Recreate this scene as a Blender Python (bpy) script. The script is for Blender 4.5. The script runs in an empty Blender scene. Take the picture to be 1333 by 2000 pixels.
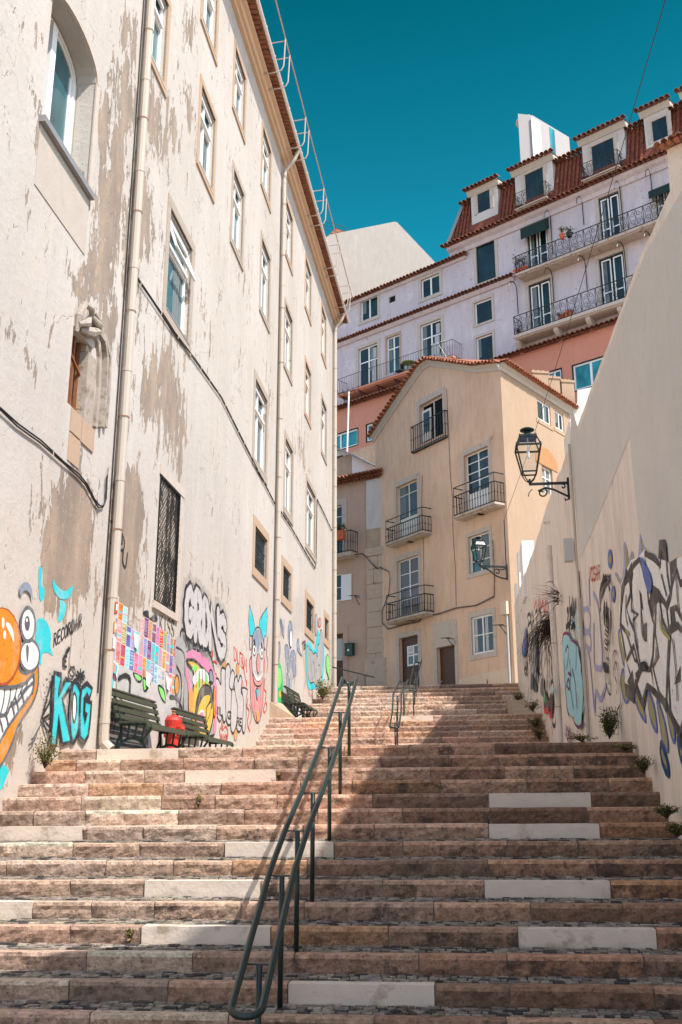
import bpy, math, random
from mathutils import Vector, noise
from mathutils.geometry import tessellate_polygon
R = math.radians
C = bpy.context.scene.collection
scene = bpy.context.scene
rng = random.Random(7)

# ---------------------------------------------------------------- camera
cam_d = bpy.data.cameras.new('camera'); cam = bpy.data.objects.new('camera', cam_d); C.objects.link(cam)
PITCH = R(16.0); FPX = 1944.0
cam.location = (0, 0, 0); cam.rotation_euler = (R(90) + PITCH, 0, 0)
cam_d.sensor_fit = 'VERTICAL'; cam_d.sensor_height = 36; cam_d.lens = FPX / 2000 * 36
cam_d.clip_start = 0.1; cam_d.clip_end = 3000
scene.camera = cam
# ---------------------------------------------------------------- street frame (D along the street, T to the right)
TH = math.atan(0.12)
D = Vector((math.sin(TH), math.cos(TH), 0)); T = Vector((math.cos(TH), -math.sin(TH), 0)); Z = Vector((0, 0, 1))
# ---------------------------------------------------------------- sky and sun
L = T * 0.60 + D * (-0.42) + Z * 1.0
SUN_EL = math.asin(L.normalized().z); SUN_AZ = math.atan2(L.x, L.y)
w = bpy.data.worlds.new('World'); scene.world = w; w.use_nodes = True
nt = w.node_tree; nt.nodes.clear()
out = nt.nodes.new('ShaderNodeOutputWorld'); bg = nt.nodes.new('ShaderNodeBackground')
sky = nt.nodes.new('ShaderNodeTexSky'); sky.sky_type = 'NISHITA'; sky.sun_disc = False
sky.sun_elevation = SUN_EL; sky.sun_rotation = SUN_AZ; sky.altitude = 100; sky.air_density = 1.0; sky.dust_density = 0.6; sky.ozone_density = 1.0
mul = nt.nodes.new('ShaderNodeMix'); mul.data_type = 'RGBA'; mul.blend_type = 'MULTIPLY'; mul.inputs[0].default_value = 1
tc = nt.nodes.new('ShaderNodeTexCoord'); dt = nt.nodes.new('ShaderNodeVectorMath'); dt.operation = 'DOT_PRODUCT'
dt.inputs[1].default_value = Vector((-.05, .86, .51)).normalized()
rp = nt.nodes.new('ShaderNodeValToRGB')
rp.color_ramp.elements[0].position = .55; rp.color_ramp.elements[0].color = (1.18, 1.15, 1.10, 1)  # sky outside the view whitened and brightened, added fill for shaded walls
rp.color_ramp.elements[1].position = .78; rp.color_ramp.elements[1].color = SKY_TINT = (.03, .76, .60, 1)
nt.links.new(tc.outputs['Generated'], dt.inputs[0]); nt.links.new(dt.outputs['Value'], rp.inputs[0])
# deeper towards the zenith in the part of the sky ahead of the camera
sx = nt.nodes.new('ShaderNodeSeparateXYZ'); nt.links.new(tc.outputs['Generated'], sx.inputs[0]); r2_ = nt.nodes.new('ShaderNodeValToRGB'); r2_.color_ramp.elements[0].position = .50; r2_.color_ramp.elements[1].position = .70
r2_.color_ramp.elements[0].color = (1.1, .78, .88, 1); r2_.color_ramp.elements[1].color = (0, .44, .45, 1); nt.links.new(sx.outputs['Z'], r2_.inputs[0])
m2 = nt.nodes.new('ShaderNodeMix'); m2.data_type = 'RGBA'; m2.blend_type = 'MULTIPLY'; m2.inputs[0].default_value = 1
rf = nt.nodes.new('ShaderNodeMapRange'); rf.inputs[1].default_value = .55; rf.inputs[2].default_value = .78; nt.links.new(dt.outputs['Value'], rf.inputs[0]); nt.links.new(rf.outputs[0], m2.inputs[0])
nt.links.new(rp.outputs[0], m2.inputs[6]); nt.links.new(r2_.outputs[0], m2.inputs[7])
nt.links.new(sky.outputs[0], mul.inputs[6]); nt.links.new(m2.outputs[2], mul.inputs[7])
nt.links.new(mul.outputs[2], bg.inputs[0]); bg.inputs[1].default_value = 0.15
nt.links.new(bg.outputs[0], out.inputs[0])
sl = bpy.data.lights.new('sun', 'SUN'); sl.energy = 3.8; sl.angle = R(0.5); sl.color = (1.0, 0.94, 0.87)
so = bpy.data.objects.new('sun', sl); C.objects.link(so)
so.rotation_euler = L.to_track_quat('Z', 'Y').to_euler(); so.location = (20, -10, 40)
scene.view_settings.view_transform = 'Standard'; scene.view_settings.look = 'None'
scene.view_settings.exposure = 0.92; scene.view_settings.gamma = 1.0
scene.render.engine = 'CYCLES'
try: scene.cycles.use_denoising = True
except Exception: pass
scene.cycles.max_bounces = 8

# ---------------------------------------------------------------- frames: vertical planes standing in the place
cp, sp = math.cos(PITCH), math.sin(PITCH)
def ray(u, v):
    a = (u - 666.5) / FPX; b = (1000 - v) / FPX
    return Vector((a, cp - b * sp, sp + b * cp))
class Fr:
    def __init__(s, O, U, N):
        s.O = Vector((O[0], O[1], 0)); s.U = Vector((U[0], U[1], 0)).normalized(); s.N = Vector((N[0], N[1], 0)).normalized()
    def hit(s, u, v, n=0):
        r = ray(u, v); k = (s.O + s.N * n).dot(s.N) / r.dot(s.N); p = r * k
        return (p - s.O).dot(s.U), p.z
    def P(s, a, z, n=0): return s.O + s.U * a + s.N * n + Vector((0, 0, z))
TL, TR = -5.427, 2.118
LW = Fr(T * TL, D, T)
RW = Fr(T * TR, D, -T)
HC = Vector((7.25, 42.0, 0))
HF = Fr(HC, (.53, -.848), (-.848, -.53))
HS = Fr(HC, (.628, .778), (.778, -.628))
PB = Fr((11.47, 54.0), (.753, -.657), (-.657, -.753))
SHF = Fr((1.9, 50.6), (.8, -.6), (-.6, -.8))
STREET = Fr((0, 0), D, T)          # a=s along the street, n=t across

# ---------------------------------------------------------------- materials
MATS = {}
def lk(nt, a, b): nt.links.new(a, b)
def nn(nt, t, **k):
    n = nt.nodes.new(t)
    for a, b in k.items(): setattr(n, a, b)
    return n
def base_mat(name, rough=.8, metal=0.0, spec=.3):
    m = bpy.data.materials.new(name); m.use_nodes = True; nt = m.node_tree
    b = nt.nodes['Principled BSDF']; b.inputs['Roughness'].default_value = rough; b.inputs['Metallic'].default_value = metal
    b.inputs['Specular IOR Level'].default_value = spec
    MATS[name] = m; return m, nt, b
def coords(nt, scale=(1, 1, 1), rotz=None):
    tc = nn(nt, 'ShaderNodeTexCoord'); mp = nn(nt, 'ShaderNodeMapping'); mp.inputs['Scale'].default_value = scale
    if rotz is not None: mp.vector_type = 'TEXTURE'; mp.inputs['Rotation'].default_value = (0, 0, rotz)
    lk(nt, tc.outputs['Object'], mp.inputs[0]); return mp.outputs[0]
def noi(nt, vec, scale, detail=6, rough=.6, dist=0):
    n = nn(nt, 'ShaderNodeTexNoise'); n.inputs['Scale'].default_value = scale; n.inputs['Detail'].default_value = detail
    n.inputs['Roughness'].default_value = rough; n.inputs['Distortion'].default_value = dist
    lk(nt, vec, n.inputs['Vector']); return n.outputs['Fac']
def ramp(nt, fac, lo, hi, c0=(0, 0, 0, 1), c1=(1, 1, 1, 1)):
    r = nn(nt, 'ShaderNodeValToRGB'); e = r.color_ramp.elements; e[0].position = lo; e[1].position = hi
    e[0].color = c0; e[1].color = c1; lk(nt, fac, r.inputs[0]); return r.outputs[0]
def mix(nt, f, a, b, mode='MIX'):
    m = nn(nt, 'ShaderNodeMix', data_type='RGBA', blend_type=mode)
    for i, x in ((0, f), (6, a), (7, b)):
        if isinstance(x, (int, float)): m.inputs[i].default_value = x
        elif isinstance(x, (tuple, list)): m.inputs[i].default_value = tuple(x)[:3] + (1,)
        else: lk(nt, x, m.inputs[i])
    return m.outputs[2]
def mth(nt, op, a, b=None, clamp=False):
    m = nn(nt, 'ShaderNodeMath', operation=op, use_clamp=clamp)
    for i, x in ((0, a), (1, b)):
        if x is None: continue
        if isinstance(x, (int, float)): m.inputs[i].default_value = x
        else: lk(nt, x, m.inputs[i])
    return m.outputs[0]
def bump(nt, b, h, dist=.02, strength=.6, prev=None):
    n = nn(nt, 'ShaderNodeBump'); n.inputs['Distance'].default_value = dist; n.inputs['Strength'].default_value = strength
    lk(nt, h, n.inputs['Height'])
    if prev is not None: lk(nt, prev, n.inputs['Normal'])
    lk(nt, n.outputs[0], b.inputs['Normal']); return n.outputs[0]
def sh(c, k): return tuple(min(1, x * k) for x in c)
def simple(name, col, rough=.6, metal=0, spec=.3, var=.15, scale=6, bmp=.0, dirt=None, dirt_lo=.55):
    m, nt, b = base_mat(name, rough, metal, spec)
    v = coords(nt); n = noi(nt, v, scale)
    c = mix(nt, n, sh(col, 1 - var), sh(col, 1 + var))
    if dirt:
        c = mix(nt, ramp(nt, noi(nt, v, scale * .6, 8, .7), dirt_lo, dirt_lo + .12), c, dirt)
    lk(nt, c, b.inputs['Base Color'])
    if bmp: bump(nt, b, noi(nt, v, scale * 6, 4), bmp, .5)
    return m
def plaster(name, col, dark, light=None, scale=.6, stain=.45, grime=None, rotz=-TH, bmp=.01, spots=None):
    m, nt, b = base_mat(name, .9, 0, .15)
    v = coords(nt); vs = coords(nt, (1.6, 1.6, .35))
    n1 = ramp(nt, noi(nt, v, scale, 8, .6), .35, .68)
    c = mix(nt, n1, dark, col)
    if light: c = mix(nt, ramp(nt, noi(nt, v, scale * 2.3, 6, .7), .52, .72), c, light)
    st = ramp(nt, noi(nt, vs, 2.1, 10, .72), .47, .72)
    c = mix(nt, mth(nt, 'MULTIPLY', ramp(nt, noi(nt, v, 6.5, 8, .75), .54, .62), .22), c, sh(dark, .72))
    c = mix(nt, mth(nt, 'MULTIPLY', st, stain), c, grime or sh(dark, .7))
    if spots:
        c = mix(nt, ramp(nt, noi(nt, v, 5.5, 7, .62, .6), .635, .65), c, spots)
    lk(nt, c, b.inputs['Base Color'])
    h = mth(nt, 'ADD', noi(nt, v, 3, 8, .7), mth(nt, 'MULTIPLY', noi(nt, v, 40, 3), .25))
    bump(nt, b, h, bmp * 2, .6); return m

# --- left wall plaster: white paint peeled off grey-brown render where the mesh's 'peel' attribute is high
def left_plaster():
    m, nt, b = base_mat('peeling_white_plaster', .92, 0, .12)
    at = nn(nt, 'ShaderNodeAttribute', attribute_name='peel'); peel = at.outputs['Fac']
    tc = nn(nt, 'ShaderNodeTexCoord')
    mp = nn(nt, 'ShaderNodeMapping', vector_type='TEXTURE'); mp.inputs['Rotation'].default_value = (0, 0, -TH); lk(nt, tc.outputs['Object'], mp.inputs[0])
    def sc(s):
        q = nn(nt, 'ShaderNodeMapping'); q.inputs['Scale'].default_value = s; lk(nt, mp.outputs[0], q.inputs[0]); return q.outputs[0]
    n1 = noi(nt, sc((1, 2.6, .62)), 1.5, 12, .70, .5)
    n2_ = noi(nt, sc((1, 1.9, 1.1)), 4.2, 9, .72, .3)
    k = mth(nt, 'ADD', mth(nt, 'ADD', mth(nt, 'MULTIPLY', n1, .72), mth(nt, 'MULTIPLY', n2_, .28)), mth(nt, 'MULTIPLY', peel, .30))
    mask = ramp(nt, k, .626, .636)
    edge = ramp(nt, k, .59, .63)
    patch = mix(nt, ramp(nt, noi(nt, sc((1, 1.6, .5)), 1.1, 7, .6), .4, .62), (.25, .20, .16), (.35, .27, .205))
    patch = mix(nt, ramp(nt, noi(nt, sc((1, 2, .7)), 3.1, 8, .7), .55, .75), patch, (.48, .34, .22))
    paint = mix(nt, ramp(nt, noi(nt, sc((1, 1, .6)), .35, 6, .6), .35, .7), (.44, .395, .345), (.525, .48, .435))
    paint = mix(nt, mth(nt, 'MULTIPLY', ramp(nt, noi(nt, sc((1, 3.2, .22)), 1.5, 9, .7), .5, .75), .5), paint, (.62, .53, .45))
    paint = mix(nt, mth(nt, 'MULTIPLY', edge, .45), paint, (.60, .53, .46))
    crk = nn(nt, 'ShaderNodeTexVoronoi', feature='DISTANCE_TO_EDGE'); crk.inputs['Scale'].default_value = .55
    wv = nn(nt, 'ShaderNodeVectorMath', operation='ADD'); nz = nn(nt, 'ShaderNodeTexNoise'); nz.inputs['Scale'].default_value = 1.6; nz.inputs['Detail'].default_value = 6
    lk(nt, mp.outputs[0], nz.inputs[0]); sv = nn(nt, 'ShaderNodeVectorMath', operation='SCALE'); sv.inputs['Scale'].default_value = 1.3
    lk(nt, nz.outputs['Color'], sv.inputs[0]); lk(nt, mp.outputs[0], wv.inputs[0]); lk(nt, sv.outputs[0], wv.inputs[1]); lk(nt, wv.outputs[0], crk.inputs['Vector'])
    cm = ramp(nt, crk.outputs['Distance'], .0, .006, (1, 1, 1, 1), (0, 0, 0, 1))
    cm = mth(nt, 'MULTIPLY', cm, ramp(nt, noi(nt, mp.outputs[0], .5, 3), .5, .6))
    c = mix(nt, mask, mix(nt, mth(nt, 'MULTIPLY', ramp(nt, noi(nt, sc((1, 2.2, .5)), 2.3, 10, .75), .53, .60), .45), paint, (.50, .42, .35)), patch)
    c = mix(nt, mth(nt, 'MULTIPLY', cm, .6), c, (.25, .21, .18))
    lk(nt, c, b.inputs['Base Color'])
    h = mth(nt, 'SUBTRACT', mth(nt, 'MULTIPLY', noi(nt, mp.outputs[0], 5, 9, .72), .5), mth(nt, 'MULTIPLY', mask, .35))
    h = mth(nt, 'SUBTRACT', h, mth(nt, 'MULTIPLY', cm, .3))
    h = mth(nt, 'ADD', h, mth(nt, 'MULTIPLY', noi(nt, mp.outputs[0], 17, 6, .7), .05))
    bump(nt, b, h, .045, .8)
left_plaster()

def stone_mat(name, tint=(1, 1, 1), stain=True):
    m, nt, b = base_mat(name, .85, 0, .25)
    at = nn(nt, 'ShaderNodeAttribute', attribute_name='tone'); v = coords(nt)
    at_c = at.outputs['Color']; c = mix(nt, 1.0, at_c, ramp(nt, noi(nt, v, 13, 10, .80, .1), .36, .66, (.50, .48, .46, 1), (1.35, 1.33, 1.3, 1)), 'MULTIPLY')
    if stain:
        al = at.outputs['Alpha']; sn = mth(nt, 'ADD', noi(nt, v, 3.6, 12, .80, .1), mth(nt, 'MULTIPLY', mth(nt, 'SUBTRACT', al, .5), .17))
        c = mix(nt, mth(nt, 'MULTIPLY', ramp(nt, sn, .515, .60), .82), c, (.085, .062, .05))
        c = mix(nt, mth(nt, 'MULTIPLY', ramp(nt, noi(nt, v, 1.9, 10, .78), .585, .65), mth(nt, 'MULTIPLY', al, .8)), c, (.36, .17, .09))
        pit = ramp(nt, noi(nt, v, 26, 4, .6), .30, .38, (1, 1, 1, 1), (0, 0, 0, 1))
        c = mix(nt, mth(nt, 'MULTIPLY', pit, .6), c, (.10, .075, .06))
    lk(nt, c, b.inputs['Base Color'])
    h = mth(nt, 'ADD', noi(nt, v, 13, 10, .75), mth(nt, 'MULTIPLY', noi(nt, v, 5, 5), 1.0))
    bump(nt, b, h, .055, 1.0)
stone_mat('step_stone'); stone_mat('cobble_stone')
simple('white_marble', (.66, .565, .475), .6, 0, .3, .14, 5, .010, (.42, .33, .25), .545)
simple('joint_mortar', (.30, .25, .20), .95, 0, .1, .3, 8, .02)
simple('landing_stone', (.42, .35, .28), .9, 0, .15, .2, 3, .02, (.24, .2, .16))
simple('earth_ground', (.33, .28, .23), .95, 0, .1, .2, .3, .02)
plaster('beige_wall', (.80, .715, .645), (.74, .655, .585), None, .4, .6, (.42, .35, .30))
plaster('grey_wall', (.64, .61, .58), (.56, .54, .515), None, .5, .6, (.64, .58, .52))
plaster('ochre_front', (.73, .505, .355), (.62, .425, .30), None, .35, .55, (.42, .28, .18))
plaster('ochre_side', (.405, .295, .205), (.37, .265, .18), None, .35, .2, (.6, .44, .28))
plaster('lavender_wall', (.61, .53, .55), (.53, .46, .475), (.68, .61, .62), .3, .45, (.36, .31, .35), spots=(.33, .29, .30))
plaster('salmon_wall', (.62, .27, .185), (.55, .235, .16), None, .3, .3, (.42, .2, .15))
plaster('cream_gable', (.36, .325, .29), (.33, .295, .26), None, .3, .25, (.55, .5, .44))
plaster('rosy_plaster', (.55, .385, .29), (.48, .33, .25), None, .4, .4, (.38, .27, .21))
plaster('pale_patch', (.60, .55, .51), (.52, .47, .43), None, .6, .4, (.4, .34, .3))
plaster('plinth_cream', (.70, .55, .41), (.64, .49, .36), None, .6, .3, (.5, .37, .27))
plaster('whitewash', (.82, .79, .75), (.74, .70, .66), None, .8, .2, (.6, .55, .5), bmp=.02)
plaster('raw_render', (.50, .38, .27), (.42, .31, .22), None, 1.5, .4, (.25, .19, .14), bmp=.03)
simple('surround_stone', (.50, .425, .36), .85, 0, .2, .18, 6, .012, (.33, .25, .19), .57)
simple('apron_plaster', (.45, .39, .33), .9, 0, .15, .12, 4, .01, (.47, .39, .32), .55)
simple('housing_white', (.36, .34, .325), .7, 0, .2, .06, 2)
simple('hood_stone', (.37, .315, .26), .9, 0, .15, .35, 7, .02, (.20, .15, .11), .52)
simple('worn_stone', (.47, .385, .31), .9, 0, .15, .3, 7, .02, (.27, .19, .13), .53)
simple('window_stone', (.38, .315, .255), .85, 0, .2, .14, 9, .01, (.33, .26, .2), .56)
simple('tan_surround', (.43, .305, .21), .85, 0, .2, .12, 9, .008, (.5, .36, .25), .62)
simple('ashlar', (.50, .385, .295), .9, 0, .15, .2, 4, .02, (.27, .18, .12), .58)
simple('cornice_paint', (.64, .44, .29), .8, 0, .2, .08, 4, .004, (.58, .40, .26), .6)
simple('moulding_white', (.48, .43, .375), .8, 0, .2, .08, 4, .004)
simple('sash_white', (.80, .78, .75), .45, 0, .4, .03, 3)
simple('sash_cream', (.70, .64, .55), .5, 0, .4, .05, 3)
simple('gutter_zinc', (.70, .63, .56), .55, 0, .35, .08, 3, .002, (.55, .42, .3), .62)
simple('pipe_cream', (.45, .385, .315), .5, 0, .4, .06, 2, .002, (.56, .37, .22), .66)
simple('rust', (.30, .12, .05), .9, 0, .1, .3, 10, .004)
simple('rusty_wood', (.23, .09, .04), .85, 0, .15, .35, 6, .006)
simple('iron_dark', (.010, .014, .014), .5, 0, .35, .3, 8)
simple('iron_green', (.012, .035, .028), .4, .3, .5, .25, 6)
simple('rail_green', (.008, .022, .020), .32, 0, .5, .2, 9, 0, (.05, .04, .03), .62)
simple('cable_black', (.03, .028, .03), .6, 0, .3, .2, 8)
simple('bench_slat', (.040, .050, .030), .42, 0, .4, .2, 12, .002, (.14, .13, .09), .64)
simple('bench_iron', (.010, .024, .022), .45, .2, .45, .2, 8)
simple('hydrant_red', (.46, .03, .018), .5, 0, .4, .3, 11, .003, (.16, .03, .02), .58)
simple('brown_door', (.085, .038, .024), .6, 0, .3, .25, 4, .002, (.2, .09, .05), .64)
simple('bare_wood', (.42, .22, .10), .8, 0, .2, .3, 5, .01)
simple('awning_green', (.012, .032, .028), .7, 0, .2, .15, 3)
simple('interior_dark', (.012, .014, .014), .9, 0, .1, .2, 3)
simple('curtain', (.42, .44, .43), .9, 0, .1, .15, 14)
simple('curtain_dim', (.16, .19, .19), .6, 0, .3, .2, 14)
simple('leaf', (.085, .10, .02), .7, 0, .2, .45, 9)
simple('leaf_dark', (.045, .06, .02), .7, 0, .2, .4, 9)
simple('leaf_dry', (.22, .15, .06), .8, 0, .15, .4, 9)
simple('twig', (.055, .035, .028), .9, 0, .1, .3, 9)
simple('terracotta_pot', (.50, .13, .06), .8, 0, .2, .15, 6)
simple('plastic_green', (.16, .22, .06), .5, 0, .3, .1, 4)
simple('meter_grey', (.50, .50, .49), .5, 0, .4, .05, 4)
simple('mailbox_green', (.01, .045, .03), .4, 0, .4, .15, 4)
simple('white_paint_line', (.78, .74, .70), .8, 0, .2, .05, 4)
simple('lead_flashing', (.27, .26, .26), .6, .3, .4, .25, 3, .01)
simple('tile_ridge_pale', (.52, .36, .27), .85, 0, .2, .3, 5, .01, (.22, .13, .09), .55)
simple('bulb_glass', (.75, .75, .72), .15, 0, .6, .02, 3)
def tile_mat(name, a, b_, dk):
    m, nt, b = base_mat(name, .8, 0, .2); v = coords(nt)
    c = mix(nt, ramp(nt, noi(nt, v, 3.3, 4, .7), .35, .65), a, b_)
    c = mix(nt, ramp(nt, noi(nt, v, 5, 9, .75), .49, .62), c, dk)
    lk(nt, c, b.inputs['Base Color']); bump(nt, b, noi(nt, v, 20, 5), .01, .5)
tile_mat('roof_tile', (.44, .17, .09), (.32, .115, .06), (.13, .065, .045))
tile_mat('mansard_tile', (.25, .075, .038), (.16, .045, .025), (.07, .026, .018))
tile_mat('eave_tile', (.30, .12, .07), (.22, .08, .045), (.09, .045, .03))
def glass(name, col, rough=.06, coat=.55):
    m, nt, b = base_mat(name, rough, 0, coat); v = coords(nt, (1, 1, .5))
    c = mix(nt, ramp(nt, noi(nt, v, .9, 2), .42, .6), sh(col, .55), sh(col, 1.3)); lk(nt, c, b.inputs['Base Color'])
    b.inputs['IOR'].default_value = 1.42
glass('glass_teal', (.035, .115, .135)); glass('glass_dark', (.006, .022, .024)); glass('glass_far', (.004, .028, .030)); glass('glass_warm', (.10, .045, .01))
glass('glass_bright_teal', (.02, .23, .26)); glass('glass_grey', (.16, .18, .17), .15)
def lamp_glass():
    m = bpy.data.materials.new('lamp_glass'); m.use_nodes = True; nt = m.node_tree; nt.nodes.clear(); MATS['lamp_glass'] = m
    o = nn(nt, 'ShaderNodeOutputMaterial'); mx = nn(nt, 'ShaderNodeMixShader'); tr = nn(nt, 'ShaderNodeBsdfTransparent'); gl = nn(nt, 'ShaderNodeBsdfGlossy')
    gl.inputs['Roughness'].default_value = .05; tr.inputs[0].default_value = (.93, .93, .92, 1); mx.inputs[0].default_value = .06
    lk(nt, tr.outputs[0], mx.inputs[1]); lk(nt, gl.outputs[0], mx.inputs[2]); lk(nt, mx.outputs[0], o.inputs[0])
lamp_glass()
def mesh_screen():   # wire mesh in front of the tall barred window
    m = bpy.data.materials.new('dusty_screen'); m.use_nodes = True; nt = m.node_tree; b = nt.nodes['Principled BSDF']; MATS['dusty_screen'] = m
    v = coords(nt, (1, 1, .35)); c = ramp(nt, noi(nt, v, 4.5, 8, .75), .47, .56, (.05, .045, .04, 1), (.62, .52, .43, 1)); lk(nt, c, b.inputs['Base Color']); b.inputs['Roughness'].default_value = .9
mesh_screen()
PC = {}
def mist():
    m, nt, b = base_mat('paint_mist', .9, 0, .1); v = coords(nt); b.inputs['Base Color'].default_value = (.06, .06, .07, 1)
    lk(nt, mth(nt, 'MULTIPLY', ramp(nt, noi(nt, v, 55, 4, .8), .42, .62), .26), b.inputs['Alpha'])
mist()
def paint(name, col, var=.2):
    m, nt, b = base_mat('paint_' + name, .8, 0, .2); v = coords(nt)
    c = mix(nt, noi(nt, v, 3, 6, .7), sh(col, 1 - var), sh(col, 1 + var))
    lk(nt, mth(nt, 'MULTIPLY', ramp(nt, noi(nt, v, 9, 10, .78), .36, .40), ramp(nt, noi(nt, v, 42, 5, .7), .30, .37)), b.inputs['Alpha'])
    c = mix(nt, mth(nt, 'MULTIPLY', ramp(nt, noi(nt, v, 2.2, 8, .7), .5, .68), .35), c, (.58, .53, .49)); lk(nt, c, b.inputs['Base Color']); bump(nt, b, noi(nt, v, 5, 9, .72), .02, .6); PC[name] = 'paint_' + name
for n_, c_ in dict(black=(.03, .03, .035), grey=(.33, .32, .31), dgrey=(.10, .115, .13), teal=(.035, .50, .55), dteal=(.02, .28, .32), orange=(.62, .22, .02),
                   rust=(.36, .08, .03), white=(.74, .71, .68), pink=(.68, .22, .36), rose=(.60, .26, .25), yellow=(.62, .42, .07), lime=(.22, .62, .16), green=(.05, .42, .16),
                   red=(.60, .05, .03), blue=(.13, .17, .42), lilac=(.37, .36, .56), navy=(.02, .06, .16), sky=(.33, .62, .70), olive=(.36, .33, .12),
                   plum=(.16, .04, .12), bone=(.82, .80, .78), brown=(.10, .085, .08), slate=(.22, .26, .33), smoke=(.48, .46, .45), peach=(.62, .30, .10)).items(): paint(n_, c_)

# ---------------------------------------------------------------- mesh builder
ORI = {}
class MB:
    def __init__(s): s.v = []; s.f = []; s.m = []; s.c = []; s.attr = []
    def add(s, pts, faces, mi=0, col=None):
        o = len(s.v); s.v.extend(pts); s.attr.extend([0.0] * len(pts))
        for f in faces: s.f.append([o + i for i in f]); s.m.append(mi); s.c.append(col)
    def quad(s, a, b, c, d, mi=0, col=None): s.add([a, b, c, d], [(0, 1, 2, 3)], mi, col)
    def box(s, fr, a0, a1, z0, z1, n0, n1, mi=0, col=None, slope=0.0):
        p = [fr.P(a, z + (slope * (a - a0)), n) for n in (n0, n1) for z in (z0, z1) for a in (a0, a1)]
        s.add(p, [(0, 1, 3, 2), (4, 6, 7, 5), (0, 4, 5, 1), (2, 3, 7, 6), (0, 2, 6, 4), (1, 5, 7, 3)], mi, col)
    def hexa(s, p, mi=0, col=None):
        s.add(p, [(0, 1, 3, 2), (4, 6, 7, 5), (0, 4, 5, 1), (2, 3, 7, 6), (0, 2, 6, 4), (1, 5, 7, 3)], mi, col)
    def bar(s, p, q, w, h, mi=0, up=Z, col=None):
        d = (q - p).normalized(); x = d.cross(up)
        if x.length < 1e-4: x = d.cross(Vector((1, 0, 0)))
        x.normalize(); y = x.cross(d).normalized()
        pts = [e + x * (w / 2 * i) + y * (h / 2 * j) for e in (p, q) for j in (-1, 1) for i in (-1, 1)]
        s.hexa(pts, mi, col)
    def tube(s, pts, r, n=6, mi=0, caps=True, closed=False):
        pts = [Vector(p) for p in pts]; k = len(pts); rings = []; ref = None
        for i, p in enumerate(pts):
            a = pts[(i - 1) % k] if (i or closed) else p; b = pts[(i + 1) % k] if (i < k - 1 or closed) else p
            d = (b - a)
            d = d.normalized() if d.length > 1e-9 else Vector((0, 0, 1))
            if ref is None: ref = d.orthogonal().normalized()
            ref = (ref - d * ref.dot(d));
            ref = ref.normalized() if ref.length > 1e-6 else d.orthogonal().normalized()
            y = d.cross(ref); rr = r[i] if isinstance(r, (list, tuple)) else r
            rings.append([p + (ref * math.cos(2 * math.pi * j / n) + y * math.sin(2 * math.pi * j / n)) * rr for j in range(n)])
        vs = [v for rg in rings for v in rg]; fs = []
        for i in range(k if closed else k - 1):
            i2 = (i + 1) % k
            for j in range(n): fs.append((i * n + j, i * n + (j + 1) % n, i2 * n + (j + 1) % n, i2 * n + j))
        if caps and not closed: fs.append(tuple(range(n - 1, -1, -1))); fs.append(tuple((k - 1) * n + j for j in range(n)))
        s.add(vs, fs, mi)
    def lathe(s, c, prof, n=14, mi=0, ax=Z):
        ax = ax.normalized(); x = ax.orthogonal().normalized(); y = ax.cross(x); vs = []; fs = []
        for (r, h) in prof:
            for j in range(n): t = 2 * math.pi * j / n; vs.append(c + ax * h + (x * math.cos(t) + y * math.sin(t)) * r)
        for i in range(len(prof) - 1):
            for j in range(n): fs.append((i * n + j, i * n + (j + 1) % n, (i + 1) * n + (j + 1) % n, (i + 1) * n + j))
        fs.append(tuple(range(n - 1, -1, -1))); fs.append(tuple((len(prof) - 1) * n + j for j in range(n)))
        s.add(vs, fs, mi)
    def poly(s, fr, pts, n=0, mi=0, depth=0, back=False):
        tri = tessellate_polygon([[Vector((a, z, 0)) for a, z in pts]]); k = len(pts)
        s.add([fr.P(a, z, n) for a, z in pts], [tuple(t) for t in tri], mi)
        if depth:
            vs = [fr.P(a, z, n) for a, z in pts] + [fr.P(a, z, n - depth) for a, z in pts]
            s.add(vs, [(i, (i + 1) % k, k + (i + 1) % k, k + i) for i in range(k)], mi)
            if back: s.add([fr.P(a, z, n - depth) for a, z in pts], [tuple(t) for t in tri], mi)
    def extrude(s, prof, p0, p1, nvec, mi=0, up=Z):
        """profile (n,z) list, closed, swept from p0 to p1"""
        k = len(prof); vs = [p + nvec * a + up * b for p in (p0, p1) for a, b in prof]
        fs = [(i, (i + 1) % k, k + (i + 1) % k, k + i) for i in range(k)]
        fs.append(tuple(range(k))); fs.append(tuple(range(2 * k - 1, k - 1, -1))); s.add(vs, fs, mi)
    def build(s, name, mats, parent=None, label=None, kind=None, smooth=False, tag=None, group=None):
        if isinstance(mats, str): mats = [mats]
        org = ORI.get(parent.name, Vector((0, 0, 0))) if parent is not None else (s.org if hasattr(s, 'org') else Vector((0, 0, 0)))
        me = bpy.data.meshes.new(name); me.from_pydata([tuple(v - org) for v in s.v], [], s.f)
        for mn in mats: me.materials.append(MATS[mn])
        me.polygons.foreach_set('material_index', s.m)
        if any(c is not None for c in s.c):
            ca = me.color_attributes.new('tone', 'FLOAT_COLOR', 'CORNER'); i = 0; buf = []
            for f, c in zip(s.f, s.c):
                c = c or (.5, .5, .5)
                for _ in f: buf.extend((c[0], c[1], c[2], c[3] if len(c) > 3 else .4))
            ca.data.foreach_set('color', buf)
        if any(s.attr):
            at = me.attributes.new('peel', 'FLOAT', 'POINT'); at.data.foreach_set('value', s.attr)
        if smooth: me.polygons.foreach_set('use_smooth', [True] * len(me.polygons))
        me.update(); o = bpy.data.objects.new(name, me); C.objects.link(o)
        if parent is not None: o.parent = parent; ORI[o.name] = org
        else: o.location = org; ORI[o.name] = org
        if label: o['label'] = label
        if kind: o['kind'] = kind
        if tag: o['category'] = tag
        if group: o['group'] = group
        return o
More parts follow.
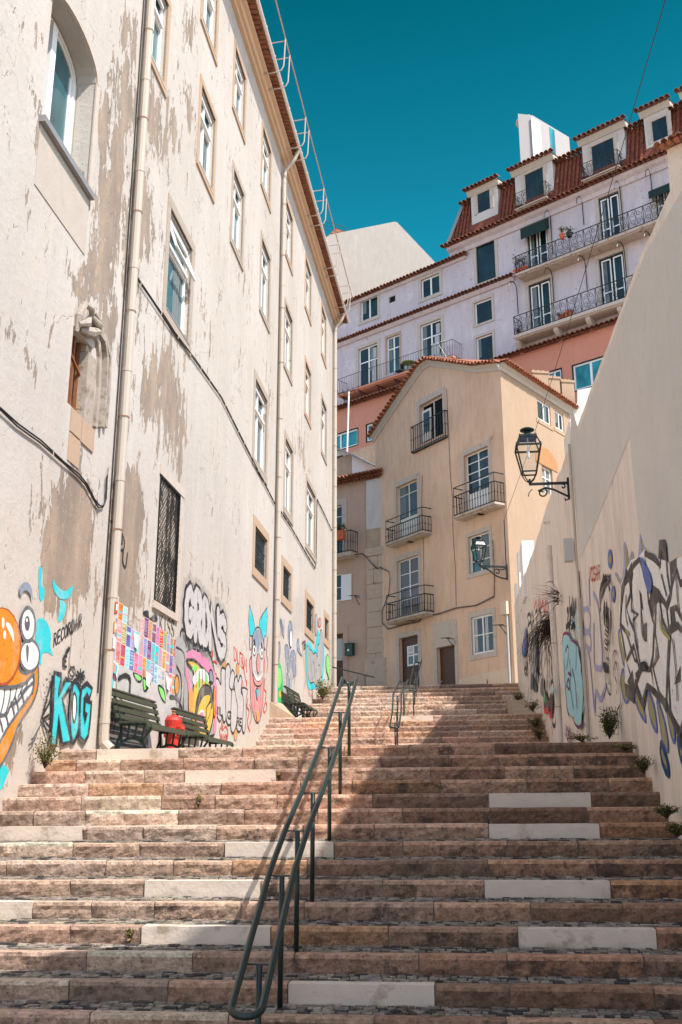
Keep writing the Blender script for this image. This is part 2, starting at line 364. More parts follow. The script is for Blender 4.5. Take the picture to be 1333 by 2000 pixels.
def thing(name, label, cat, loc, group=None):
    o = bpy.data.objects.new(name, None); C.objects.link(o); o.location = loc; o.empty_display_size = .3
    o['label'] = label; o['category'] = cat
    if group: o['group'] = group
    ORI[o.name] = Vector(loc); return o
def one(name, mb, mats, label, cat, org, group=None, smooth=False):
    mb.org = Vector(org); return mb.build(name, mats, None, label, None, smooth, cat, group)
def wall_mesh(mb, fr, A, Zs, holes, depth=.22, top=None, mi=0, step=None, bottom=None, mi_rev=None, n=0.0):
    """holes = (a0,a1,z0,z1)"""
    eps = 1e-4
    def cuts(lo, hi, base, edges):
        xs = set(base) | {e for e in edges if lo < e < hi}; xs |= {lo, hi}
        if step:
            k = int((hi - lo) / step); xs |= {lo + (hi - lo) * i / k for i in range(1, k)}
        xs = sorted(xs); o = [xs[0]]
        for x in xs[1:]:
            if x - o[-1] > eps: o.append(x)
        return o
    xs = cuts(A[0], A[-1], A, [e for h in holes for e in h[:2]]); zs = cuts(Zs[0], Zs[-1], Zs, [e for h in holes for e in h[2:]])
    idx = {}; base = len(mb.v); vs = []; fs = []
    def vi(i, j):
        a = xs[i]; z = zs[j]
        if top: z = min(z, top(a))
        key = (i, round(z, 4))
        if key not in idx: idx[key] = len(vs); vs.append(fr.P(a, z, n))
        return idx[key]
    for i in range(len(xs) - 1):
        for j in range(len(zs) - 1):
            ca = (xs[i] + xs[i + 1]) / 2; cz = (zs[j] + zs[j + 1]) / 2
            if any(h[0] < ca < h[1] and h[2] < cz < h[3] for h in holes): continue
            q = [vi(i, j), vi(i + 1, j), vi(i + 1, j + 1), vi(i, j + 1)]
            q2 = []
            for x in q:
                if x not in q2: q2.append(x)
            if len(q2) >= 3: fs.append(tuple(q2))
    mb.add(vs, fs, mi)
    for (a0, a1, z0, z1) in holes:
        r = mi_rev if mi_rev is not None else mi
        for (p, q) in (((a0, z0), (a1, z0)), ((a1, z0), (a1, z1)), ((a1, z1), (a0, z1)), ((a0, z1), (a0, z0))):
            mb.quad(fr.P(p[0], p[1], n), fr.P(q[0], q[1], n), fr.P(q[0], q[1], n - depth), fr.P(p[0], p[1], n - depth), r)
def rect(fr, *pts, n=0):
    """world rectangle (a0,a1,z0,z1) from photo corners of a rectangle on the plane: TL, TR, BR, BL (None allowed)"""
    tl, tr, br, bl = pts
    H = [fr.hit(*p, n) if p else None for p in (tl, tr, br, bl)]
    av = lambda xs: sum(xs) / len(xs)
    L_ = [H[i][0] for i in (0, 3) if H[i]]; R_ = [H[i][0] for i in (1, 2) if H[i]]
    T_ = [H[i][1] for i in (0, 1) if H[i]]; B_ = [H[i][1] for i in (2, 3) if H[i]]
    return (av(L_), av(R_), av(B_), av(T_))
def inset(r, s, t=None, b=None): t = s if t is None else t; b = s if b is None else b; return (r[0] + s, r[1] - s, r[2] + b, r[3] - t)
def surround(fr, par, r, o, mat='surround_stone', proud=.03, name='surround', slope=0):
    """r inner opening, o outer rectangle; four stones butted end to end"""
    mb = MB()
    if o[3] > r[3]: mb.box(fr, o[0], o[1], r[3], o[3], -.03, proud)
    if o[2] < r[2]: mb.box(fr, o[0], o[1], o[2], r[2], -.03, proud + .012)
    if o[0] < r[0]: mb.box(fr, o[0], r[0], r[2], r[3], -.03, proud - .004)
    if o[1] > r[1]: mb.box(fr, r[1], o[1], r[2], r[3], -.03, proud - .004)
    return mb.build(name, mat, par)
def sash(fr, bld, r, depth=.16, nx=2, zbars=(), fw=.06, mw=.04, mat='sash_white', gl='glass_dark', name='window', door=0, glabel=None, rec=.22, thick=.05, label=None):
    """window in opening r: frame, mullions at nx, horizontal bars at zbars (fractions), pane, low solid panel = door fraction"""
    a0, a1, z0, z1 = r; n = -depth; mb = MB()
    mb.box(fr, a0, a1, z1 - fw, z1, n - thick, n); mb.box(fr, a0, a1, z0, z0 + fw, n - thick, n)
    mb.box(fr, a0, a0 + fw, z0 + fw, z1 - fw, n - thick, n); mb.box(fr, a1 - fw, a1, z0 + fw, z1 - fw, n - thick, n)
    for i in range(1, nx):
        x = a0 + (a1 - a0) * i / nx; mb.box(fr, x - mw / 2 - .012, x + mw / 2 + .012, z0 + fw, z1 - fw, n - thick, n + .012)
    for zf in zbars:
        zz = z0 + (z1 - z0) * zf; mb.box(fr, a0 + fw, a1 - fw, zz - mw / 2, zz + mw / 2, n - thick, n + .004)
    if door: mb.box(fr, a0 + fw, a1 - fw, z0 + fw, z0 + (z1 - z0) * door, n - thick, n - .01)
    w_ = mb.build(name, mat, bld, label)
    g = MB(); g.box(fr, a0 + .01, a1 - .01, z0 + .01, z1 - .01, n - thick - .01, n - thick * .6); g.build('pane', gl, w_)
    if gl != 'interior_dark' and rng.random() < .6:
        g = MB(); W_ = a1 - a0; f0 = rng.choice([.06, .55, .06]); f1 = f0 + rng.uniform(.16, .36); hz = z0 + (z1 - z0) * rng.choice([0, 0, .35]); zt_ = z1 - fw - .01; k_ = 5
        for i in range(k_): xa = a0 + W_ * (f0 + (f1 - f0) * i / k_); g.box(fr, xa, xa + W_ * (f1 - f0) / k_, max(hz, z0 + fw + max(door, 0) * (z1 - z0)), zt_, n - thick * .6, n - thick * .6 + .006 + .006 * (i % 2))
        g.build('curtain', 'curtain_dim', w_)
    return w_
def backing(fr, par, bld_holes, depth): pass
# ================================================================ ground, stairs
def gz(s):
    P_ = [(-400, -2.3), (5.6, -2.3), (6.3, -2.5), (13.25, .1), (24.7, .3), (28.2, 1.6), (34.2, 2.2), (39, 3.7), (60, 4.0), (1500, 4.0)]
    for (a, b), (c, d) in zip(P_, P_[1:]):
        if a <= s <= c: return b + (d - b) * (s - a) / (c - a)
    return 4.0
mb = MB(); ss = [-400, -60, -10, 0, 5.6, 6.3, 8, 10, 12, 13.25, 24.7, 26, 28.2, 31, 34.2, 36, 39, 45, 60, 150, 1500]; ts = [-900, -100, -30, -12, -6, -2, 1, 4, 12, 40, 100, 900]
vs = [STREET.P(s, gz(s), t) for s in ss for t in ts]; m_ = len(ts)
mb.add(vs, [(i * m_ + j, i * m_ + j + 1, (i + 1) * m_ + j + 1, (i + 1) * m_ + j) for i in range(len(ss) - 1) for j in range(m_ - 1)])
mb.build('ground', 'earth_ground', kind='structure')
mb = MB(); mb.quad(STREET.P(-30, -2.296, -8), STREET.P(-30, -2.296, 8), STREET.P(5.4, -2.296, 8), STREET.P(5.4, -2.296, -8)); mb.build('lower_street', 'landing_stone', kind='structure')

TILT = .008
def zt(z, t): return z + TILT * (t + 1.65)
STEPS = [(13.25 - (14 - k) * .389, .648 - (14 - k) * .155, .155, k) for k in range(-4, 15)]
E_S = [24.71, 25.14, 25.57, 26.0, 26.43, 26.86, 27.29, 27.72, 28.15]; E_Z = [.80, .97, 1.14, 1.313, 1.487, 1.66, 1.834, 2.007, 2.18]
STEPS += [(s, z, z - (E_Z[i - 1] if i else .648), 20 + i) for i, (s, z) in enumerate(zip(E_S, E_Z))]
F_S = [34.2, 35.0, 35.8, 36.6, 37.4, 38.2, 39.0]; F_Z = [2.83, 3.07, 3.25, 3.50, 3.73, 3.95, 4.18]
STEPS += [(s, z, z - (F_Z[i - 1] if i else 2.62), 40 + i) for i, (s, z) in enumerate(zip(F_S, F_Z))]
def stair_t(u, v):     # t on the riser plane of a step seen at pixel
    pass
def t_at(u, s, z):
    # world t of the point on the line (s fixed, z fixed) whose picture column is u
    lo, hi = -7, 6
    for _ in range(40):
        t = (lo + hi) / 2; p = STREET.P(s, z, t); dpt = p.y * cp + p.z * sp
        (lo, hi) = (t, hi) if p.x / dpt * FPX + 666.5 < u else (lo, t)
    return (lo + hi) / 2
WHITE = {14: [(190, 350)], 12: [(362, 540)], 8: [(-60, 163), (955, 1172)], 10: [(955, 1155)], 7: [(440, 653)], 5: [(283, 510), (946, 1193)], 4: [(-200, 65)],
         3: [(277, 530), (1012, 1283)], 1: [(563, 850)], 28: [(771, 847)]}
TONES = [(.68, .475, .375), (.64, .455, .365), (.72, .52, .41), (.58, .43, .355), (.66, .435, .335), (.70, .49, .38), (.58, .40, .32), (.70, .51, .41), (.75, .575, .47), (.62, .455, .37), (.66, .425, .33), (.66, .42, .28)]
st = MB(); co = MB(); mt = MB()
def block(t0, t1, s0, z1, h, depth, seed, rough=.011, mi=0, tone=None, proud=0.0):
    nx = max(2, int((t1 - t0) / .05)); nz = 5; g = .005
    T0, T1 = t0 + g, t1 - g; vs = []
    for j in range(nz + 1):
        for i in range(nx + 1):
            fx = i / nx; fz = j / nz; t = T0 + (T1 - T0) * fx; z = zt(z1, t) - h + h * fz
            d = noise.noise(Vector((t * 5.1, z * 8, seed))) * rough * 1.5 + noise.noise(Vector((t * 14, z * 19, seed + 9))) * rough * 1.1
            d += (.026 if mi == 0 else .014) * fz
            if mi == 0: d -= .010 * (fx < .001 or fx > .999) + (.008 if j == nz else 0)
            dz = (noise.noise(Vector((t * 4, seed, 3.3))) * .006 - .004) if (j == nz and mi == 0) else 0
            vs.append(STREET.P(s0 - proud - d, z + dz, t))
    o = nx + 1; fs = [(j * o + i, j * o + i + 1, (j + 1) * o + i + 1, (j + 1) * o + i) for j in range(nz) for i in range(nx)]
    b0 = nz * o; k = len(vs)
    for i in range(nx + 1): p = vs[b0 + i]; vs.append(p + D * .02 + Z * .006 * (mi == 0))
    for i in range(nx + 1): t = T0 + (T1 - T0) * i / nx; vs.append(STREET.P(s0 + depth, zt(z1, t) + noise.noise(Vector((t * 4, seed, 7))) * .004, t))
    for i in range(nx): fs.append((b0 + i, b0 + i + 1, k + i + 1, k + i)); fs.append((k + i, k + i + 1, k + o + i + 1, k + o + i))
    for i in (0, nx):  # ends
        for j in range(nz):
            a = vs[j * o + i]; b = vs[(j + 1) * o + i]; st_ = len(vs); vs += [a, b, b + D * .05, a + D * .05]; fs.append((st_, st_ + 1, st_ + 2, st_ + 3))
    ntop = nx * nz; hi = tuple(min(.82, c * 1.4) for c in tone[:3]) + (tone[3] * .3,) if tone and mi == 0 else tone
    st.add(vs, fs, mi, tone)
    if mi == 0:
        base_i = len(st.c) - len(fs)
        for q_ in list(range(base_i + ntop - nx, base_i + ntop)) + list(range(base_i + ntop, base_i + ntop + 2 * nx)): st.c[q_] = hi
for idx, (s0, z1, h, k) in enumerate(STEPS):
    r2 = random.Random(100 + k)
    nxt = STEPS[idx + 1][0] if idx + 1 < len(STEPS) else 60
    flat = k == 14 or k == 28 or k == 46
    depth = .11 if k <= 7 else min(.45, nxt - s0 + .02)
    segs = []
    for (u0, u1) in WHITE.get(k, []):
        segs.append((t_at(u0, s0, z1 - .05), t_at(u1, s0, z1 - .05)))
    segs.sort(); t = TL - .15; cur = t; regions = []
    for a, b in segs: regions.append((cur, a, 0)); regions.append((a, b, 1)); cur = b
    regions.append((cur, TR + .15, 0))
    for a, b, wh in regions:
        if b - a < .05: continue
        if wh: block(a, b, s0, z1, h + .01, .12, k, .0015, 1, (.6, .55, .5), .004); continue
        x = a
        while x < b - 1e-6:
            wd = r2.uniform(.55, 1.15)
            if b - x - wd < .4: wd = b - x
            tone = r2.choice(TONES); q = r2.uniform(.66, 1.04) * (r2.uniform(.55, .8) if r2.random() < (.35 if x > -1.2 else .06) else 1); shade_stain = min(1, max(0, (x + 4.0) / 4.0)) * (.95 if k < 20 else .3); tone = (tone[0] * q * (1.0 - .24 * shade_stain), tone[1] * q * (1.02 - .38 * shade_stain), tone[2] * q * (1.0 - .46 * shade_stain), r2.uniform(.3 * shade_stain, .15 + .85 * shade_stain))  # stone tones darken and redden rightwards, painting in shade; stain density rises too
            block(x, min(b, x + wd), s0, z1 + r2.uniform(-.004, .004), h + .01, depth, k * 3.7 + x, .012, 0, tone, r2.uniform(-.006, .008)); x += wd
    # bed of mortar behind the stones and the tread
    mt.quad(STREET.P(s0 + .016, zt(z1 - h - .05, TL - .2), TL - .2), STREET.P(s0 + .016, zt(z1 - h - .05, TR + .2), TR + .2), STREET.P(s0 + .016, zt(z1 - .012, TR + .2), TR + .2), STREET.P(s0 + .016, zt(z1 - .012, TL - .2), TL - .2))
    zl = z1 if not (k == 28) else z1
    z_end = 2.62 if k == 28 else (z1 + (1.0 if k == 46 else 0))
    mt.quad(STREET.P(s0 + .02, zt(z1 - .012, TL - .2), TL - .2), STREET.P(s0 + .02, zt(z1 - .012, TR + .2), TR + .2), STREET.P(nxt + .05, zt(z_end - .012, TR + .2), TR + .2), STREET.P(nxt + .05, zt(z_end - .012, TL - .2), TL - .2))
    if k <= 7:   # small cobbles on the treads one can look down on
        rows = 2 if k > 3 else 3; gap = (nxt - s0 - .28) / rows
        gap = max(gap, .055); rows = int((nxt - s0 - .105) / .062)
        for rr in range(rows):
            sa = s0 + .118 + rr * .062; x = TL + r2.uniform(-.1, 0)
            while x < TR + .05:
                wd = r2.uniform(.05, .115); g_ = r2.uniform(.26, .60); tn = (g_, g_ * r2.uniform(.84, .92), g_ * r2.uniform(.68, .82))
                if r2.random() < .22: tn = (.09, .09, .095)
                zz = zt(z1, x) + r2.uniform(-.006, .006) + (rr + .5) * .003
                j = lambda: r2.uniform(-.008, .008)
                A_ = [(x + .006 + j() * .6, sa + .005 + j()), (x + wd - .006 + j() * .6, sa + .005 + j()), (x + wd - .006 + j() * .6, sa + .058 + j()), (x + .006 + j() * .6, sa + .058 + j())]
                top = [STREET.P(b_, zz + .004, a_) for a_, b_ in A_]; bot = [STREET.P(b_, zz - .03, a_) for a_, b_ in A_]
                co.add(top + bot, [(0, 1, 2, 3), (0, 1, 5, 4), (1, 2, 6, 5), (2, 3, 7, 6), (3, 0, 4, 7)], 0, tn); x += wd
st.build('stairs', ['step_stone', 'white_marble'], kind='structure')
mt.build('stair_bed', 'joint_mortar', kind='structure')
co.build('cobbled_treads', 'cobble_stone', kind='structure')
# landings
ld = MB()
ld.quad(STREET.P(13.6, zt(.640, TL), TL - .2), STREET.P(13.6, zt(.640, TR), TR + .2), STREET.P(24.75, zt(.640, TR), TR + .2), STREET.P(24.75, zt(.640, TL), TL - .2))
ld.quad(STREET.P(28.5, zt(2.19, TL), TL - .2), STREET.P(28.5, zt(2.19, TR), TR + .2), STREET.P(34.25, zt(2.622, TR), TR + .2), STREET.P(34.25, zt(2.622, TL), TL - .2))
ld.quad(STREET.P(39.4, 4.17, -30), STREET.P(39.4, 4.17, 12), STREET.P(60, 4.6, 12), STREET.P(60, 4.6, -30))
ld.build('landing', 'landing_stone', kind='structure')
# concrete haunches where the landings meet the side walls
hb = MB()
def wedge(t0, t1, s0, s1, z0, h0, h1):
    p = [STREET.P(s, z0 + hh, t) for s, hh in ((s0, (0, h0)), (s1, (0, h1))) for hh in hh for t in (t0, t1)]
    hb.hexa(p)
wedge(TR - .62, TR + .1, 29.3, 34.4, 2.2, .02, .95)
hb.add([STREET.P(28.2, 2.15, TL), STREET.P(28.2, 2.15, TL + .75), STREET.P(28.2, 2.62, TL), STREET.P(30.2, 2.2, TL), STREET.P(30.2, 2.2, TL + .4), STREET.P(30.2, 2.75, TL)], [(0, 1, 2), (3, 4, 5), (1, 4, 5, 2), (0, 1, 4, 3), (0, 2, 5, 3)])
for k in []:
    s0, z1 = STEPS[k + 4][0], STEPS[k + 4][1]
    hb.add([STREET.P(s0 + .02, z1, TL - .05), STREET.P(s0 + .02, z1, TL + .10), STREET.P(s0 + .02, z1 + .15, TL - .05), STREET.P(s0 + .42, z1, TL - .05), STREET.P(s0 + .42, z1, TL + .13), STREET.P(s0 + .42, z1 + .19, TL - .05)], [(0, 1, 2), (3, 4, 5), (1, 4, 5, 2), (0, 1, 4, 3), (0, 2, 5, 3)])
hb.build('concrete_haunch', 'raw_render', kind='structure')

# ================================================================ graffiti painter
class Paint:
    def __init__(s, fr, n0=.004, wk=1.5): s.fr = fr; s.n = n0; s.mb = MB(); s.mats = []; s.wk = wk
    def mi(s, c):
        c = PC.get(c, c)
        if c not in s.mats: s.mats.append(c)
        return s.mats.index(c)
    def up(s): s.n += .00035; return s.n
    def W(s, pts): return [s.fr.hit(u, v) for u, v in pts]
    def smooth(s, p, closed=True, k=4):
        n = len(p); o = []
        for i in range(n if closed else n - 1):
            g = lambda j: p[j % n] if closed else p[max(0, min(n - 1, j))]
            p0, p1, p2, p3 = g(i - 1), g(i), g(i + 1), g(i + 2)
            for q in range(k):
                t = q / k
                o.append(tuple(.5 * (2 * p1[c] + (p2[c] - p0[c]) * t + (2 * p0[c] - 5 * p1[c] + 4 * p2[c] - p3[c]) * t * t + (3 * p1[c] - p0[c] - 3 * p2[c] + p3[c]) * t ** 3) for c in (0, 1)))
        if not closed: o.append(p[-1])
        return o
    def fill(s, pts, col, sm=True, world=False):
        p = pts if world else s.W(pts)
        if sm: p = s.smooth(p)
        s.mb.poly(s.fr, p, s.up(), s.mi(col))
    def line(s, pts, wd, col, sm=True, closed=False, world=False):
        p = pts if world else s.W(pts)
        if sm and len(p) > 2: p = s.smooth(p, closed)
        if col == 'black' and wd >= .04 and not getattr(s, '_m', 0): s._m = 1; s.line(p, wd * 1.7, 'paint_mist', False, closed, True); s._m = 0
        n = len(p); Lh = []; n_ = s.up()
        for i in range(n):
            a = p[(i - 1) % n] if (closed or i) else p[i]; b = p[(i + 1) % n] if (closed or i < n - 1) else p[i]
            dx, dz = b[0] - a[0], b[1] - a[1]; l = math.hypot(dx, dz) or 1; nx, nz = -dz / l, dx / l; h = wd * s.wk / 2 * (1 + .12 * math.sin(i * 1.9))
            Lh.append(((p[i][0] + nx * h, p[i][1] + nz * h), (p[i][0] - nx * h, p[i][1] - nz * h)))
        vs = [s.fr.P(x, z, n_) for pr in Lh for x, z in pr]
        fs = [(2 * i, 2 * i + 1, 2 * ((i + 1) % n) + 1, 2 * ((i + 1) % n)) for i in range(n if closed else n - 1)]
        s.mb.add(vs, fs, s.mi(col))
        if not closed:
            for e in (p[0], p[-1]):
                s.mb.poly(s.fr, [(e[0] + math.cos(t * math.pi / 4) * wd * s.wk / 2, e[1] + math.sin(t * math.pi / 4) * wd * s.wk / 2) for t in range(8)], s.up(), s.mi(col))
    def shape(s, pts, fillc, outc, wd, sm=True):
        s.fill(pts, fillc, sm); s.line(pts, wd, outc, sm, True)
    def ell(s, c, ru, rv, fillc=None, outc=None, wd=.03, rot=0):
        pts = [(c[0] + ru * math.cos(t) * math.cos(rot) - rv * math.sin(t) * math.sin(rot), c[1] + ru * math.cos(t) * math.sin(rot) + rv * math.sin(t) * math.cos(rot)) for t in [i * math.pi / 10 for i in range(20)]]
        if fillc: s.fill(pts, fillc, False)
        if outc: s.line(pts, wd, outc, False, True)
    def letters(s, text, bl, br, up, wd, col, out=None, owd=0, gap=.22):
        n = len(text); ux, uy = (br[0] - bl[0]) / n, (br[1] - bl[1]) / n
        for i, ch in enumerate(text):
            o = (bl[0] + ux * i, bl[1] + uy * i)
            s.letter(ch, o, (ux * (1 - gap), uy * (1 - gap)), up, wd, col, out, owd)
    def letter(s, ch, o, ur, up, wd, col, out=None, owd=0, cv=0):
        st_ = [[(o[0] + ur[0] * x + up[0] * y, o[1] + ur[1] * x + up[1] * y) for x, y in pl] for pl in FONT[ch]]
        if out:
            for pl in st_: s.line(pl, wd + owd, out, False)
        for pl in st_: s.line(pl, wd, col, bool(cv) and ch in 'GSRDO')
    def build(s, name, par, label): return s.mb.build(name, s.mats, par, label)
FONT = {'A': [[(0, 0), (.5, 1), (1, 0)], [(.2, .4), (.8, .4)]], 'R': [[(0, 0), (0, 1), (.75, .95), (.9, .72), (.7, .5), (0, .48)], [(.4, .48), (1, 0)]], 'E': [[(1, 1), (0, 1), (0, 0), (1, 0)], [(0, .5), (.75, .5)]],
        'C': [[(1, .85), (.6, 1), (.15, .85), (0, .5), (.15, .12), (.6, 0), (1, .15)]], 'O': [[(.5, 1), (.1, .82), (0, .5), (.1, .18), (.5, 0), (.9, .18), (1, .5), (.9, .82), (.5, 1)]],
        'D': [[(0, 0), (0, 1), (.6, .92), (1, .6), (1, .35), (.6, .05), (0, 0)]], 'K': [[(0, 0), (0, 1)], [(.95, 1), (0, .45)], [(.25, .6), (1, 0)]],
        'G': [[(.95, .8), (.6, 1), (.15, .85), (0, .5), (.15, .12), (.6, 0), (.95, .15), (.95, .45), (.6, .45)]], 'N': [[(0, 0), (0, 1), (1, 0), (1, 1)]],
        'S': [[(.95, .82), (.6, 1), (.2, .92), (.08, .72), (.3, .54), (.75, .45), (.95, .25), (.7, .05), (.3, 0), (0, .18)]], 'P': [[(0, 0), (0, 1), (.75, .95), (.95, .72), (.7, .48), (0, .45)]],
        'I': [[(.5, 0), (.5, 1)]], 'H': [[(0, 0), (0, 1)], [(1, 0), (1, 1)], [(0, .5), (1, .5)]], 'T': [[(0, 1), (1, 1)], [(.5, 1), (.5, 0)]], 'V': [[(0, 1), (.5, 0), (1, 1)]],
        'Y': [[(0, 1), (.5, .5), (1, 1)], [(.5, .5), (.5, 0)]], 'L': [[(0, 1), (0, 0), (.9, 0)]], 'U': [[(0, 1), (0, .3), (.3, 0), (.7, 0), (1, .3), (1, 1)]], 'M': [[(0, 0), (.1, 1), (.5, .3), (.9, 1), (1, 0)]],
        'Z': [[(0, 1), (1, 1), (0, 0), (1, 0)]], 'B': [[(0, 0), (0, 1), (.7, .95), (.8, .75), (.6, .52), (0, .5)], [(.6, .52), (.95, .3), (.7, .03), (0, 0)]], '1': [[(.2, .8), (.5, 1), (.5, 0)]],
        '9': [[(.9, .75), (.5, 1), (.1, .8), (.2, .55), (.6, .5), (.9, .75), (.8, 0)]], '3': [[(.1, .95), (.8, .9), (.4, .55), (.9, .3), (.5, 0), (.05, .1)]], '-': [[(.2, .5), (.8, .5)]], 'W': [[(0, 1), (.25, 0), (.5, .7), (.75, 0), (1, 1)]],
        'X': [[(0, 0), (1, 1)], [(0, 1), (1, 0)]], '8': [[(.5, .52), (.1, .78), (.5, 1), (.9, .78), (.5, .52), (.05, .25), (.5, 0), (.95, .25), (.5, .52)]], ' ': []}

# ================================================================ left building
def ztop_l(s): return 20.23 + (s - 21.2) * .065
lb = thing('plastered_building', 'tall white plastered building with peeling paint and graffiti along the left of the stairs', 'building', STREET.P(20, 0, TL))
S_END = 43.0
LWIN = []   # (inner, outer, kind)
def lw(kind, *pts, sw=.16, label=None):
    o = rect(LW, *pts); LWIN.append([inset(o, sw, sw, sw), o, kind, label])
u_ = None
# top row
t1 = rect(LW, (458, 73.5), (482, 152), (478, 283.6), (452.7, 207.5)); H1 = t1[3] - t1[2]; W1 = t1[1] - t1[0]
LWIN.append([inset(t1, .16), t1, 'tan', None])
b0 = LW.hit(390.8, 39.4); b1 = LW.hit(422.8, 128.7); t0r = (b0[0], b1[0], (b0[1] + b1[1]) / 2, (b0[1] + b1[1]) / 2 + H1); LWIN.append([inset(t0r, .16), t0r, 'tan', None])
lw('tan', (512, 236), (530.5, 289), (529, 418.6), (508.4, 359.8)); lw('tan', (558, 381), (572.5, 423), (571.4, 538), (555, 494))
lw('tan', (596, 491), None, (607.7, 638), None); lw('tan', (627.6, 585.6), None, (637, 721), None)
# second row
a_ = LW.hit(281, 94.5); b_ = LW.hit(323, 194); c_ = LW.hit(333.5, 10); ra = (a_[0], (b_[0] + c_[0]) / 2, (a_[1] + b_[1]) / 2, c_[1]); LWIN.append([inset(ra, .15), ra, 'tan', None])
lw('tan', (391.3, 149.7), (423.8, 225.8), (417.5, 396.5), (382.4, 320.4)); lw('stone', (454.3, 312.5), (479, 378), (473.7, 531.5), (449, 470))
lw('stone', (509.5, 454), (529.4, 499), (526, 651), (505.8, 606.6)); lw('stone', (555.7, 583), (572.5, 620), (570, 755), (553.7, 713.7))
lw('tan', (596, 694.6), (607.7, 726), (607.5, 839), (593.7, 807.5)); lw('stone', (627.5, 766), None, (638, 910), None)
# third row
lw('open', (329, 391), (381.4, 471), (370, 701), (315, 605), sw=.2); lw('stone', (497.5, 727.5), (525, 772.5), (520, 950), (491, 900), sw=.2)
lw('stone', (556, 842.5), (574.5, 875), (570.5, 1030), (552.5, 995), sw=.2); lw('stone', (598.7, 930), (617.5, 961), (616, 1100), (595, 1067.5), sw=.2)
# grilles
lw('grille', (495, 1003.75), (525, 1046), (522, 1155.5), (492, 1120), sw=.24); lw('grille', (550, 1082.5), (570.5, 1111), (569, 1197.5), (548.7, 1176), sw=.26)
lw('grille', (596, 1150), (614.5, 1176), (613, 1256), (595, 1235.5), sw=.26); lw('grille', (632.5, 1190), None, (642.5, 1268), None, sw=.26)
lw('screen', (313.5, 918), (352, 965), (344, 1210), (296.7, 1173.4), sw=.06)
# arched window: rectangular hole up to the springing, the arch is cut separately in a stone panel
ab0 = LW.hit(81, 228); ab1 = LW.hit(169, 373); asp = LW.hit(186, 160); AW = (ab0[0], ab1[0] + .03, (ab0[1] + ab1[1]) / 2, asp[1]); AH = (AW[1] - AW[0]) * .22
gw = (LW.hit(133, 772)[0], LW.hit(165, 800)[0], LW.hit(146, 800)[1], LW.hit(148, 640)[1])
holes = [w[0] for w in LWIN] + [(AW[0], AW[1], AW[2], AW[3] + AH), (gw[0], gw[1] + .12, gw[2], gw[3])]
mb = MB(); wall_mesh(mb, LW, [1.5, S_END], [-3.2, 24], holes, .30, top=ztop_l, step=.28)
# peel map: blobs given in the photo and carried onto the wall
BL = [(252, 60, 16, 60, 1.0), (245, 200, 20, 80, 1.2), (205, 260, 22, 60, 1.1), (215, 420, 26, 90, 1.35), (200, 540, 24, 60, 1.3), (232, 340, 12, 120, 1.2), (160, 560, 20, 40, .9), (300, 230, 30, 70, 1.0), (335, 240, 18, 50, .9), (370, 230, 18, 60, .6), (280, 420, 26, 90, .95), (262, 560, 16, 70, 1.1),
      (325, 780, 34, 90, 1.25), (290, 780, 18, 60, 1.0), (350, 830, 14, 50, 1.0), (245, 830, 12, 40, 1.2), (250, 1030, 26, 90, 2.0), (255, 950, 12, 50, 1.2), (240, 1120, 30, 70, 1.7), (270, 1160, 18, 30, .9), (150, 1000, 30, 60, 2.0), (125, 1090, 36, 80, 2.1), (110, 1170, 26, 30, 1.3), (150, 900, 20, 60, .9), (215, 620, 14, 60, 1.1), (350, 900, 10, 50, .8),
      (60, 60, 30, 18, .7), (40, 40, 16, 14, .6), (65, 190, 22, 16, .6), (75, 280, 14, 50, .7), (20, 650, 22, 18, .6), (55, 700, 20, 30, .5), (400, 620, 16, 60, .45), (345, 1010, 16, 60, .35), (430, 1150, 22, 20, .4), (525, 780, 12, 50, .4), (590, 880, 12, 50, .55), (480, 560, 20, 60, .35), (25, 1450, 18, 30, 1.2), (370, 60, 14, 60, .7), (345, 640, 24, 60, .5)]
BLW = []
for (u, v, ru, rv, k) in BL:
    c = LW.hit(u, v); e = LW.hit(u + ru, v); f = LW.hit(u, v - rv); BLW.append((c[0], c[1], abs(e[0] - c[0]) + .01, abs(f[1] - c[1]) + .01, k))
for i, p in enumerate(mb.v):
    a = p.dot(D); z = p.z; k = 0
    for (x, y, rx, ry, s_) in BLW:
        d = ((a - x) / rx) ** 2 + ((z - y) / ry) ** 2
        if d < 4: k = max(k, s_ * math.exp(-d * .8))
    mb.attr[i] = min(.9, k * .60 + .09)
mb.build('wall', 'peeling_white_plaster', lb)
# body of the building behind the wall, roof
mb = MB(); B1 = TL - 11
for (s_, tag_) in ((S_END, 0), (1.5, 1)):
    mb.quad(STREET.P(s_, -3.2, TL), STREET.P(s_, ztop_l(s_), TL), STREET.P(s_, ztop_l(s_) , B1), STREET.P(s_, -3.2, B1))
mb.quad(STREET.P(1.5, -3.2, B1), STREET.P(S_END, -3.2, B1), STREET.P(S_END, ztop_l(S_END), B1), STREET.P(1.5, ztop_l(1.5), B1)); mb.build('rear_wall', 'cream_gable', lb)
mb = MB(); mb.quad(STREET.P(1.5, ztop_l(1.5) + .38, TL + .42), STREET.P(S_END + .3, ztop_l(S_END) + .38, TL + .42), STREET.P(S_END + .3, ztop_l(S_END) + 2.6, TL - 5.5), STREET.P(1.5, ztop_l(1.5) + 2.6, TL - 5.5))
mb.quad(STREET.P(1.5, ztop_l(1.5) + 2.6, TL - 5.5), STREET.P(S_END + .3, ztop_l(S_END) + 2.6, TL - 5.5), STREET.P(S_END + .3, ztop_l(S_END) + .1, B1 - .4), STREET.P(1.5, ztop_l(1.5) + .1, B1 - .4)); mb.build('roof', 'roof_tile', lb)
mb = MB(); SLV = D + Z * .065
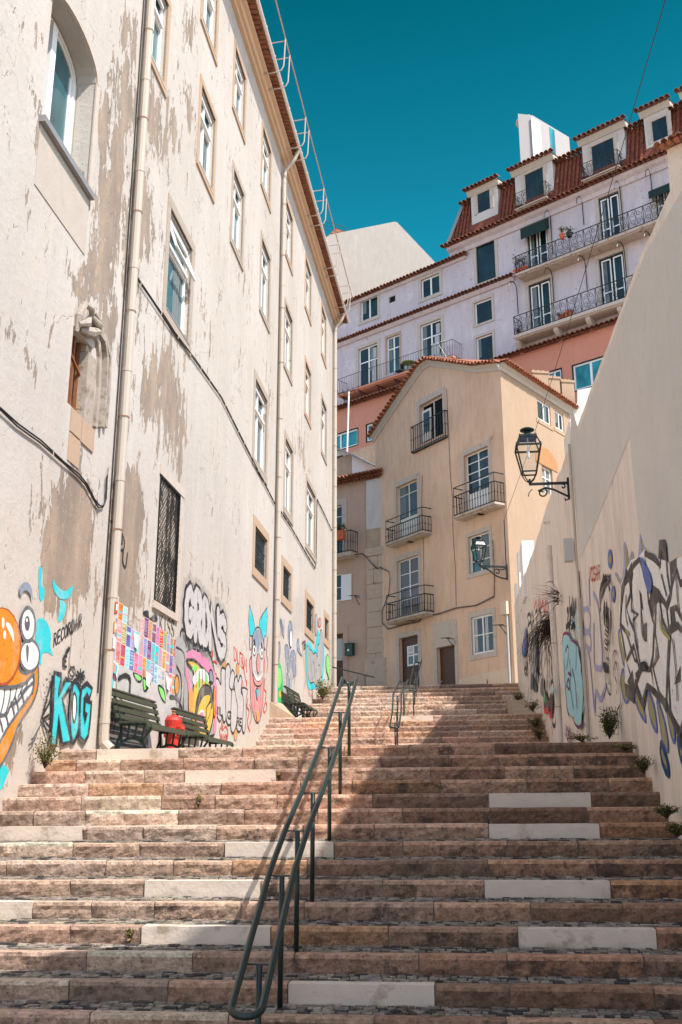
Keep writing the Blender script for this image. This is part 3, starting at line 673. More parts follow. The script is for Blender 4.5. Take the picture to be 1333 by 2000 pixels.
for prof in ([(0, -.12), (.10, -.12), (.12, -.02), (0, -.02)], [(0, -.018), (.20, -.018), (.235, .10), (0, .10)], [(0, .102), (.33, .102), (.34, .20), (0, .20)]):
    mb.extrude(prof, STREET.P(1.5, ztop_l(1.5), TL + .002), STREET.P(S_END + .05, ztop_l(S_END + .05), TL + .002), T)
mb.build('cornice', 'cornice_paint', lb)
mb = MB(); s_ = 14.0
while s_ < S_END + .2:      # under-tiles poking out beneath the gutter
    zz = ztop_l(s_) + .27; c = STREET.P(s_, zz, 0); pr = []
    for q in range(6):
        t = math.pi * q / 5; pr.append((math.cos(t) * .085, -math.sin(t) * .055))
    vs = [STREET.P(s_ + x, zz + y + (nn_ - .3) * -.1, TL + nn_) for nn_ in (.20, .56) for x, y in pr]
    mb.add(vs, [(i, i + 1, 6 + i + 1, 6 + i) for i in range(5)] + [(0, 5, 11, 6)], 0); s_ += .205
mb.box(LW, 14, S_END + .1, ztop_l(14) + .30, ztop_l(14) + .33, .18, .50, 0, slope=.065); mb.build('under_tiles', 'eave_tile', lb)
mb = MB(); gp = []
for t in range(9): q = math.pi + math.pi * t / 8; gp.append((.575 + math.cos(q) * .075, .32 + math.sin(q) * .075))
gp += [(.64, .33), (.51, .33)]
mb.extrude(gp, STREET.P(1.5, ztop_l(1.5), TL), STREET.P(S_END + .25, ztop_l(S_END + .25), TL), T)
s_ = 15.0
while s_ < S_END: mb.tube([STREET.P(s_, ztop_l(s_) + .33 + math.sin(q) * .084, TL + .575 + math.cos(q) * .084) for q in [math.pi + math.pi * i / 6 for i in range(7)]], .012, 4); s_ += 1.25
mb.build('gutter', 'gutter_zinc', lb)
# roof guard rail
gr = MB(); zr = 1.28; nr = .86
gr.tube([STREET.P(s, ztop_l(s) + zr, TL + nr) for s in (14, 24, 34, 42.7)], .022, 6)
for s_ in (20.3, 24.2, 28.1, 32.6, 37.0, 41.0):
    for ds in (0, .75):
        s = s_ + ds; z = ztop_l(s)
        gr.tube([STREET.P(s, z + .06, TL + .1), STREET.P(s, z + .10, TL + .62), STREET.P(s, z + .16, TL + .75), STREET.P(s, z + .30, TL + .82), STREET.P(s, z + .5, TL + .83), STREET.P(s, z + zr, TL + nr)], .02, 6)
        gr.tube([STREET.P(s, z + zr - .10, TL + nr), STREET.P(s, z + zr - .16, TL + .2), STREET.P(s, z + zr + .1, TL - .6)], .018, 6)
        gr.bar(STREET.P(s, z + .03, TL + .02), STREET.P(s, z + .05, TL + .36), .03, .03)
gr.build('roof_railing', 'pipe_cream', lb, 'cream painted tubular guard rail along the eaves')
# ---------------------------------------------------------------- windows of the left building
for inner, outer, kind, lab in LWIN:
    if kind in ('tan', 'stone', 'open'):
        w_ = sash(LW, lb, inner, .10, 1 if kind == 'open' else 2, (.66,), .09, .06, gl='glass_teal', thick=.07)
        surround(LW, w_, inner, outer, 'tan_surround' if kind == 'tan' else 'window_stone', .025)
        m = MB(); zb = inner[3] - (inner[3] - inner[2]) * .34       # roller/transom casing that sticks out of the opening
        m.box(LW, inner[0] + .09, inner[1] - .09, inner[3] - .17, inner[3] - .09, -.11, -.055); m.box(LW, inner[0] + .09, inner[1] - .09, zb + .02, zb + .09, -.10, -.04); m.build('transom', 'sash_white', w_)
        if kind == 'open':
            m = MB(); p = [LW.P(inner[0] + .12, inner[3] - .22, -.06), LW.P(inner[1] - .12, inner[3] - .22, -.06), LW.P(inner[1] - .12, zb - .05, .13), LW.P(inner[0] + .12, zb - .05, .13)]
            for i in range(4): m.bar(p[i], p[(i + 1) % 4], .05, .05)
            m.build('tilted_vent', 'sash_white', w_)
        m = MB(); m.box(LW, inner[0] - .02, inner[1] + .02, inner[2] - .03, inner[2] + .01, -.1, .045); m.build('sill', 'lead_flashing' if kind == 'open' else 'surround_stone', w_)
    elif kind == 'grille':
        w_ = MB(); x = inner[0] + .07
        while x < inner[1] - .03: w_.tube([LW.P(x, inner[2], -.05), LW.P(x, inner[3], -.05)], .011, 5); x += .13
        z = inner[2] + .3
        while z < inner[3] - .1: w_.box(LW, inner[0], inner[1], z - .012, z + .012, -.062, -.04); z += .42
        zz = inner[2] + .2
        while zz < inner[3] - .1:
            x = inner[0] + .13
            while x < inner[1] - .08:
                w_.tube([LW.P(x + .045 * math.cos(q), zz + .06 * math.sin(q), -.05) for q in [i * math.pi / 4 for i in range(8)]], .008, 4, closed=True); x += .13
            zz += .22
        w_ = w_.build('barred_window', 'iron_dark', lb); surround(LW, w_, inner, outer, 'tan_surround', .03)
        m = MB(); m.box(LW, inner[0], inner[1], inner[2], inner[3], -.24, -.2); m.build('pane', 'glass_dark', w_)
    elif kind == 'screen':
        w_ = MB(); x = inner[0] + .02
        hgt = inner[3] - inner[2]; wd_ = inner[1] - inner[0]; k = -hgt
        while k < wd_:      # diagonal wire mesh
            for sgn in (1, -1):
                x0, z0_ = (inner[0] + k, inner[2]) if sgn == 1 else (inner[0] + k, inner[3]); x1_, z1_ = x0 + hgt, (inner[3] if sgn == 1 else inner[2])
                lo = max(0, (inner[0] - x0) / hgt); hi = min(1, (inner[1] - x0) / hgt)
                if hi > lo: w_.tube([LW.P(x0 + hgt * lo, z0_ + (z1_ - z0_) * lo, .014 - .006 * sgn), LW.P(x0 + hgt * hi, z0_ + (z1_ - z0_) * hi, .014 - .006 * sgn)], .006, 3, caps=False)
            k += .11
        for a, b in ((inner[0], inner[0] + .03), (inner[1] - .03, inner[1])): w_.box(LW, a, b, inner[2], inner[3], -.02, .02)
        w_.box(LW, inner[0], inner[1], inner[3] - .03, inner[3], -.02, .022); w_.box(LW, inner[0], inner[1], inner[2], inner[2] + .03, -.02, .022)
        w_ = w_.build('screened_window', 'iron_dark', lb, 'tall window behind rusty wire mesh')
        m = MB(); m.box(LW, inner[0] - .1, outer[1] + .1, inner[2] - .14, inner[2] - .01, -.02, .05); m.box(LW, inner[0] - .05, outer[1] + .22, inner[3] + .01, inner[3] + .2, -.02, .03); m.box(LW, inner[1] + .005, inner[1] + .2, inner[2], inner[3], -.02, .018); m.build('surround', 'surround_stone', w_)
        m = MB(); m.box(LW, inner[0], inner[1], inner[2], inner[3], -.06, -.03); m.build('pane', 'dusty_screen', w_)
# arched window
aw = MB(); a0, a1, z0, zs = AW; mid = (a0 + a1) / 2; Rr = (a1 - a0) / 2
def arc(sc=1.0, n=12):
    return [(mid - Rr * sc * math.cos(math.pi * i / n), zs + (AH + (sc - 1) * Rr) * math.sin(math.pi * i / n) ** .9) for i in range(n + 1)]
inn = arc(.99); big = [(a0 - .02, zs), (a0 - .02, zs + AH + .02), (a1 + .02, zs + AH + .02), (a1 + .02, zs)]
def ring(mbx, fr, pa, pb, n0, n1, mi=0):    # strip between two polylines, with thickness
    k = len(pa)
    for i in range(k - 1):
        p = [fr.P(*q, n) for n in (n0, n1) for q in (pa[i], pa[i + 1], pb[i], pb[i + 1])]; mbx.hexa(p, mi)
sq = []
for (x, z) in inn:
    d = max(abs(x - mid) / (Rr + .02), (z - zs) / (AH + .02), 1e-4); sq.append((mid + (x - mid) / d, zs + (z - zs) / d))
spn = MB(); ring(spn, LW, inn, sq, -.30, .002); spn_o = spn
am = MB()
DP = .10
for (i0, i1) in ((.985, .93), (.92, .87)): ring(am, LW, arc(i0), arc(i1), -.30 - DP, (-.22 if i0 > .95 else -.25) - DP)
for (x, y) in ((a0 + .0, a0 + .09), (a1 - .09, a1)): am.box(LW, x, y, z0, zs, -.30 - DP, -.22 - DP)
am.box(LW, a1 - .17, a1 - .1, z0, zs, -.30 - DP, -.25 - DP); am.box(LW, mid - .16, mid + .0, z0, zs + AH * .80, -.30 - DP, -.19 - DP); am.box(LW, a0, a1, z0, z0 + .07, -.30 - DP, -.2 - DP)
awo = am.build('arched_window', 'sash_white', lb, 'pointed arch window with white frame and deep stone reveal')
spn_o.build('arch_stone', 'peeling_white_plaster', awo)
m = MB(); av_ = arc(1.0)
for p_, q_ in list(zip(av_, av_[1:])) + [((a0, z0), (a0, zs)), ((a1, zs), (a1, z0)), ((a1, z0), (a0, z0))]: m.quad(LW.P(*p_, -.29), LW.P(*q_, -.29), LW.P(*q_, -.30 - DP), LW.P(*p_, -.30 - DP))
m.build('reveal', 'apron_plaster', awo)
m = MB(); ring(m, LW, arc(1.0), arc(1.09), -.02, .03); m.box(LW, a1, a1 + .14, z0, zs, -.02, .025); m.build('surround', 'surround_stone', awo)
m = MB(); m.poly(LW, [(a0, z0)] + [(x, z) for x, z in arc(.95)] + [(a1, z0)], -.27 - DP); m.build('pane', 'glass_teal', awo)
m = MB(); m.box(LW, a0 - .06, a1 + .1, z0 - .10, z0, -.3, .09); m.build('sill', 'lead_flashing', awo)
m = MB(); m.box(LW, a0 - .02, a1 + .08, z0 - 1.05, z0 - .11, -.02, .012); m.build('apron', 'apron_plaster', awo)
# broken gothic window with carved hood
g0, g1, gz0, gz1 = gw[0], gw[1] + .12, gw[2], gw[3]
gm = MB()
for i in range(3): x = g0 + (g1 - g0) * (.2 + .3 * i); gm.bar(LW.P(x, gz0, -.14), LW.P(x, gz1, -.14), .07, .05)
gm.bar(LW.P(g0, gz0 + (gz1 - gz0) * .78, -.1), LW.P(g1 - .1, gz0 + (gz1 - gz0) * .55, -.1), .035, .03); gm.bar(LW.P(g0, gz0 + .3, -.12), LW.P(g0 + .3, gz0 + .75, -.12), .04, .03)
gm.box(LW, g0, g1, gz0, gz1, -.29, -.27)
go = gm.build('boarded_window', 'rusty_wood', lb, 'broken gothic window with rusty boards and carved stone hood')
m = MB()
def mould(path, w0, n0, n1, wob=.02):
    for (a, b) in zip(path, path[1:]):
        dx, dz = b[0] - a[0], b[1] - a[1]; l = math.hypot(dx, dz); nx, nz = -dz / l * w0 / 2, dx / l * w0 / 2
        m.hexa([LW.P(*q, n) for n in (n0, n1) for q in ((a[0] - nx, a[1] - nz), (a[0] + nx, a[1] + nz), (b[0] - nx, b[1] - nz), (b[0] + nx, b[1] + nz))])
X = lambda x, y: LW.hit(x / 4.546, 560 + y / 4.546)
m.box(LW, X(770, 700)[0], X(835, 900)[0], gz0 - .05, X(800, 600)[1], -.25, .02)
for (dx, w_, n1) in ((0, .10, .05), (45, .07, .09), (85, .08, .06)):
    mould([X(850 + dx - 20, 1250), X(862 + dx, 900), X(870 + dx, 620), X(858 + dx * .8, 480), X(820 + dx * .6, 420 - dx * .3)], w_, -.02, n1)
def tubeA(pts, r): m.tube([LW.P(*X(x, y), n) for x, y, n in pts], [q * .72 for q in r], 8)
tubeA([(668, 400, .02), (675, 260, .05), (700, 160, .10), (735, 200, .14), (760, 250, .10), (800, 200, .08), (822, 190, .06)], [.05, .09, .07, .07, .06, .05, .02])
tubeA([(664, 330, .06), (720, 330, .10), (760, 260, .08)], [.05, .09, .04]); tubeA([(770, 250, .06), (830, 350, .09), (880, 350, .05)], [.04, .09, .03]); tubeA([(800, 210, .05), (835, 300, .08), (880, 345, .04)], [.03, .06, .03])
tubeA([(700, 380, .02), (760, 410, .08), (840, 400, .06), (850, 360, .05)], [.05, .12, .08, .04])
m.build('carved_hood', 'hood_stone', go)
m = MB()
for i in range(9):
    z = gz0 + (gz1 - gz0) * i / 9; m.box(LW, g1 - .1 - rng.uniform(0, .07), g1 + .03, z + .01, z + (gz1 - gz0) / 9 - .01, -.24, -.03 + rng.uniform(-.03, .02))
m.build('broken_reveal', 'raw_render', go)
m = MB()
q0 = X(632, 1070); q1 = X(722, 1100); q2 = X(835, 1300)
m.box(LW, q0[0], q1[0] + .02, X(640, 1300)[1], gz0 - .02, -.02, .02); m.box(LW, q1[0] + .03, q2[0] - .02, X(780, 1440)[1], gz0 - .03, -.02, .025); m.box(LW, q0[0], q1[0] + .05, X(660, 1590)[1], X(640, 1300)[1] - .02, -.02, .012)
m.build('apron', 'tan_surround', go)
# ---------------------------------------------------------------- drainpipes
def pipe(par, fr, x, z0, z1, r, n, mat='pipe_cream', name='drainpipe', elbow=None, shoe=True, joints=1.9, top=None, lab=None):
    m = MB(); pts = [fr.P(x, z0 + .16, n), fr.P(x, z1, n)]
    m.tube([fr.P(x, z0 + .25, n), fr.P(x, z1, n)], r, 10)
    if shoe: m.tube([fr.P(x, z0 + .25, n), fr.P(x, z0 + .12, n + .01), fr.P(x, z0 + .02, n + .12)], [r * 1.05, r * 1.1, r * 1.1], 10, caps=False)
    if elbow: m.tube([fr.P(x, z1, n)] + elbow, r, 10)
    z = z0 + .4
    while z < z1: m.tube([fr.P(x, z, n), fr.P(x, z + .07, n)], r * 1.09, 10); z += joints
    o = m.build(name, mat, par, lab)
    c = MB(); z = z0 + .55
    while z < z1: c.tube([fr.P(x + r * 1.15 * math.cos(q), z + joints * .5, n + r * 1.15 * math.sin(q)) for q in [i * math.pi / 5 for i in range(10)]], .006, 4, closed=True); z += joints
    c.build('clamp', 'rust', o); return o
def base_z(s):
    z = gz(s)
    for (a, b, h, k) in STEPS:
        if s >= a: z = b
    return z
x1 = (LW.hit(281, 0)[0] + LW.hit(192, 1440)[0]) / 2; x1 = LW.hit(238, 700)[0]
P1 = pipe(lb, LW, x1, .66, ztop_l(x1) - .3, .075, .11, lab='thick cream drainpipe nearest the camera, rusty at its foot')
x2 = LW.hit(541, 840)[0]; zz = ztop_l(x2)
pipe(lb, LW, x2, 2.2, zz - .75, .07, .10, elbow=[LW.P(x2, zz - .5, .12), LW.P(x2, zz - .1, .42), LW.P(x2, zz + .27, .56)])
x3 = LW.hit(649.5, 950)[0]; x3 = min(x3, S_END - .15); zz = ztop_l(x3)
pipe(lb, LW, x3, 4.2, zz - .75, .085, .12, elbow=[LW.P(x3, zz - .5, .14), LW.P(x3, zz - .1, .42), LW.P(x3, zz + .27, .56)])
# stickers on the pipes
m = MB()
for (u, v, c) in ((203, 1185, 0), (203, 1224, 1), (203, 1255, 2)):
    a, z = LW.hit(u, v); m.box(LW, x1 - .055, x1 + .04, z - .10, z + .08, .178, .188, c)
    m.box(LW, x1 - .04, x1 + .02, z - .05, z + .05, .189, .191, 2)
m.build('sticker', [PC['red'], PC['peach'], PC['white']], P1)
# ---------------------------------------------------------------- cables clipped to the wall
def cable(par, fr, px, r=.012, n=.03, name='wall_cable', mat='cable_black', n2=2, lab=None):
    m = MB(); W_ = [fr.hit(u, v) for u, v in px]
    for q in range(n2):
        m.tube([fr.P(a, z + (q - .5) * r * 2.1 * (n2 > 1) + math.sin(i * 2.3 + q) * .012, n + (q % 2) * .01) for i, (a, z) in enumerate(W_)], r, 6)
    for i in range(len(W_) - 1):
        a, b = W_[i], W_[i + 1]; l = math.hypot(b[0] - a[0], b[1] - a[1])
        for k in range(int(l / .7)):
            t = (k + .5) / max(1, int(l / .7)); m.tube([fr.P(a[0] + (b[0] - a[0]) * t, a[1] + (b[1] - a[1]) * t - .05, n + .02), fr.P(a[0] + (b[0] - a[0]) * t, a[1] + (b[1] - a[1]) * t + .05, n + .02)], .008, 4, mi=1)
    return m.build(name, [mat, 'surround_stone'], par, lab)
cable(lb, LW, [(-60, 754), (0, 803), (30, 829), (75, 864), (120, 903), (150, 928), (165, 948), (180, 975), (190, 990), (198, 990), (203, 975), (205, 930)])
cable(lb, LW, [(250, 523), (290, 580), (331, 640), (380, 706), (430, 776), (480, 876), (508, 932), (536, 985)])
cable(lb, LW, [(545, 997), (570, 1035), (595, 1078), (614, 1111), (616, 1100), (618, 975), (632, 1004), (647, 1036)], .012)
m = MB()
m.tube([LW.P(x1 - .12, z, .02) for z in (1.5, 5, 9, 13, 17, 19.5)], .012, 6); m.build('wall_cable', 'cable_black', lb); m = MB(); m.tube([LW.P(x2 - .13, z, .025) for z in (2.3, 7, 12, 19.5)], .012, 6); m.build('wall_cable', 'cable_black', lb)
# ================================================================ right retaining wall
rw = thing('boundary_wall', 'tall beige and grey boundary wall covered in graffiti along the right of the stairs', 'wall', STREET.P(20, 0, TR))
RT = [(-4, 10.5), (2.9, 10.5), (4.0, 9.0), (4.9, 7.7), (6.1, 5.95), (7.2, 5.5), (8.05, 5.45), (9.81, 5.71), (12.04, 5.86), (16.2, 6.1), (17.5, 6.25), (18.2, 6.33), (22.8, 6.66), (28.05, 6.75), (32.4, 6.97), (38.9, 7.25)]
_rt = []
for (a, b), (c, d) in zip(RT, RT[1:]):
    n_ = max(1, int((c - a) / .35)) if a >= 6 else 1
    for i in range(n_): q_ = i / n_; _rt.append((a + (c - a) * q_, b + (d - b) * q_ + (noise.noise(Vector((a + (c - a) * q_, 3, 1))) * .05 if i else 0)))
RT = _rt + [RT[-1]]
def rtop(s):
    for (a, b), (c, d) in zip(RT, RT[1:]):
        if a <= s <= c: return b + (d - b) * (s - a) / (c - a)
    return RT[-1][1]
SEAM = 17.35
mb = MB(); wall_mesh(mb, RW, [p[0] for p in RT if p[0] < SEAM] + [SEAM], [-3.2, 12], [], top=rtop, n=0)
mb.quad(RW.P(-4, -3.2, -.45), RW.P(SEAM, -3.2, -.45), RW.P(SEAM, rtop(SEAM), -.45), RW.P(-4, rtop(SEAM), -.45))
for a, b in zip([p for p in RT if p[0] < SEAM], [p for p in RT if p[0] < SEAM][1:] + [(SEAM, rtop(SEAM))]): mb.quad(RW.P(a[0], a[1]), RW.P(b[0], b[1]), RW.P(b[0], b[1], -.45), RW.P(a[0], a[1], -.45))
mb.quad(RW.P(SEAM, -1, 0), RW.P(SEAM, rtop(SEAM), 0), RW.P(SEAM, rtop(SEAM), -.45), RW.P(SEAM, -1, -.45))
mb.build('near_wall', 'beige_wall', rw)
mb = MB(); xs_ = [SEAM + .02] + [p[0] for p in RT if p[0] > SEAM + .1]
wall_mesh(mb, RW, xs_, [-1, 12], [], top=rtop, n=-.035)
for a, b in zip(xs_, xs_[1:]): mb.quad(RW.P(a, rtop(a), -.035), RW.P(b, rtop(b), -.035), RW.P(b, rtop(b), -.5), RW.P(a, rtop(a), -.5))
mb.quad(RW.P(SEAM, -1, -.5), RW.P(39, -1, -.5), RW.P(39, rtop(38.9), -.5), RW.P(SEAM, rtop(38.9), -.5))
mb.quad(RW.P(38.9, -1, -.035), RW.P(38.9, rtop(38.9), -.035), RW.P(38.9, rtop(38.9), -.5), RW.P(38.9, -1, -.5))
mb.build('far_wall', 'beige_wall', rw)
gp_ = Paint(RW, .003, 1)
gp_.fill([(1116, 790), (1114, 880), (1134, 1092), (1160, 1033), (1190, 957), (1231, 851), (1237, 925), (1248, 1030), (1262, 1075), (1290, 1110), (1311, 1099), (1333, 1083), (1420, 1040), (1420, 420), (1333, 372), (1262, 492), (1202, 650), (1131, 842)], 'grey_wall', False)
gp_.build('grey_paint_patch', rw, 'grey painted upper patch of the wall')
m = MB()
# sunlit whitewashed stubs behind the wall top
def stub(px0, px1, vt, s, h, zb=None, thick=.4, back=1.2):
    """block standing behind the wall at distance s, picture columns px0..px1, top row vt"""
    y = s
    def at(u, v): r = ray(u, v); k = s / r.dot(D); return r * k
    a = at(px0, vt); b = at(px1, vt); zb = rtop(s) - .8 if zb is None else zb
    p = [Vector((q.x, q.y, z)) + D * d for d in (0, back) for z in (zb, a.z) for q in (a, b)]
    m.hexa(p)
stub(1113, 1152, 818, 18.6, 1); stub(1019, 1043, 1056, 31.5, 1)
for (u0, u1, v, s) in ((1011, 1017, 1078, 36), (1006, 1011, 1140, 37.5), (1014, 1018, 1118, 34.5)): stub(u0, u1, v, s, 1, back=.5)
m.build('parapet_stub', 'whitewash', rw, 'sunlit whitewashed stubs on top of the wall')
o_ = pipe(rw, RW, LW and RW.hit(1085, 1250)[0], .66, RW.hit(1075, 1063)[1], .075, .02, 'beige_wall', joints=1.4)
sx = SEAM - .06
m = MB(); m.tube([RW.P(sx, .62, .05), RW.P(sx, 3.3, .05)], .035, 8); m.tube([RW.P(sx, 3.3, .05), RW.P(sx, 4.4, .05)], .02, 6)
m.tube([RW.P(sx, 4.4, .05), RW.P(sx, rtop(sx) - .1, .05)], .022, 6); m.build('conduit', 'pipe_cream', rw)
m = MB(); m.tube([RW.P(sx + .07, 1.6, .03), RW.P(sx + .06, 3.2, .03), RW.P(sx + .08, 3.8, .03)], .022, 6); m.build('conduit', 'cable_black', rw)
a, z = RW.hit(1120, 1072); m = MB(); m.box(RW, a - .02, a + .16, z - .22, z + .20, 0.0, .16); m.build('junction_box', 'meter_grey', rw)
m = MB(); a, z = RW.hit(1090, 1445); m.box(RW, a - .5, a + .9, .64, .78, 0, .4); m.build('access_hatch', 'meter_grey', rw)

# ================================================================ tile rows
def tile_row(m, p0, p1, out, r=.085, ln=.36, sp=.205, drop=.10, mi=0, jit=.01, k=6):
    L_ = (p1 - p0).length; n = max(1, int(L_ / sp)); d = (p1 - p0) / n; x = d.normalized(); up = x.cross(out).normalized()
    if up.z < 0: up = -up
    for i in range(n + 1):
        c = p0 + d * i + Vector((rng.uniform(-jit, jit), rng.uniform(-jit, jit), rng.uniform(-jit, jit)))
        vs = []
        for (f, dz, rr) in ((-.25, .0, r), (.75, -drop, r * 1.08)):
            for q in range(k): t = math.pi * q / (k - 1); vs.append(c + out * (ln * f) + x * (math.cos(t) * rr) + up * (math.sin(t) * rr) + Z * dz)
        for q in range(k): t = math.pi * q / (k - 1); vs.append(c + out * (ln * .75) + x * (math.cos(t) * r * .78) + up * (math.sin(t) * r * .78) - Z * drop)
        fs = [(j, j + 1, k + j + 1, k + j) for j in range(k - 1)] + [(k + j, k + j + 1, 2 * k + j + 1, 2 * k + j) for j in range(k - 1)]
        m.add(vs, fs, mi)
        if i < n:    # channel tile between
            c2 = c + d * .5; vs = []
            for (f, dz) in ((-.25, -.02), (.68, -drop - .02)):
                for q in range(k): t = math.pi * q / (k - 1); vs.append(c2 + out * (ln * f) + x * (math.cos(t) * r) - up * (math.sin(t) * r * .5) + Z * dz)
            m.add(vs, [(j, j + 1, k + j + 1, k + j) for j in range(k - 1)], mi)
# ================================================================ ironwork
def balcony(fr, par, a0, a1, z, d, h=1.0, sp=.13, slab=.14, ornate=False, mat='iron_dark', slabmat='worn_stone', upper=.0, name='balcony', side=True, r=.02, juliet=False, knob=True, out=.04):
    m = MB()
    if not juliet:
        m.box(fr, a0 - out, a1 + out, z - slab, z, -.02, d + out); m.box(fr, a0 + .02, a1 - .02, z - slab - .07, z - slab - .001, -.02, d - .06)
    else: m.box(fr, a0, a1, z - .02, z, 0, d)
    b = m.build(name, slabmat, par); m = MB()
    zt_ = z + h; z0 = z + .06
    sides = [((a0, d), (a1, d))] + ([((a0, 0), (a0, d)), ((a1, 0), (a1, d))] if side else [])
    for (p, q) in sides:
        for zz, rr in ((z0, r * 1.2), (zt_, r * 1.5)): m.tube([fr.P(p[0], zz, p[1]), fr.P(q[0], zz, q[1])], rr, 5)
        if upper: m.tube([fr.P(p[0], zt_ + upper, p[1]), fr.P(q[0], zt_ + upper, q[1])], r * 1.3, 5)
        L_ = math.hypot(q[0] - p[0], q[1] - p[1]); n = max(1, round(L_ / sp))
        if ornate: n = max(1, round(L_ / .9))
        for i in range(n + 1):
            t = i / n; x, y = p[0] + (q[0] - p[0]) * t, p[1] + (q[1] - p[1]) * t
            m.tube([fr.P(x, z, y), fr.P(x, zt_, y)], r, 4)
            if knob and not ornate: m.tube([fr.P(x, z + h * .5 - .02, y), fr.P(x, z + h * .5 + .02, y)], r * 2, 5)
            if ornate and i < n:
                dx = (q[0] - p[0]) / n; dy = (q[1] - p[1]) / n
                def Q(fx, fz): return fr.P(x + dx * fx, z0 + (h - .06) * fz, y + dy * fx)
                def spiral(cx, cz, r0, t0, turns, sx=1, k=12):
                    return [Q(cx + sx * r0 * (1 - .75 * j / k) * math.cos(t0 + turns * 2 * math.pi * j / k), cz + r0 * (1 - .75 * j / k) * math.sin(t0 + turns * 2 * math.pi * j / k) * .9) for j in range(k + 1)]
                rr = .014
                for sx in (1, -1):
                    c = .5 + .22 * sx
                    m.tube(spiral(c, .72, .17, math.pi / 2, 1.2, sx), rr, 4, caps=False); m.tube(spiral(c, .28, .19, -math.pi / 2, -1.2, sx), rr, 4, caps=False)
                    m.tube([Q(.5, .98), Q(.5 + sx * .06, .8), Q(.5 + sx * .02, .5), Q(.5 + sx * .08, .2), Q(.5, .02)], rr, 4, caps=False)
                    m.tube([Q(.5 + .48 * sx, .05), Q(.5 + .36 * sx, .5), Q(.5 + .48 * sx, .95)], rr, 4, caps=False)
    if upper:
        for x in (a0, a1): m.tube([fr.P(x, zt_, d), fr.P(x, zt_ + upper, d)], r, 4)
        x = a0 + (a1 - a0) * .42; m.tube([fr.P(x, zt_, d), fr.P(x, zt_ + upper, d)], r, 4)
    m.build('railing', mat, b); return b
def slab_px(fr, d, pl, pr):
    a = fr.hit(*pl, d); b = fr.hit(*pr, d); return a[0], b[0], (a[1] + b[1]) / 2
# ================================================================ ochre corner house
ch = thing('corner_house', 'narrow ochre gabled house with four storeys at the top of the stairs', 'house', (HC.x, HC.y, 4.1))
o5 = lambda x, y: (640 + x / 2.666, 680 + y / 2.666)
HL = HF.hit(739, 1100)[0]
GA = [HF.hit(*p) for p in ((735, 848), (762, 806), (800, 750), (826, 713), (840, 704), (880, 709), (930, 716), (977, 711))]
def htop(a):
    if a <= GA[0][0]: return GA[0][1]
    for p, q in zip(GA, GA[1:]):
        if p[0] <= a <= q[0]: return p[1] + (q[1] - p[1]) * (a - p[0]) / max(1e-6, q[0] - p[0])
    return GA[-1][1]
print('house', HL, GA)
HW = {}
def hw(k, *pts, sw=.2, st=None, sb=0.0):
    o = rect(HF, *[o5(*p) if p else None for p in pts]); HW[k] = (inset(o, sw, st if st is not None else sw, sb), o)
hw('top', (465, 275), (610, 205), (622, 440), (470, 505), sw=.22, st=.3)
hw('mid', (697, 540), (845, 475), (868, 800), (706, 858), sw=.2, st=.26)
hw('left', (345, 700), (472, 655), (492, 945), (352, 990), sw=.2, st=.26)
hw('cross', (720, 965), (855, 925), (862, 1165), (730, 1205), sw=.17, st=.2, sb=.2)
hw('low', (350, 1090), (478, 1050), (500, 1360), (356, 1405), sw=.2, st=.24)
hw('door1', (358, 1490), (490, 1460), (490, 1800), (365, 1800), sw=.24, st=.24)
hw('door2', (553, 1440), (678, 1405), (683, 1790), (560, 1790), sw=.22, st=1.15)
hw('gf', (735, 1385), (877, 1345), (882, 1600), (740, 1630), sw=.2, st=.22, sb=.22)
tr_ = rect(HF, o5(582, 1470), o5(650, 1450), o5(652, 1480), o5(584, 1502))
holes = [v[0] for v in HW.values()] + [tr_]
mb = MB(); wall_mesh(mb, HF, [HL - .15] + [g[0] for g in GA if g[0] > HL], [3.0, 26], holes, .25, top=htop); mb.build('front_wall', 'ochre_front', ch)
# side
SE = HS.hit(1122, 1000)[0] + 1.0
s0t = HS.hit(977, 711)[1]; s1 = HS.hit(1115, 800); slope_s = (s1[1] - s0t) / (s1[0])
SW_ = {'s1': rect(HS, o5(1090, 262), o5(1160, 302), o5(1162, 408), o5(1095, 365)), 's2': rect(HS, o5(1182, 322), o5(1228, 348), o5(1230, 440), o5(1187, 412)), 's3': rect(HS, o5(1112, 590), o5(1180, 632), o5(1180, 785), o5(1112, 748))}
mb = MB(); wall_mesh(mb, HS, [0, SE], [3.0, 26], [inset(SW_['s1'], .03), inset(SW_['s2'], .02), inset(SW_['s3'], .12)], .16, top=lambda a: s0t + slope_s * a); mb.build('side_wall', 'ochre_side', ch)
bk = [HF.P(HL - .15, 0, 0), HF.P(0, 0, 0), HS.P(SE, 0, 0), HF.P(HL - .15, 0, -7)]
mb = MB()
mb.quad(bk[0] + Z * 3, bk[0] + Z * GA[0][1], bk[3] + Z * GA[0][1], bk[3] + Z * 3); mb.quad(bk[2] + Z * 3, bk[2] + Z * (s0t + slope_s * SE), bk[3] + Z * GA[0][1], bk[3] + Z * 3); mb.build('rear_wall', 'ochre_side', ch)
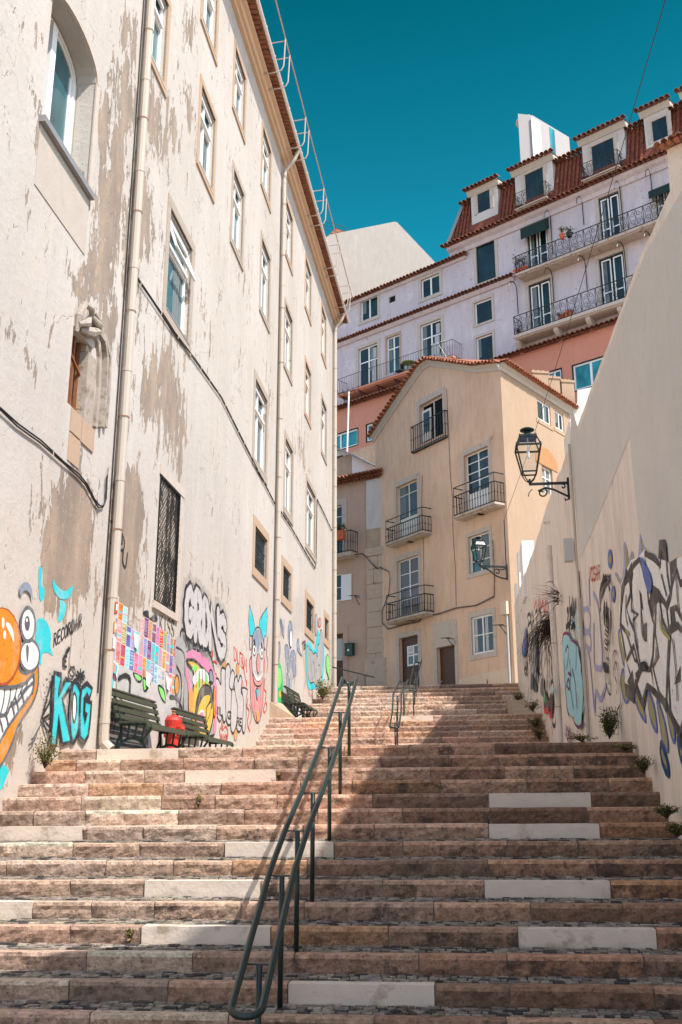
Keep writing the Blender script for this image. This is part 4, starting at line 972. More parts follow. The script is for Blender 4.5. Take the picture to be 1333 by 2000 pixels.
# roof: rim cornice, tile edge and roof planes
mb = MB()
cor = [(0, -.32), (.06, -.32), (.10, -.16), (.20, -.10), (.24, 0), (0, 0)]
Gx = [(HL - .3, GA[0][1] - .12)] + GA[1:]
for (p, q) in zip(Gx, Gx[1:]): mb.extrude(cor, HF.P(p[0], p[1], .002), HF.P(q[0], q[1], .002), HF.N)
cor2 = [(x, y) for x, y in cor]
mb.extrude(cor2, HS.P(-.02, s0t, .002), HS.P(SE, s0t + slope_s * SE, .002), HS.N); mb.build('cornice', 'moulding_white', ch)
mb = MB()
for (p, q) in zip(Gx, Gx[1:]): tile_row(mb, HF.P(p[0], p[1] + .06, .16), HF.P(q[0], q[1] + .06, .16), HF.N, sp=.24, r=.10, drop=.04, ln=.40)
tile_row(mb, HS.P(0, s0t + .06, .16), HS.P(SE, s0t + slope_s * SE + .06, .16), HS.N, sp=.24, r=.10, drop=.04, ln=.40)
pk = HF.P(GA[4][0], GA[4][1] + .10, 0); bz = GA[4][1] + 1.1
ridge = HF.P(GA[4][0], bz, -4.5)
for (p, q) in zip(Gx, Gx[1:]): mb.add([HF.P(p[0], p[1] + .08, .2), HF.P(q[0], q[1] + .08, .2), ridge], [(0, 1, 2)])
mb.add([HS.P(0, s0t + .08, .2), HS.P(SE, s0t + slope_s * SE + .08, .2), ridge], [(0, 1, 2)]); mb.add([HS.P(SE, s0t + slope_s * SE + .08, .2), bk[3] + Z * GA[0][1], ridge], [(0, 1, 2)]); mb.add([bk[3] + Z * GA[0][1], HF.P(Gx[0][0], Gx[0][1] + .08, .2), ridge], [(0, 1, 2)])
mb.tube([HF.P(p[0], p[1] + .17, .02) for p in Gx], .085, 6); mb.build('roof', 'roof_tile', ch)
# windows
def dsurr(key, w_, mat='surround_stone'): surround(HF, w_, HW[key][0], HW[key][1], mat, .03)
r = HW['top'][0]; w_ = sash(HF, ch, r, .2, 2, (), .06, mat='sash_cream', gl='interior_dark'); dsurr('top', w_)
m = MB(); m.box(HF, r[0] + .12, r[0] + .85, r[2] + .1, r[3] - .35, -.10, -.06); oo = m.build('open_leaf', 'sash_cream', w_)
m = MB(); m.box(HF, r[0] + .24, r[0] + .74, r[2] + .55, r[3] - .48, -.062, -.052); m.build('leaf_pane', 'glass_dark', w_)
a0, _ = HF.hit(*o5(450, 530)); a1, _ = HF.hit(*o5(628, 455)); zb = (HF.hit(*o5(455, 545))[1] + HF.hit(*o5(630, 465))[1]) / 2; ztp = (HF.hit(*o5(447, 415))[1] + HF.hit(*o5(622, 330))[1]) / 2
balcony(HF, ch, a0, a1, zb, .16, ztp - zb, .19, juliet=True, slabmat='iron_dark', name='window_guard')
r = HW['mid'][0]; w_ = sash(HF, ch, r, .16, 2, (.84, .66, .5, .3), .06, door=.3, mat='sash_white'); dsurr('mid', w_)
r = HW['left'][0]; w_ = sash(HF, ch, r, .16, 2, (.8,), .08, mat='sash_cream', door=.35); dsurr('left', w_)
r = HW['cross'][0]; w_ = sash(HF, ch, r, .12, 2, (.64, .32), .06, gl='glass_teal'); dsurr('cross', w_)
r = HW['low'][0]; w_ = sash(HF, ch, r, .14, 2, (.74, .5, .28), .06, gl='glass_warm'); dsurr('low', w_)
r = HW['gf'][0]; w_ = sash(HF, ch, r, .06, 2, (.5,), .09, gl='glass_dark'); dsurr('gf', w_)
m = MB(); n_c = 0
for x0, x1_ in ((r[0] + .12, r[0] + .3), ((r[0] + r[1]) / 2 + .1, (r[0] + r[1]) / 2 + .3)): m.box(HF, x0, x1_, r[2] + .12, r[3] - .1, -.095, -.088)
m.build('curtain', 'curtain', w_)
for key, lab in (('door1', 'brown door with a small white framed window'), ('door2', 'narrow plain dark brown door')):
    r = HW[key][0]; m = MB(); m.box(HF, r[0], r[1], 4.0, r[3] - .02, -.24, -.17)
    for i in range(3): m.box(HF, r[0] + .05, r[1] - .05, 4.3 + i * .8, 4.34 + i * .8, -.171, -.163)
    d_ = m.build('door', 'brown_door', ch, lab); dsurr(key, d_)
    if key == 'door1':
        fx = lambda t: r[0] + (r[1] - r[0]) * t; za, zb_ = HF.hit(*o5(440, 1650))[1], HF.hit(*o5(440, 1545))[1]
        m = MB(); m.box(HF, fx(.3), fx(.98), za, zb_, -.17, -.13); q = m.build('door_window', 'sash_white', d_)
        m = MB(); mw_ = (zb_ - za)
        for i in (0, 1):
            for j in (0, 1): m.box(HF, fx(.36 + .31 * i), fx(.61 + .31 * i), za + mw_ * (.08 + .47 * j), za + mw_ * (.48 + .47 * j), -.13, -.127)
        m.build('door_pane', 'glass_dark', d_)
        p_ = Paint(HF, -.124); zq = za + mw_ * .72
        H_ = lambda x, z: (x, z)
        p_.mb.box(HF, fx(.37), fx(.60), za + mw_ * .60, za + mw_ * .93, -.127, -.125, p_.mi('white'))
        for i, chh in enumerate('1933'):
            for pl in FONT[chh]: p_.line([(fx(.385 + .052 * i + .04 * x), zq + .13 * y) for x, y in pl], .012, 'black', False, world=True)
        p_.build('number_card', d_, 'white card with the number 1933')
    m = MB(); m.lathe(HF.P(r[0] + .13, 5.15, -.15), [(.0, 0), (.03, .0), (.03, .05), (0, .06)], 8, 0, HF.N); m.build('handle', 'meter_grey', d_)
m = MB(); m.box(HF, *tr_, -.2, -.12); t_ = m.build('transom_grille', 'iron_dark', ch)
m = MB(); x = tr_[0] + .05
for i in range(7): m.tube([HF.P(tr_[0] + (tr_[1] - tr_[0]) * i / 6, tr_[2] if i % 2 else tr_[3], -.1), HF.P(tr_[0] + (tr_[1] - tr_[0]) * min(1, (i + 1) / 6), tr_[3] if i % 2 else tr_[2], -.1)], .012, 4)
m.build('grille', 'iron_green', t_)
# balconies of the front
d_ = .55
for (bl, br, tl_, up) in (((660, 872), (872, 805), (655, 770), .3), ((305, 1015), (494, 955), (300, 940), 0.0), ((308, 1422), (506, 1370), (300, 1335), .0)):
    a0, a1, z = slab_px(HF, d_, o5(*bl), o5(*br)); h = HF.hit(*o5(*tl_), d_)[1] - HF.hit(*o5(*bl), d_)[1]
    b_ = balcony(HF, ch, a0, a1, z, d_, h, .19, upper=.42, slab=.10)
    m = MB(); mid = (a0 + a1) / 2
    m.hexa([HF.P(mid + dx, z - .18 - dz, n) for n, dz, in ((0, .35), (.35, .0)) for dzz in (0, 1) for dx in (-.12, .12) for dz in [dz * dzz]]); m.build('corbel', 'ashlar', b_)
# side windows
for k_, ins, nx in (('s1', .03, 2), ('s2', .02, 2), ('s3', .12, 2)):
    r = inset(SW_[k_], ins); w_ = sash(HS, ch, r, .04 if k_ != 's3' else .12, nx, (.6,) if k_ == 's3' else (), .07, .05, gl='glass_grey' if k_ == 's3' else 'glass_dark')
    if k_ != 's3':
        m = MB(); m.box(HS, r[0] - .2, r[1] + .22, r[2] - .22, r[2] - .04, 0, .03); m.box(HS, r[1] + .02, r[1] + .2, r[2] - .04, r[3] + .1, 0, .02); m.build('sill', 'ochre_side', w_)
r = SW_['s3']; m = MB(); am_ = (r[0] + r[1]) / 2; rw_ = (r[1] - r[0]) / 2 + .45
pts = [(am_ - rw_, r[3] - .1)] + [(am_ - rw_ * math.cos(math.pi * i / 10), r[3] + .1 + .75 * math.sin(math.pi * i / 10)) for i in range(11)] + [(am_ + rw_, r[3] - .1)]
m.poly(HS, pts, .03, 0, .05); m.build('arched_head', 'bare_wood', ch, 'bare stone relieving arch over the side window')
# plinth, cables, downpipe
m = MB(); q = [HF.hit(*o5(683, 1725)), HF.hit(*o5(972, 1655)), HF.hit(*o5(972, 1800)), HF.hit(*o5(683, 1800))]; m.poly(HF, [(q[0][0], q[0][1]), (-.02, q[1][1]), (-.02, 3.5), (q[0][0], 3.5)], .012, 0, .02); m.build('plinth', 'plinth_cream', ch)
cable(ch, HF, [o5(*p) for p in ((190, 1072), (205, 1078), (240, 1100), (270, 1140), (325, 1165), (332, 1200), (325, 1280), (290, 1370), (290, 1430), (320, 1465), (400, 1440), (480, 1425), (510, 1395), (580, 1385), (675, 1355), (780, 1340), (840, 1310), (872, 1295))], .014, .06, n2=2)
cable(ch, HF, [o5(872, 1295), o5(874, 1165), o5(865, 1000)], .012, .04, n2=2); cable(ch, HF, [o5(*p) for p in ((622, 210), (632, 420), (640, 640), (652, 780), (655, 960), (668, 1150), (672, 1345))], .009, .02, n2=1)
cable(ch, HF, [o5(*p) for p in ((495, 660), (492, 800), (500, 1000), (503, 1200), (505, 1380))], .009, .02, n2=1)
a, z = HF.hit(*o5(946, 1500)); m = MB(); m.tube([HF.P(a, 4.1, .06), HF.P(a, HF.hit(*o5(940, 1380))[1], .06)], .05, 8); m.tube([HF.P(a - .12, 4.1, .04), HF.P(a - .12, HF.hit(*o5(930, 1480))[1], .04)], .02, 6); pp = m.build('drainpipe', 'meter_grey', ch)
m = MB(); zz = HF.hit(*o5(930, 1355))[1]; m.box(HF, a - .3, a + .1, zz - .28, zz + .28, .01, .18); m.build('meter_box', 'plinth_cream', ch)
def line_bracket(fr, par, u, v):
    a, z = fr.hit(u, v); m = MB(); m.bar(fr.P(a, z, 0), fr.P(a, z, .55), .03, .03); m.bar(fr.P(a - .35, z + .05, .5), fr.P(a + .35, z - .02, .5), .035, .035); m.bar(fr.P(a, z - .4, 0), fr.P(a, z, .4), .025, .025); return m.build('clothesline_bracket', 'iron_dark', par)
line_bracket(HF, ch, *o5(660, 1515)); line_bracket(HF, ch, *o5(935, 1448))
m = MB(); a, z = HF.hit(*o5(855, 465)); m.lathe(HF.P(a, z, 0), [(.0, 0), (.07, 0), (.09, .1), (.0, .14)], 8, 0, HF.N); m.build('wall_fitting', 'moulding_white', ch)
# chimneys on the roof
def at_depth(u, v, y): r = ray(u, v); return r * (y / r.y)
def chimney(u0, u1, vt, vb, y, mat='ochre_side'):
    a = at_depth(u0, vt, y); b = at_depth(u1, vt, y); zb = at_depth(u0, vb, y).z; fr = Fr((a.x, a.y), (1, .15), (.15, -1)); w_ = b.x - a.x
    m = MB(); m.box(fr, 0, w_, zb - 1.2, a.z - .12, -.7, 0); m.box(fr, -.05, w_ + .05, a.z - .12, a.z, -.75, .05)
    for i in range(3): m.lathe(fr.P(w_ * (.2 + .3 * i), a.z, -.35), [(.1, 0), (.13, .05), (.09, .18), (.0, .2)], 8)
    return m.build('chimney', mat, ch)
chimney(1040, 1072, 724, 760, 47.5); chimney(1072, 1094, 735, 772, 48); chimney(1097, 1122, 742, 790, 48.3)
# ================================================================ low beige house at the left of the corner house
sh_ = thing('low_house', 'low beige house with terracotta eaves squeezed beside the ochre house', 'house', (SHF.O.x, SHF.O.y, 4.1))
z6 = lambda x, y: (640 + x / 9.52, 900 + y / 9.52)
z7 = lambda x, y: (640 + x / 6.06, 1100 + y / 6.06)
SL, SR = SHF.hit(610, 1200)[0], SHF.hit(753, 1100)[0]
ze = (SHF.hit(*z6(160, 440))[1] + SHF.hit(*z6(1070, 280))[1]) / 2
zel, zer = SHF.hit(*z6(160, 440))[1], SHF.hit(*z6(1070, 270))[1]
sd = rect(SHF, z6(90, 730), z6(360, 705), z6(365, 1720), z6(90, 1750)); swn = rect(SHF, z7(60, 130), z7(170, 122), z7(172, 440), z7(60, 455)); sdr = rect(SHF, z7(40, 755), z7(245, 725), z7(245, 1480), z7(40, 1480))
sd_i = (sd[0] - .6, SHF.hit(*z6(270, 1000))[0], sd[2], SHF.hit(*z6(230, 825))[1]); sdr_i = (sdr[0] - .5, SHF.hit(*z7(186, 1000))[0], 3.6, SHF.hit(*z7(150, 832))[1])
mb = MB(); wall_mesh(mb, SHF, [SL, SR], [3.0, 26], [sd_i, swn, sdr_i], .22, top=lambda a: zel + (zer - zel) * (a - SHF.hit(656, 1000)[0]) / (SR - SHF.hit(656, 1000)[0]))
for x in (SL, SR): mb.quad(SHF.P(x, 3, 0), SHF.P(x, ze, 0), SHF.P(x, ze, -7), SHF.P(x, 3, -7))
mb.build('wall', 'rosy_plaster', sh_)
w_ = sash(SHF, sh_, sd_i, .14, 1, (.78,), .07, mat='sash_white'); surround(SHF, w_, sd_i, (sd[0] - .8, sd[1], sd[2], sd[3]))
w_ = sash(SHF, sh_, swn, .1, 1, (.5,), .07); m = MB(); a0, z1 = SHF.hit(*z7(170, 122)); a1, z0 = SHF.hit(*z7(290, 430)); m.box(SHF, a0, a1, z0, z1 - .1, .02, .06)
i = 0
zz = z0 + .12
while zz < z1 - .2: m.box(SHF, a0 + .08, a1 - .08, zz, zz + .05, .055, .07); zz += .09
m.build('shutter', 'sash_white', w_)
m = MB(); m.box(SHF, sdr_i[0], sdr_i[1], 3.9, sdr_i[3], -.2, -.13); d2 = m.build('door', 'brown_door', sh_); surround(SHF, d2, sdr_i, (sdr[0] - .6, sdr[1], 3.6, sdr[3]), 'rosy_plaster')
m = MB(); m.box(SHF, sdr_i[0] + .2, sdr_i[1] - .12, SHF.hit(*z7(130, 1150))[1], SHF.hit(*z7(130, 890))[1], -.129, -.115); m.build('door_pane', 'curtain', d2)
m = MB(); tile_row(m, SHF.P(SL, zel + .22, .2), SHF.P(SR, zer + .22, .2), SHF.N, .10, .45, .24, .06); tile_row(m, SHF.P(SL, zel + .02, .12), SHF.P(SR, zer + .02, .12), SHF.N, .10, .35, .24, .06)
zt1 = SHF.hit(*z6(500, 240), -1)[1]
m.quad(SHF.P(SL, zel + .25, .25), SHF.P(SR, zer + .25, .25), SHF.P(SR, zer + 1.2, -2.5), SHF.P(SL, zel + 1.2, -2.5))
x = SL
while x < SR: m.tube([SHF.P(x, zel + (zer - zel) * (x - SL) / (SR - SL) + .3, .25), SHF.P(x, zel + (zer - zel) * (x - SL) / (SR - SL) + 1.15, -2.3)], .09, 6); x += .24
m.build('roof', 'roof_tile', sh_)
a0, a1, zq = slab_px(SHF, .6, z6(160, 1710), z6(435, 1700)); balcony(SHF, sh_, a0 - 1.2, a1, zq, .6, 1.15, .2, slab=.2)
# pale strip and old ashlar pier between the two houses
PF = Fr(SHF.P(0, 0, .18), SHF.U, SHF.N)
pa0, pa1 = PF.hit(*z6(720, 800))[0], PF.hit(*z6(1085, 800))[0]
z_a, z_b, z_c = PF.hit(*z6(900, 330))[1], PF.hit(*z6(900, 1255))[1], PF.hit(*z6(900, 1610))[1]
m = MB(); m.box(PF, pa0, pa1, z_b, z_a, -.3, .0); m.build('pale_strip', 'pale_patch', sh_)
m = MB(); m.box(PF, pa0, pa1, z_c, z_b - .002, -.3, -.03); m.build('exposed_render', 'raw_render', sh_)
m = MB(); m.box(PF, pa0 - .08, pa1 + .1, z_c - .42, z_c, -.3, .06); zz = z_c - .43; r3 = random.Random(5)
while zz > 4.2:
    h = r3.uniform(.55, .8)
    if zz - h < 4.2: h = zz - 3.8
    sp_ = r3.uniform(.35, .65); xm = pa0 + (pa1 - pa0) * sp_
    for (xa, xb) in (((pa0, pa1),) if r3.random() < .4 else ((pa0, xm), (xm, pa1))): m.box(PF, xa + .012, xb - .012, zz - h + .012, zz - .012, -.3, r3.uniform(-.01, .03))
    zz -= h
m.build('stone_pier', 'ashlar', sh_)
m = MB(); m.box(PF, pa0 + .01, pa1 - .01, 3.9, z_c - .3, -.3, -.025); m.build('pier_mortar', 'raw_render', sh_)
m = MB(); m.box(PF, pa0 - .12, pa1 + .06, 3.8, PF.hit(*z7(600, 1130))[1], -.3, .12); m.build('pier_base', 'ashlar', sh_)
a, z = SHF.hit(*z7(280, 1025)); m = MB(); m.box(SHF, a - .24, a + .24, z - .32, z + .28, .0, .25); m.box(SHF, a - .26, a + .26, z + .28, z + .32, 0, .29); mbx = m.build('mailbox', 'mailbox_green', sh_)
m = MB(); m.lathe(SHF.P(a, z - .05, .25), [(.0, 0), (.07, 0), (.06, .02), (0, .025)], 8, 0, SHF.N); m.build('badge', 'sash_white', mbx)
line_bracket(SHF, sh_, *z7(380, 405))
cable(sh_, SHF, [z6(*p) for p in ((-300, 1990), (0, 1960), (170, 1890), (400, 1790), (560, 1760), (690, 1740), (760, 1790), (850, 1900), (940, 1990), (1000, 2030))], .014, .25, n2=2)
# ---------------------------------------------------------------- dormer and low roof pieces behind
lr = thing('roof_dormer', 'small white roof dormer with red shutter above the low tiled eaves', 'dormer', (SHF.P(-2, 17, -2)))
DF = Fr(SHF.P(0, 0, -2.4), SHF.U, SHF.N)
o4 = lambda x, y: (640 + x / 5.127, 560 + y / 5.127)
m = MB(); W_ = [DF.hit(*p) for p in ((648, 878), (668, 882), (700, 896), (738, 916), (738, 955), (648, 955))]
m.poly(DF, W_, 0, 0, 2.2); dd = m.build('wall', 'whitewash', lr)
m = MB(); a, z = DF.hit(655, 893); a1, z1 = DF.hit(670, 928); m.box(DF, a - .6, a1, z1, z, .0, .05); m.build('shutter', 'brown_door', lr)
m = MB(); q = [DF.hit(*p) for p in ((648, 876), (668, 880), (700, 893), (736, 912))]
for p_, p2 in zip(q, q[1:]): m.bar(DF.P(*p_, .1), DF.P(*p2, .1), .5, .09)
m.build('flashing', 'lead_flashing', lr)

# ================================================================ far buildings on the hill
c7 = lambda x, y: (850 + x / 2.76, 150 + y / 2.76)
c4 = lambda x, y: (620 + x / 1.8696, 400 + y / 1.8696)
ap = thing('apartment_building', 'lilac apartment building with mansard roof and two long iron balconies high behind', 'building', (PB.O.x, PB.O.y, 8))
apw = []
def aw_(*pts, sw=.16, st=None, sb=.16, kind='w'):
    o = rect(PB, *pts); apw.append((inset(o, sw, st or sw, sb), o, kind)); return apw[-1]
aw_(c7(205, 892), c7(335, 862), c7(345, 1100), c7(215, 1132), sw=.2, st=.22, sb=.2, kind='dark')
aw_(c7(488, 800), c7(620, 755), c7(622, 1005), c7(492, 1045), sw=.14, st=.14, sb=0, kind='awn')
aw_(c7(866, 640), c7(1015, 590), c7(1022, 860), c7(872, 905), sw=.22, st=.22, sb=0, kind='door')
aw_(c7(1180, 600), c7(1300, 560), c7(1302, 740), c7(1182, 775), sw=.1, st=.1, sb=0, kind='awn')
aw_(c7(200, 1205), c7(318, 1172), c7(322, 1320), c7(205, 1350), sw=.16, st=.2, sb=.14, kind='win')
aw_(c7(210, 1395), c7(322, 1365), c7(328, 1540), c7(214, 1575), sw=.16, st=.18, sb=0, kind='win')
aw_(c7(490, 1110), c7(640, 1060), c7(652, 1330), c7(496, 1380), sw=.2, st=.22, sb=0, kind='door')
aw_(c7(866, 965), c7(1035, 915), c7(1056, 1195), c7(876, 1250), sw=.22, st=.24, sb=0, kind='door')
aw_(c4(150, 335), c4(228, 315), c4(230, 415), c4(152, 440), sw=.2, st=.3, sb=.25, kind='win')
aw_(c4(370, 260), c4(455, 235), c4(457, 330), c4(372, 358), sw=.2, st=.3, sb=.25, kind='win')
aw_(c4(140, 520), c4(228, 490), c4(232, 640), c4(145, 668), sw=.22, st=.24, sb=0, kind='french')
aw_(c4(248, 480), c4(306, 462), c4(308, 602), c4(250, 622), sw=.13, st=.18, sb=0, kind='narrow')
aw_(c4(366, 432), c4(462, 400), c4(465, 545), c4(370, 580), sw=.22, st=.24, sb=0, kind='french')
vent = rect(PB, c4(262, 338), c4(285, 330), c4(285, 352), c4(262, 360))
eL, eR = PB.hit(*c7(70, 885), .75), PB.hit(*c7(1240, 375), .75); zEAVE = (eL[1] + eR[1]) / 2 - .28; print('eave', eL, eR)
BL_, BR_ = PB.hit(*c7(110, 1000))[0], PB.hit(1420, 300)[0]
zLT = (PB.hit(*c4(115, 345), .35)[1] + PB.hit(*c4(550, 185), .35)[1]) / 2; print('left top', PB.hit(*c4(115, 345)), PB.hit(*c4(550, 185)))
LTa = PB.hit(*c4(535, 185))[0]; LLa = PB.hit(600, 600)[0]
zc1, zc2, zc3 = PB.hit(*c4(65, 505)), PB.hit(*c4(540, 335)), PB.hit(*c7(400, 1090)); print('mid cornice', zc1, zc2, zc3)
zsal = (PB.hit(*c4(690, 560), .3)[1] + PB.hit(*c4(1115, 430), .3)[1]) / 2; zsalL = (PB.hit(*c4(65, 750), .3)[1] + PB.hit(*c4(300, 680), .3)[1]) / 2; print('salmon', zsal, zsalL, PB.hit(*c4(690, 560)), PB.hit(*c4(1115, 430)))
ZM = (zc1[1] + zc2[1]) / 2 - .15
mb = MB()
wall_mesh(mb, PB, [LLa, LTa, LTa + .01, BL_, BR_], [6, 60], [w[0] for w in apw] + [vent], .22, top=lambda a: zLT if a <= LTa + .005 else zEAVE)
for (x, zz) in ((LLa, zLT), (LTa + .005, zEAVE), (BR_, zEAVE)): mb.quad(PB.P(x, 6, 0), PB.P(x, zz, 0), PB.P(x, zz, -9), PB.P(x, 6, -9))
mb.quad(PB.P(LLa, 6, -9), PB.P(BR_, 6, -9), PB.P(BR_, zEAVE, -9), PB.P(LLa, zLT, -9)); mb.build('wall', 'lavender_wall', ap)
m = MB(); m.box(PB, vent[0], vent[1], vent[2], vent[3], -.2, -.1); m.build('vent', 'interior_dark', ap)
def ap_window(inner, outer, kind):
    if kind == 'dark':
        w_ = sash(PB, ap, inner, .05, 1, (), .05, mat='awning_green', gl='glass_far')
    elif kind in ('door', 'awn'):
        w_ = sash(PB, ap, inner, .1, 2, (), .10, .09, mat='awning_green', gl='glass_far'); m = MB(); cx = (inner[0] + inner[1]) / 2; hw_ = (inner[1] - inner[0]) / 2
        for sx in (-1, 1):
            c = cx + sx * hw_ * .47
            for x in (c - hw_ * .36, c + hw_ * .30): m.box(PB, x, x + .07, inner[2], inner[3] - .2, -.10, -.06)
            m.box(PB, c - hw_ * .36, c + hw_ * .36, inner[3] - .22, inner[3] - .14, -.10, -.062); m.box(PB, c - hw_ * .36, c + hw_ * .36, inner[2] + .8, inner[2] + .87, -.10, -.062)
        m.build('leaf', 'sash_white', w_)
        m = MB(); m.box(PB, cx - hw_ * .8, cx - hw_ * .45, inner[2], inner[3] - .25, -.128, -.122); m.build('curtain', 'glass_grey', w_)
        if kind == 'awn':
            m = MB(); zt = inner[3] + .05; hh = (inner[3] - inner[2]) * .25; m.hexa([PB.P(x, z + dz, n) for n, dz in ((.05, 0), (.55, -.35)) for z in (zt - hh, zt) for x in (inner[0] - .15, inner[1] + .15)]); m.build('awning', 'awning_green', w_)
    elif kind == 'french':
        w_ = sash(PB, ap, inner, .12, 2, (.62,), .08, .08, gl='glass_far'); m = MB(); a, b = inner[0], inner[1]; m.box(PB, a + (b - a) * .62, a + (b - a) * .85, inner[2], inner[2] + (inner[3] - inner[2]) * .6, -.155, -.14); m.box(PB, b - .5, b - .2, inner[2] + (inner[3] - inner[2]) * .66, inner[3] - .2, -.155, -.14); m.build('curtain', 'curtain', w_)
    elif kind == 'narrow':
        w_ = sash(PB, ap, inner, .12, 2, (.68,), .08, .08, gl='glass_teal')
    else: w_ = sash(PB, ap, inner, .1, 2 if inner[1] < BL_ else 1, (), .09, .09, gl='glass_far')
    surround(PB, w_, inner, outer, 'tan_surround' if kind == 'narrow' else 'surround_stone', .04); return w_
for q in apw: ap_window(*q)
# mid cornice with tile edge, string courses
m = MB(); m.extrude([(0, -.22), (.12, -.22), (.30, -.02), (0, 0)], PB.P(LLa, ZM, .002), PB.P(PB.hit(*c7(430, 1080))[0], ZM, .002), PB.N)
m.extrude([(0, -.55), (.10, -.55), (.18, -.30), (.42, -.16), (.48, 0), (0, 0)], PB.P(BL_ - .35, zEAVE, .002), PB.P(BR_, zEAVE, .002), PB.N)
m.extrude([(0, -.16), (.10, -.16), (.20, 0), (0, 0)], PB.P(LLa, zLT, .002), PB.P(LTa + .2, zLT, .002), PB.N); m.build('cornice', 'lavender_wall', ap)
m = MB(); tile_row(m, PB.P(LLa, ZM + .12, .22), PB.P(PB.hit(*c7(430, 1080))[0], ZM + .12, .22), PB.N, .11, .40, .27, .06, k=5)
tile_row(m, PB.P(BL_ - .5, zEAVE + .12, .42), PB.P(BR_, zEAVE + .12, .42), PB.N, .13, .5, .30, .08, k=5); tile_row(m, PB.P(LLa, zLT + .12, .15), PB.P(LTa + .3, zLT + .12, .15), PB.N, .12, .45, .28, .06, k=5)
m.quad(PB.P(LLa, zLT + .15, .1), PB.P(LTa, zLT + .15, .1), PB.P(LTa, zLT + 1.3, -4), PB.P(LLa, zLT + 1.3, -4)); m.build('tile_edge', 'eave_tile', ap)
# mansard
zRID = PB.hit(*c7(160, 600), -1.6)[1]; zR2 = PB.hit(*c7(1000, 235), -1.6)[1]; print('ridge', zRID, zR2, zEAVE); zDT = sum(PB.hit(*c7(*q), .4)[1] for q in ((160, 600), (330, 520), (400, 490), (630, 395), (750, 325), (1010, 225))) / 6; zRG = zDT - .62
def mn(z): return .35 - .75 * (z - zEAVE) / (zRG - zEAVE)
ML = BL_ - .35
m = MB(); m.quad(PB.P(ML, zEAVE + .1, .35), PB.P(BR_, zEAVE + .1, .35), PB.P(BR_, zRG, -.4), PB.P(ML + .9, zRG, -.4))
x = ML + .15
DSP = [(PB.hit(*c7(l_, (t_ + b_) / 2), .1)[0], PB.hit(*c7(r_, (t_ + b_) / 2 - (r_ - l_) * .4), .1)[0]) for l_, r_, t_, b_ in ((195, 335, 590, 770), (432, 632, 450, 700), (796, 1022, 300, 560), (1130, 1262, 200, 380), (1350, 1500, 80, 300))]
while x < BR_:
    if any(p_ - .08 < x < q_ + .08 for p_, q_ in DSP): x += .27; continue
    xo = max(0, ML + .9 - x); lim = zRG if x > ML + .9 else zEAVE + (x - ML) / .9 * (zRG - zEAVE)
    m.tube([PB.P(x, zEAVE + .15, .38), PB.P(x, lim, mn(lim) + .03)], .095, 6, caps=False); x += .27
m.quad(PB.P(ML, zEAVE + .1, .35), PB.P(ML + .9, zRG, -.4), PB.P(ML + .9, zRG, -8), PB.P(ML, zEAVE, -9)); m.quad(PB.P(ML + .9, zRG, -.4), PB.P(BR_, zRG, -.4), PB.P(BR_, zRG + .4, -8), PB.P(ML + .9, zRG + .4, -8))
m.build('mansard_roof', 'mansard_tile', ap)
m = MB(); m.bar(PB.P(ML - .05, zEAVE + .1, .38), PB.P(ML + .85, zRG + .15, -.4), .45, .18); m.build('flashing', 'lead_flashing', ap)
m = MB(); tile_row(m, PB.P(ML + .9, zRG + .1, -.3), PB.P(BR_, zRG + .1, -.3), PB.N, .13, .5, .30, .08, k=5); m.build('tile_edge', 'eave_tile', ap)
